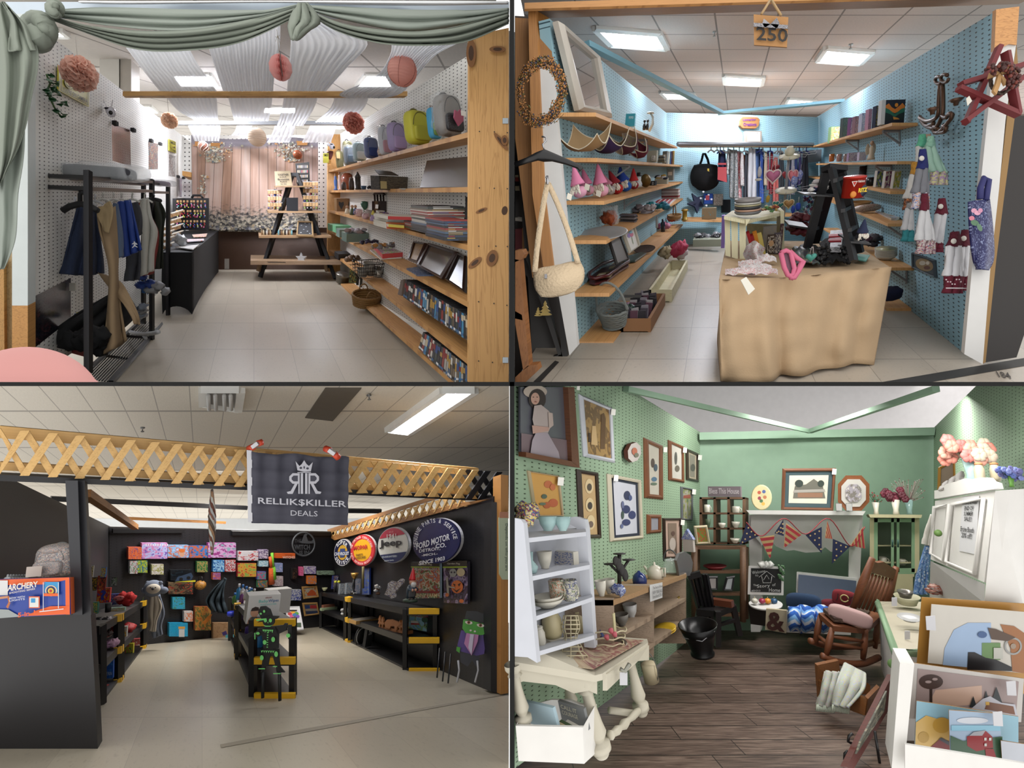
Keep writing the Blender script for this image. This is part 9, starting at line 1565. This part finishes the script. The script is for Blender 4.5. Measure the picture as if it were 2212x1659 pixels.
C8=E.frt(5.25);NV4='1c2242';RB='8f2630';TN='b59a6c'
bn=tg_('flag_bunting','star and stripe pennant bunting hung across the mantel','bunting',at(1740,1150,5.25));MB().tb([at(*cv(Z3(1612,1128,5.25,1645,1158,5.25,1693,1120,5.25,1740,1154,5.25,1790,1120,5.25,1838,1180,5.25,1868,1138,5.25),k/40))for k in rg(41)],.005,'7a2028',5).mk('cord',bn)
for s,P in((1,Z(1613,1130,1639,1158,1597,1177)),(0,Z(1640,1160,1673,1156,1663,1207)),(1,Z(1692,1122,1693,1158,1673,1152)),(0,Z(1698,1130,1732,1154,1693,1183)),(1,Z(1740,1156,1775,1138,1775,1195)),(0,Z(1787,1124,1798,1164,1782,1162)),(1,Z(1799,1164,1837,1180,1797,1218)),(0,Z(1864,1138,1869,1185,1837,1178))):
 slab('pennant',C8,P,.006,NV4 if s else TN,bn);L=lambda a,c,t:(lp(a[0],c[0],t),lp(a[1],c[1],t))
 dcl('stars_or_stripes',C8,[(TN,ell(*L(L(P[0],P[1],u_),P[2],v_),2,2,5))for u_,v_ in Z(.2,.1,.5,.12,.8,.1,.3,.35,.7,.35,.5,.6,.5,.8)]if s else[(RB,[L(P[0],P[2],t),L(P[1],P[2],t),L(P[1],P[2],t+.13),L(P[0],P[2],t+.13)])for t in(.05,.3,.55,.8)],bn,off=.006)
fr('large framed cabin picture with a green mat on the mantel',Z(1690,1012,1805,1011,1799,1103,1687,1101),6,WN,'b8b2a4','33454a',9,[('5a5850',Z(1712,1076,1716,1050,1740,1046,1757,1034,1776,1048,1782,1076)),('8a8680',Z(1714,1058,1780,1056,1782,1062,1712,1064)),('7a5a48',rc(1722,1064,1776,1074)),('2c3430',ell(1725,1044,9,8)),('2c3430',ell(1772,1044,7,7))],(1799,1018,1.1),E.frt(5.6))
o=tg_('octagonal_picture','octagonal wood framed picture of a seated lady on the mantel','picture frame',at(1843,1103,5.6));O8=lambda s:[(1844+s*34*a,1065+s*38*c)for a,c in Z(-.5,-1,.5,-1,1,-.5,1,.5,.5,1,-.5,1,-1,.5,-1,-.5)];slab('moulding',E.frt(5.55),O8(1),.05,WN2,o);slab('mount',E.frt(5.54),O8(.78),.01,'a8a4a0',o);slab('picture',E.frt(5.53),O8(.5),.01,prt(['8a848c','b0a8a4','6a6460'],1.5,2),o)
for x,l in((1813,'left'),(1835,'right')):B4(f'tiny black photo frame in front of the octagonal picture, {l} one',x,1104,13,18,'141416',5.35,'photo_frame','frame',p='8a8a88')
lth('floral_plate','oval cream plate with painted flowers on a stand','plate',E.pose(1646,1075,5.6)@Matrix.Rotation(pi/2-.1,4,'X'),Z(0,0,18,1,22,4,20,4,0,2),'b8ae86',sy=1.3);dcl('painted_flowers',E.frt(5.48),[(mat(c),ell(x,y,4,4,8))for c,x,y in(('a8503c',1640,1064),('4a5a8a',1650,1062),('a86a4a',1652,1074),('4a6a4a',1644,1082),('8a3a4a',1640,1076),('c09a4a',1648,1088))],OB['floral_plate'],off=0)
# green glazed cabinet with flowers on top
o=tg_('green_cabinet','green and cream glazed cabinet right of the mantel','cabinet',at(1925,1260,5.7));CG='7f9c7c';C9=E.frt(5.6);CC4='b6ad8c';slab('top_board',E.frt(5.5),Z(1876,1111,1992,1112,1990,1119,1880,1118),.4,CC4,o);slab('case_back',E.frt(5.9),rc(1882,1118,1984,1240),.02,'5f6a5c',o)
for P,m_ in((rc(1879,1118,1888,1238),CC4),(rc(1976,1118,1986,1238),CC4),(rc(1888,1120,1896,1236),CG),(rc(1925,1120,1931,1236),CG),(rc(1937,1120,1943,1236),CG),(rc(1969,1120,1976,1236),CG),(rc(1888,1120,1976,1128),CG),(rc(1888,1228,1976,1240),CG),(rc(1875,1240,1975,1246),CC4),(rc(1882,1246,1972,1278),CC4)):slab('frame_board',C9,P,.03,m_,o)
for y in(1178,1215):slab('inner_shelf',E.frt(5.65),rc(1890,y,1975,y+2),.2,CC4,o)
for x in(1928,1940):MB().tb([at(x,y,5.5)for y in(1166,1172,1182)],.008,'2a4a44').mk('handle',o)
for x,y,l in((1948,1220,'white teacup with a handle'),(1908,1216,'white pot')):mug(l+' inside the green cabinet',X(x,y,5.75),16,14,WC_)
def bq4(l,x,y,D,hv,vm,fl,n,ex,rr,stem='2f4a2c',sd=1):
 M=X(x,y,D);o=lth('flower_vase',l,'flowers',M,[(0,0),(hv*.2,0),(hv*.16,hv*.3),(hv*.28,hv),(hv*.2,hv),(0,hv*.3)],vm);rnd=Rn(sd);mb=MB();g_=MB()
 for k in rg(n):
  c=Vector((rnd.u(-1,1)*ex[0],rnd.u(-.5,.5)*ex[0],hv+ex[2]+rnd.u(0,1)*ex[1]));g_.tb([(0,0,hv*.8),tuple(c)],.5,stem,4)
  for p in rg(6 if rr>3 else 1):a=p*1.05;mb.bl(c+Vector((cos(a),-.3,sin(a)))*rr*(.5 if rr>3 else 0),(rr*.6,rr*.35,rr*.6),fl[k%len(fl)],6,.3,k)
 mb.mk('blossoms',o,M)['kind']='stuff';g_.mk('stems',o,M)['kind']='stuff';return o
bq4('white milk glass vase with burgundy poinsettias',1936,1111,5.6,34,WC_,['4a1020','5a1428'],12,(22,22,2),8);bq4('slim white vase with red berries and pine sprigs',1893,1111,5.6,28,WC_,['8a1c24','2c4a30'],26,(14,22,2),2.4,sd=2);bq4('clear glass candlestick with tall berry sprays',1965,1111,5.7,34,AQ,['5a1c24','7a2a30','a8a0a0'],60,(34,50,0),1.7,'8a7a74',sd=3)
# chalkboard, pumpkins, ampersand, trunk
C10=E.frt(5.3);o=slab('chalkboard',C10,Z(1617,1223,1693,1225,1692,1286,1615,1284),.03,MT);tag(o,'white framed chalkboard with a welcome drawing','sign');slab('slate',C10,Z(1622,1227,1688,1229,1687,1280,1621,1278),.004,'131314',o,off=.004);CK='b8b8b8'
for t_,q_ in(('Welcome',Z(1623,1233,1652,1229,1652,1235,1624,1240)),('to',rc(1630,1240,1637,1244)),('The',rc(1626,1261,1635,1265)),('Story',Z(1634,1262,1662,1260,1662,1269,1634,1271)),('of',rc(1667,1259,1674,1265)),('Home',Z(1660,1269,1684,1270,1684,1278,1660,1277)),('#SH313',rc(1622,1273,1641,1277))):tx_('chalk_writing',C10,q_,[t_],CK,o,off=.012,bold=0)
for P in(Z(1638,1246,1655,1233,1672,1246),Z(1644,1244,1647,1258,1664,1258,1666,1244),Z(1648,1252,1655,1241,1660,1250)):MB().tb([C10.at(*p,.012)for p in P],.003,CK,4).mk('chalk_drawing',o)
MB().tb([at(1640+k*3,1222-(k%3)*2,5.28)for k in rg(10)],.03,'b0b0ac',6).mk('white_roses',o);mb=MB();[mb.bl(at(1682+(k*5)%12,1222+(k*7)%32,5.25),.012,'3a5a3a',5)for k in rg(24)];mb.mk('green_plant',o)['kind']='stuff'
o=tg_('cake_stand','white tiered stand under the chalkboard','stand',at(1654,1310,5.2));MB().la(Z(0,0,34,0,35,4,34,4,0,2),MT,28).mk('tray',o,X(1654,1308,5.2));B4('dark slatted wooden crate under the white stand',1650,1352,56,42,'241c18',5.3,'dark_crate','crate')
for x,c,l in((1631,'b4b0a4','cream'),(1647,'8a2440','magenta'),(1659,'c07a1c','orange'),(1673,'24486a','blue')):M=X(x,1304,5.2);o=tag(MB().bl((0,0,6),(7,7,6),mat(c,.35),10).mk('small_pumpkin',M=M),f'small {l} ceramic pumpkin on the white stand','pumpkin');MB().tb(Z3(0,0,11,1,0,15),.8,'a89a7a',5).mk('stem',o,M)
o=slab('ampersand_sign',E.frt(5.0),Z(1655,1315,1699,1319,1698,1368,1653,1360),.05,'a89c84');tag(o,'cream wooden block with a brown ampersand','sign');tx_('lettering',E.frt(4.98),Z(1655,1320,1695,1324,1695,1366,1655,1360),['&'],'3a1c18',o,bold=.03)
o=tg_('open_trunk','open white trunk with a blue grey lining','trunk',at(1775,1362,5.1));slab('lid_edge',E.frt(5.62),Z(1721,1236,1853,1250,1850,1312,1719,1300),.08,MT,o);slab('lid_lining',E.frt(5.58),Z(1725,1241,1850,1255,1847,1310,1723,1300),.02,'4a5468',o);slab('trunk_body',E.frt(5.1),Z(1699,1322,1840,1330,1838,1372,1699,1366),.5,MT,o)
def pil(l,x,y,D,w,h,m_,rl=0,nm='pillow'):return tag(rbox(MB(),(0,0,h/2),(w,w*.28,h),m_,.6).mk(nm,M=X(x,y,D)@Matrix.Rotation(rl,4,'Y')),l,'pillow')
pil('navy blue pillow in the open trunk',1738,1322,5.05,74,42,mat('1c3350',.9,bump=.5));pil('dark red pillow at the back of the trunk',1806,1316,5.2,60,22,mat('5a1420',.9));pj=pil('red needlepoint pillow reading JOY',1822,1306,5.15,50,34,mat('6a1620',.9),.15);ltext('lettering','J    Y',(0,18),34,16,'2a1a1c',pj,ROOT[pj.name],y=-9);MB().tb([(8*cos(a),-9,18+8*sin(a))for a in[k*.5 for k in rg(13)]],1.6,'a09060',6).mk('wreath',pj,ROOT[pj.name])
m,nt,bsdf=newmat('zigzag_knit');uv,u,v=uvxy(nt);z_=nmath(nt,'FRACT',nmath(nt,'ADD',nmath(nt,'MULTIPLY',v,3.0),nmath(nt,'ABSOLUTE',nmath(nt,'SUBTRACT',nmath(nt,'FRACT',nmath(nt,'MULTIPLY',u,5.0)),.5))));LK(nt,ramp(nt,z_,[(0,'1c4a94'),(.3,'2458a8'),(.34,'b8c0cc'),(.55,'b8c0cc'),(.6,'6a98c8'),(.85,'6a98c8'),(.88,'1c4a94')]),bsdf.inputs['Base Color']);IN(bsdf,'Roughness',.95)
tag(MB().grid([[at(lp(1706,1794,i/20),1312+j*5+3*sin(i*.7+j),4.95-.12*sin(pi*j/10)-.05*sin(i*.9))for i in rg(21)]for j in rg(11)],m).mk('crochet_blanket',tk=.02),'blue and white zigzag crochet blanket folded over the trunk edge','blanket')
# rocking chair
RC=wood('6a3c22','452412',2);o=tg_('rocking_chair','brown wooden rocking chair with a spindle back facing left','rocking chair',at(1820,1430,4.4));q=lambda a,c,w,n='leg':MB().tb([at(*a),at(*(lp(a[k],c[k],.5)for k in rg(3))),at(*c)],[w*.8,w*1.15,w*.8],RC).mk(n,o)
q((1885,1205,4.3),(1842,1315,4.35),.028,'back_post');q((1936,1224,4.75),(1908,1330,4.75),.028,'back_post')
slab('crest_rail',Plane((1885,1215,4.32),(1938,1235,4.75),(1880,1240,4.33)),Z(1885,1212,1896,1216,1910,1214,1925,1224,1938,1232,1932,1252,1905,1244,1879,1236),.03,RC,o)
for k in rg(6):u_=(k+.8)/7;q((lp(1880,1932,u_),lp(1238,1252,u_),lp(4.33,4.75,u_)),(lp(1848,1906,u_),lp(1312,1326,u_),lp(4.35,4.75,u_)),.012,'spindle')
MB().prs(AT(1768,1324,4.3,1800,1352,4.05,1872,1358,4.15,1908,1326,4.75,1850,1312,4.8),(0,0,-.04),RC).mk('seat',o);MB().prs(AT(1778,1322,4.3,1802,1344,4.1,1860,1350,4.2,1880,1326,4.7,1840,1316,4.7),(0,0,.03),prt(['3a2a24','5a463c','2a1c18'],6,1)).mk('seat_cushion',o)
for a,c in(((1772,1330,4.3),(1761,1390,4.3)),((1798,1356,4.08),(1784,1418,4.05)),((1870,1360,4.15),(1864,1424,4.15)),((1896,1340,4.7),(1890,1400,4.7))):q(a,c,.022)
q((1766,1372,4.3),(1792,1394,4.08),.014,'stretcher');q((1792,1390,4.08),(1866,1402,4.15),.014,'stretcher');q((1794,1374,4.08),(1868,1386,4.15),.014,'stretcher')
for P in(Z3(1750,1384,4.3,1790,1396,4.4,1850,1396,4.6,1898,1384,4.75),Z3(1774,1416,4.05,1810,1430,4.05,1860,1434,4.15,1898,1420,4.3)):MB().tb([at(*cv(P,k/12))for k in rg(13)],.024,RC).mk('rocker',o)
pil('red ticking stripe pillow with lace on the rocking chair',1832,1346,4.15,92,36,mat('a88a88',.9),.28)
# cradle, easel picture
CRD=wood('7a4c26','4a2a12',2);o=tg_('doll_cradle','small pine doll cradle on the floor','cradle',at(1830,1540,3.6))
for P in(Z3(1765,1437,3.7,1812,1427,3.95,1820,1500,3.9,1768,1485,3.7),Z3(1768,1470,3.7,1873,1510,3.25,1868,1546,3.25,1770,1510,3.7),Z3(1875,1510,3.25,1900,1484,3.5,1902,1510,3.5,1870,1546,3.25),Z3(1815,1460,3.95,1880,1480,3.6,1880,1500,3.6,1818,1500,3.95)):MB().prs([at(*p)for p in P],(.0,.03,0),CRD).mk('side_board',o)
AF=prt(['b8b494','a4b8b0','b8a8b0','b4bc98','a8acc0'],7,2,.95)
def knit(l,L,R_):o=gmt(l,'knitted_blanket','blanket',L,R_,AF,fo=2.5,amp=.025,tk=.012);a,c=L[-1],R_[-1];f=MB();[f.tb([at(lp(a[0],c[0],k/11),lp(a[1],c[1],k/11)-2,a[2]-.02),at(lp(a[0],c[0],k/11)-2,lp(a[1],c[1],k/11)+12,a[2]-.03)],.007,'a8b0a0',4)for k in rg(12)];f.mk('fringe',o)
knit('pastel knitted blanket end with a fringe at the left of the cradle',Z3(1780,1450,3.5,1772,1490,3.45,1766,1524,3.45),Z3(1815,1452,3.5,1812,1490,3.45,1802,1528,3.45));knit('pastel knitted blanket draped over the cradle middle',Z3(1822,1432,3.6,1808,1470,3.4,1800,1524,3.35),Z3(1872,1458,3.5,1868,1490,3.35,1834,1530,3.3))
q_=Z(1920,1456,1927,1464,1842,1664,1828,1658);o=tg_('leaning_picture','picture in a red brown frame leaning sideways on a black wire easel','picture frame',at(1880,1640,2.9));pp_=Plane((1925,1460,3.3),(1835,1660,2.7),(1910,1540,3.1));slab('moulding',pp_,Z(1928,1457,1918,1536,1842,1665,1829,1657),.03,wood('542018','38120c',2),o);slab('picture',pp_,Z(1912,1492,1906,1536,1846,1628,1856,1600),.01,prt(['6a6a5c','8a8470','4a4a40'],2,1),o,off=.01)
for P in(Z(1890,1580,1902,1660),Z(1842,1584,1834,1590,1832,1602,1840,1606),Z(1832,1622,1825,1628,1824,1640,1832,1644)):MB().tb([at(x,y,2.85)for x,y in P],.007,BK4).mk('easel_wire',o)
# white counter, wall cupboard and print rack at the right
CT=mat('b9b19e',.4);o=tg_('white_counter','cream topped cabinet with a green edge along the right wall','counter',at(1940,1500,3.0));MB().prs(AT(1895,1299,4.6,1935,1408,3.0,1984,1408,3.05,2010,1300,4.6),(0,0,-.02),CT).mk('counter_top',o);MB().tb(AT(1895,1300,4.6,1934,1409,3.0,1984,1411,3.03),.022,CG).mk('green_edge',o);MB().add(AT(1900,1312,4.6,1937,1414,3.02,1937,1600,3.02,1925,1510,3.6,1903,1440,4.6),[[0,1,2,3,4]],MT).mk('side_panel',o);slab('front_panel',E.frt(3.05),Z(1937,1414,1984,1414,1984,1600,1937,1600),.02,MT,o);MB().bl(at(1928,1434,3.1),.025,'5a7a44',8).mk('green_knob',o)
for x,y,w,h,m_,l in((1960,1304,54,18,'a8a488','cream mixing bowl on the green edged counter'),(1956,1290,34,14,mat('6a6660',.3,.5),'grey baking tin stacked in the cream bowl')):bowl(l,X(x,y,4.3),w,h,m_,foot=.7)
for x,y,w,l,m_ in((1965,1340,50,'white enamel tray with a dark rim',mat('a8a8a8',.3)),(1972,1380,50,'round grey metal plate on the counter',mat('5a5c58',.35,.3))):lth('counter_dish',l,'dish',X(x,y,3.6),plate_prof(w/2,7),m_)
for k,(x,y)in en(((1932,1300),(1926,1390),(1960,1372))):tag(MB().box(at(x,y,3.3),(.03,.004,.05),'b8b8bc').mk('price_tag'),['white tag on the cream mixing bowl','white tag hanging over the counter edge','white tag on the grey plate'][k],'tag')
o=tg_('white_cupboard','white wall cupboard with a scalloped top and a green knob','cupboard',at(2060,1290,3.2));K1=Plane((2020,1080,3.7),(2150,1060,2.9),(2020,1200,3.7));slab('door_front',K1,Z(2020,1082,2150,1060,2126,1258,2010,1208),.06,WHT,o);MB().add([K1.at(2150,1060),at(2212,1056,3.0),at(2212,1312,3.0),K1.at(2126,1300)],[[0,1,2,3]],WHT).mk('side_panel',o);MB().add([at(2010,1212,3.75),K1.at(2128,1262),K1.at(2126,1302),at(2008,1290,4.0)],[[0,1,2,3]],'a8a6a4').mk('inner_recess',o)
slab('scalloped_crest',K1,Z(2026,1078,2026,1060,2040,1058,2052,1046,2075,1040,2092,1034,2103,1037,2125,1032,2140,1032,2148,1040,2160,1044,2163,1056),.03,WHT,o,off=.02)
for P in(Z(2024,1096,2056,1090,2044,1212,2016,1196),Z(2062,1089,2132,1078,2112,1240,2050,1214)):MB().tb([K1.at(*p,.015)for p in P],.012,WHT,6,closed=True).mk('door_moulding',o)
MB().bl(K1.at(2047,1153,.05),.022,'5a7a3c',8).mk('green_knob',o);ns=slab('paper_sign',K1,Z(2082,1074,2118,1071,2110,1198,2074,1190),.002,'c8c8ca',off=.006);tag(ns,'large white sale notice taped on the cupboard door','sign');tx_('lettering',K1,Z(2082,1084,2115,1082,2108,1166,2076,1160),['The Story of Home',('END OF',.6,1.1),('SUMMER',.6,1.1),('SALE!!',.5,1.1),'',('Entire Booth',.9,1.3),('20% off!!',.7,1.3)],'2a2a2c',ns,off=.01,bold=.015)
bq4('glass vase of peach and pink silk flowers on the cupboard',2100,1042,3.25,56,AQ,['c08a78','b8a894','b86a64','c07868'],22,(46,44,-4),15,sd=5);bq4('green dish of blue hydrangeas at the right edge',2186,1052,3.0,24,'5a8a3a',['4a5a94','6a74a8','5a5a8a'],40,(26,20,-4),6,sd=6)
for x,l in((2118,'left'),(2152,'right')):jar(f'cream oil bottle with a cork on the cupboard, {l} one',X(x,1040,3.1),20,46,mat('b0a68c',.3),'a8744a',knob=False)
fr('gold framed picture leaning behind the lace',Z(2026,1010,2060,992,2062,1060,2024,1078),4,mat('8a6424',.4,.3),'7a6a5c',pln=E.frt(3.9));gmt('white lace cloth spilling over the cupboard crest','lace_cloth','cloth',Z3(2034,1050,3.6,2030,1062,3.55),Z3(2080,1020,3.5,2082,1034,3.4),'b8b4b0',fo=3);gmt('white crocheted shawl hanging left of the cupboard','crochet_shawl','shawl',Z3(2012,1112,4.2,1998,1150,4.2,1994,1176,4.2),Z3(2018,1112,4.2,2014,1150,4.2,2010,1180,4.2),'b4b0a8',fo=2);gmt('blue and white patterned apron hanging under the shawl','hanging_apron','apron',Z3(2000,1178,4.2,1984,1230,4.2,1976,1284,4.2),Z3(2008,1180,4.2,2006,1230,4.2,2004,1284,4.2),prt(['3a5a8a','a8b0bc','5a7aa0'],6,2),fo=3)
clp('pile of wrapped brick pattern books on the counter','wrapped_books','books',X(2040,1290,3.7),9,(40,8,12),14,[prt(['7a3a2c','a07a6a','8a8480'],4,2),mat('a8a4a4',.2)],3)
o=tg_('print_rack','white wooden bin holding large art prints at the bottom right','rack',at(2080,1655,2.6));slab('rack_front',E.frt(2.5),Z(1955,1608,2216,1650,2216,1662,1955,1662),.02,WHT,o);slab('rack_side',E.frt(2.55),Z(1944,1432,1975,1434,1958,1610,1958,1662,1926,1662),.3,WHT,o)
def art(l,q,D,c,polys,bd=None,th=.01):o=slab('art_print',E.frt(D),q,th,mat(c,.3),side='8a6a40');tag(o,l,'print');polys and dcl('printed_scene',E.frt(D),[(mat(a,.3),p)for a,p in polys],o,off=.002,step=.0006);return o
art('large wrapped print with a tan cardboard border behind the car print',Z(1991,1290,2216,1304,2216,1500,1980,1440),2.95,'a87c3c',[]);art('print of an old black touring car seen sideways on white',Z(2012,1305,2216,1322,2216,1455,2004,1432),2.9,'b8b4ac',[('8aa0bc',Z(2050,1380,2060,1360,2090,1345,2140,1345,2140,1446,2036,1436,2040,1400)),('8a5a34',Z(2160,1348,2190,1352,2216,1370,2216,1455,2186,1450,2182,1400)),('5a7a4a',rc(2120,1388,2160,1425)),('15151a',Z(2090,1408,2104,1408,2128,1420,2150,1424,2184,1440,2184,1449,2088,1446)),('8a8a88',ring(E.frt(2.9),2187,1395,19,15,24)),('8a7a6a',ell(2187,1395,6,6)),('4a382c',Z(2132,1355,2150,1358,2192,1376,2175,1384,2140,1380)),('34507a',ell(2120,1370,10,7)),('a8a8a0',rc(2144,1398,2164,1422))])
art('winter print of a bare tree and a snowy cabin',Z(1972,1432,2212,1466,2206,1560,1962,1552),2.8,'b0aca8',[('8a7a78',Z(1982,1444,2200,1472,2194,1546,1976,1552)),('b09484',Z(2020,1490,2120,1480,2120,1520,2000,1530)),('2c2220',rc(2007,1478,2013,1530)),('3a2c2a',ell(2010,1472,26,16)),('8a7a78',ell(2004,1472,7,3)),('8a7a78',ell(2018,1466,6,3)),('1c2428',Z(2128,1490,2138,1524,2120,1524)),('1c2428',Z(2150,1482,2164,1520,2138,1520)),('1c2428',Z(2100,1502,2108,1526,2092,1526)),('a8a8b0',Z(2120,1508,2136,1502,2160,1516,2190,1520,2196,1546,2094,1530)),('6a4430',Z(2130,1514,2186,1524,2190,1542,2124,1530)),('c09a4a',rc(2126,1514,2134,1521))])
art('pale blue canvas with yellow trees and a red barn roof',Z(1980,1514,2060,1526,2200,1548,2200,1640,1975,1618),2.7,'7fa4b4',[('b89858',Z(1978,1560,2000,1545,2050,1560,2052,1622,1976,1616)),('a8843a',ell(2034,1566,20,17)),('a0803c',ell(1994,1592,12,12)),('6a1c1e',Z(2010,1612,2030,1594,2050,1600,2054,1632,2010,1626)),('3a3c44',Z(2026,1596,2032,1592,2058,1606,2054,1612))])
art('canvas painting of a red barn under a cloudy blue sky',Z(2050,1534,2160,1542,2165,1645,2052,1634),2.62,'8a9cb0',[('b0b4bc',ell(2100,1556,34,7)),('74a0b4',rc(2054,1566,2160,1578)),('34503c',Z(2052,1588,2080,1600,2164,1590,2164,1640,2053,1630)),('7a1a20',Z(2087,1590,2108,1584,2128,1578,2142,1590,2144,1614,2108,1622,2088,1610)),('8a8a90',Z(2092,1588,2102,1580,2128,1576,2120,1588)),('7a1a20',Z(2126,1616,2144,1616,2150,1634,2128,1634)),('b0b0ac',rc(2124,1592,2129,1598)),('b0b0ac',rc(2134,1592,2139,1598)),('b0b0ac',rc(2124,1604,2129,1610))])
art('pale grey canvas cut off at the right edge',Z(2162,1600,2216,1608,2216,1655,2165,1645),2.6,'a8acb4',[])
for x,y,D,l in((2010,1346,2.85,'car print'),(2184,1487,2.75,'winter print'),(2155,1553,2.58,'red barn canvas')):tag(MB().prs([at(x-10,y-14,D),at(x+10,y-16,D),at(x+12,y+16,D),at(x-8,y+15,D)],(0,.003,0),'b8b8bc').mk('price_tag'),f'white handwritten price tag on the {l}','tag')
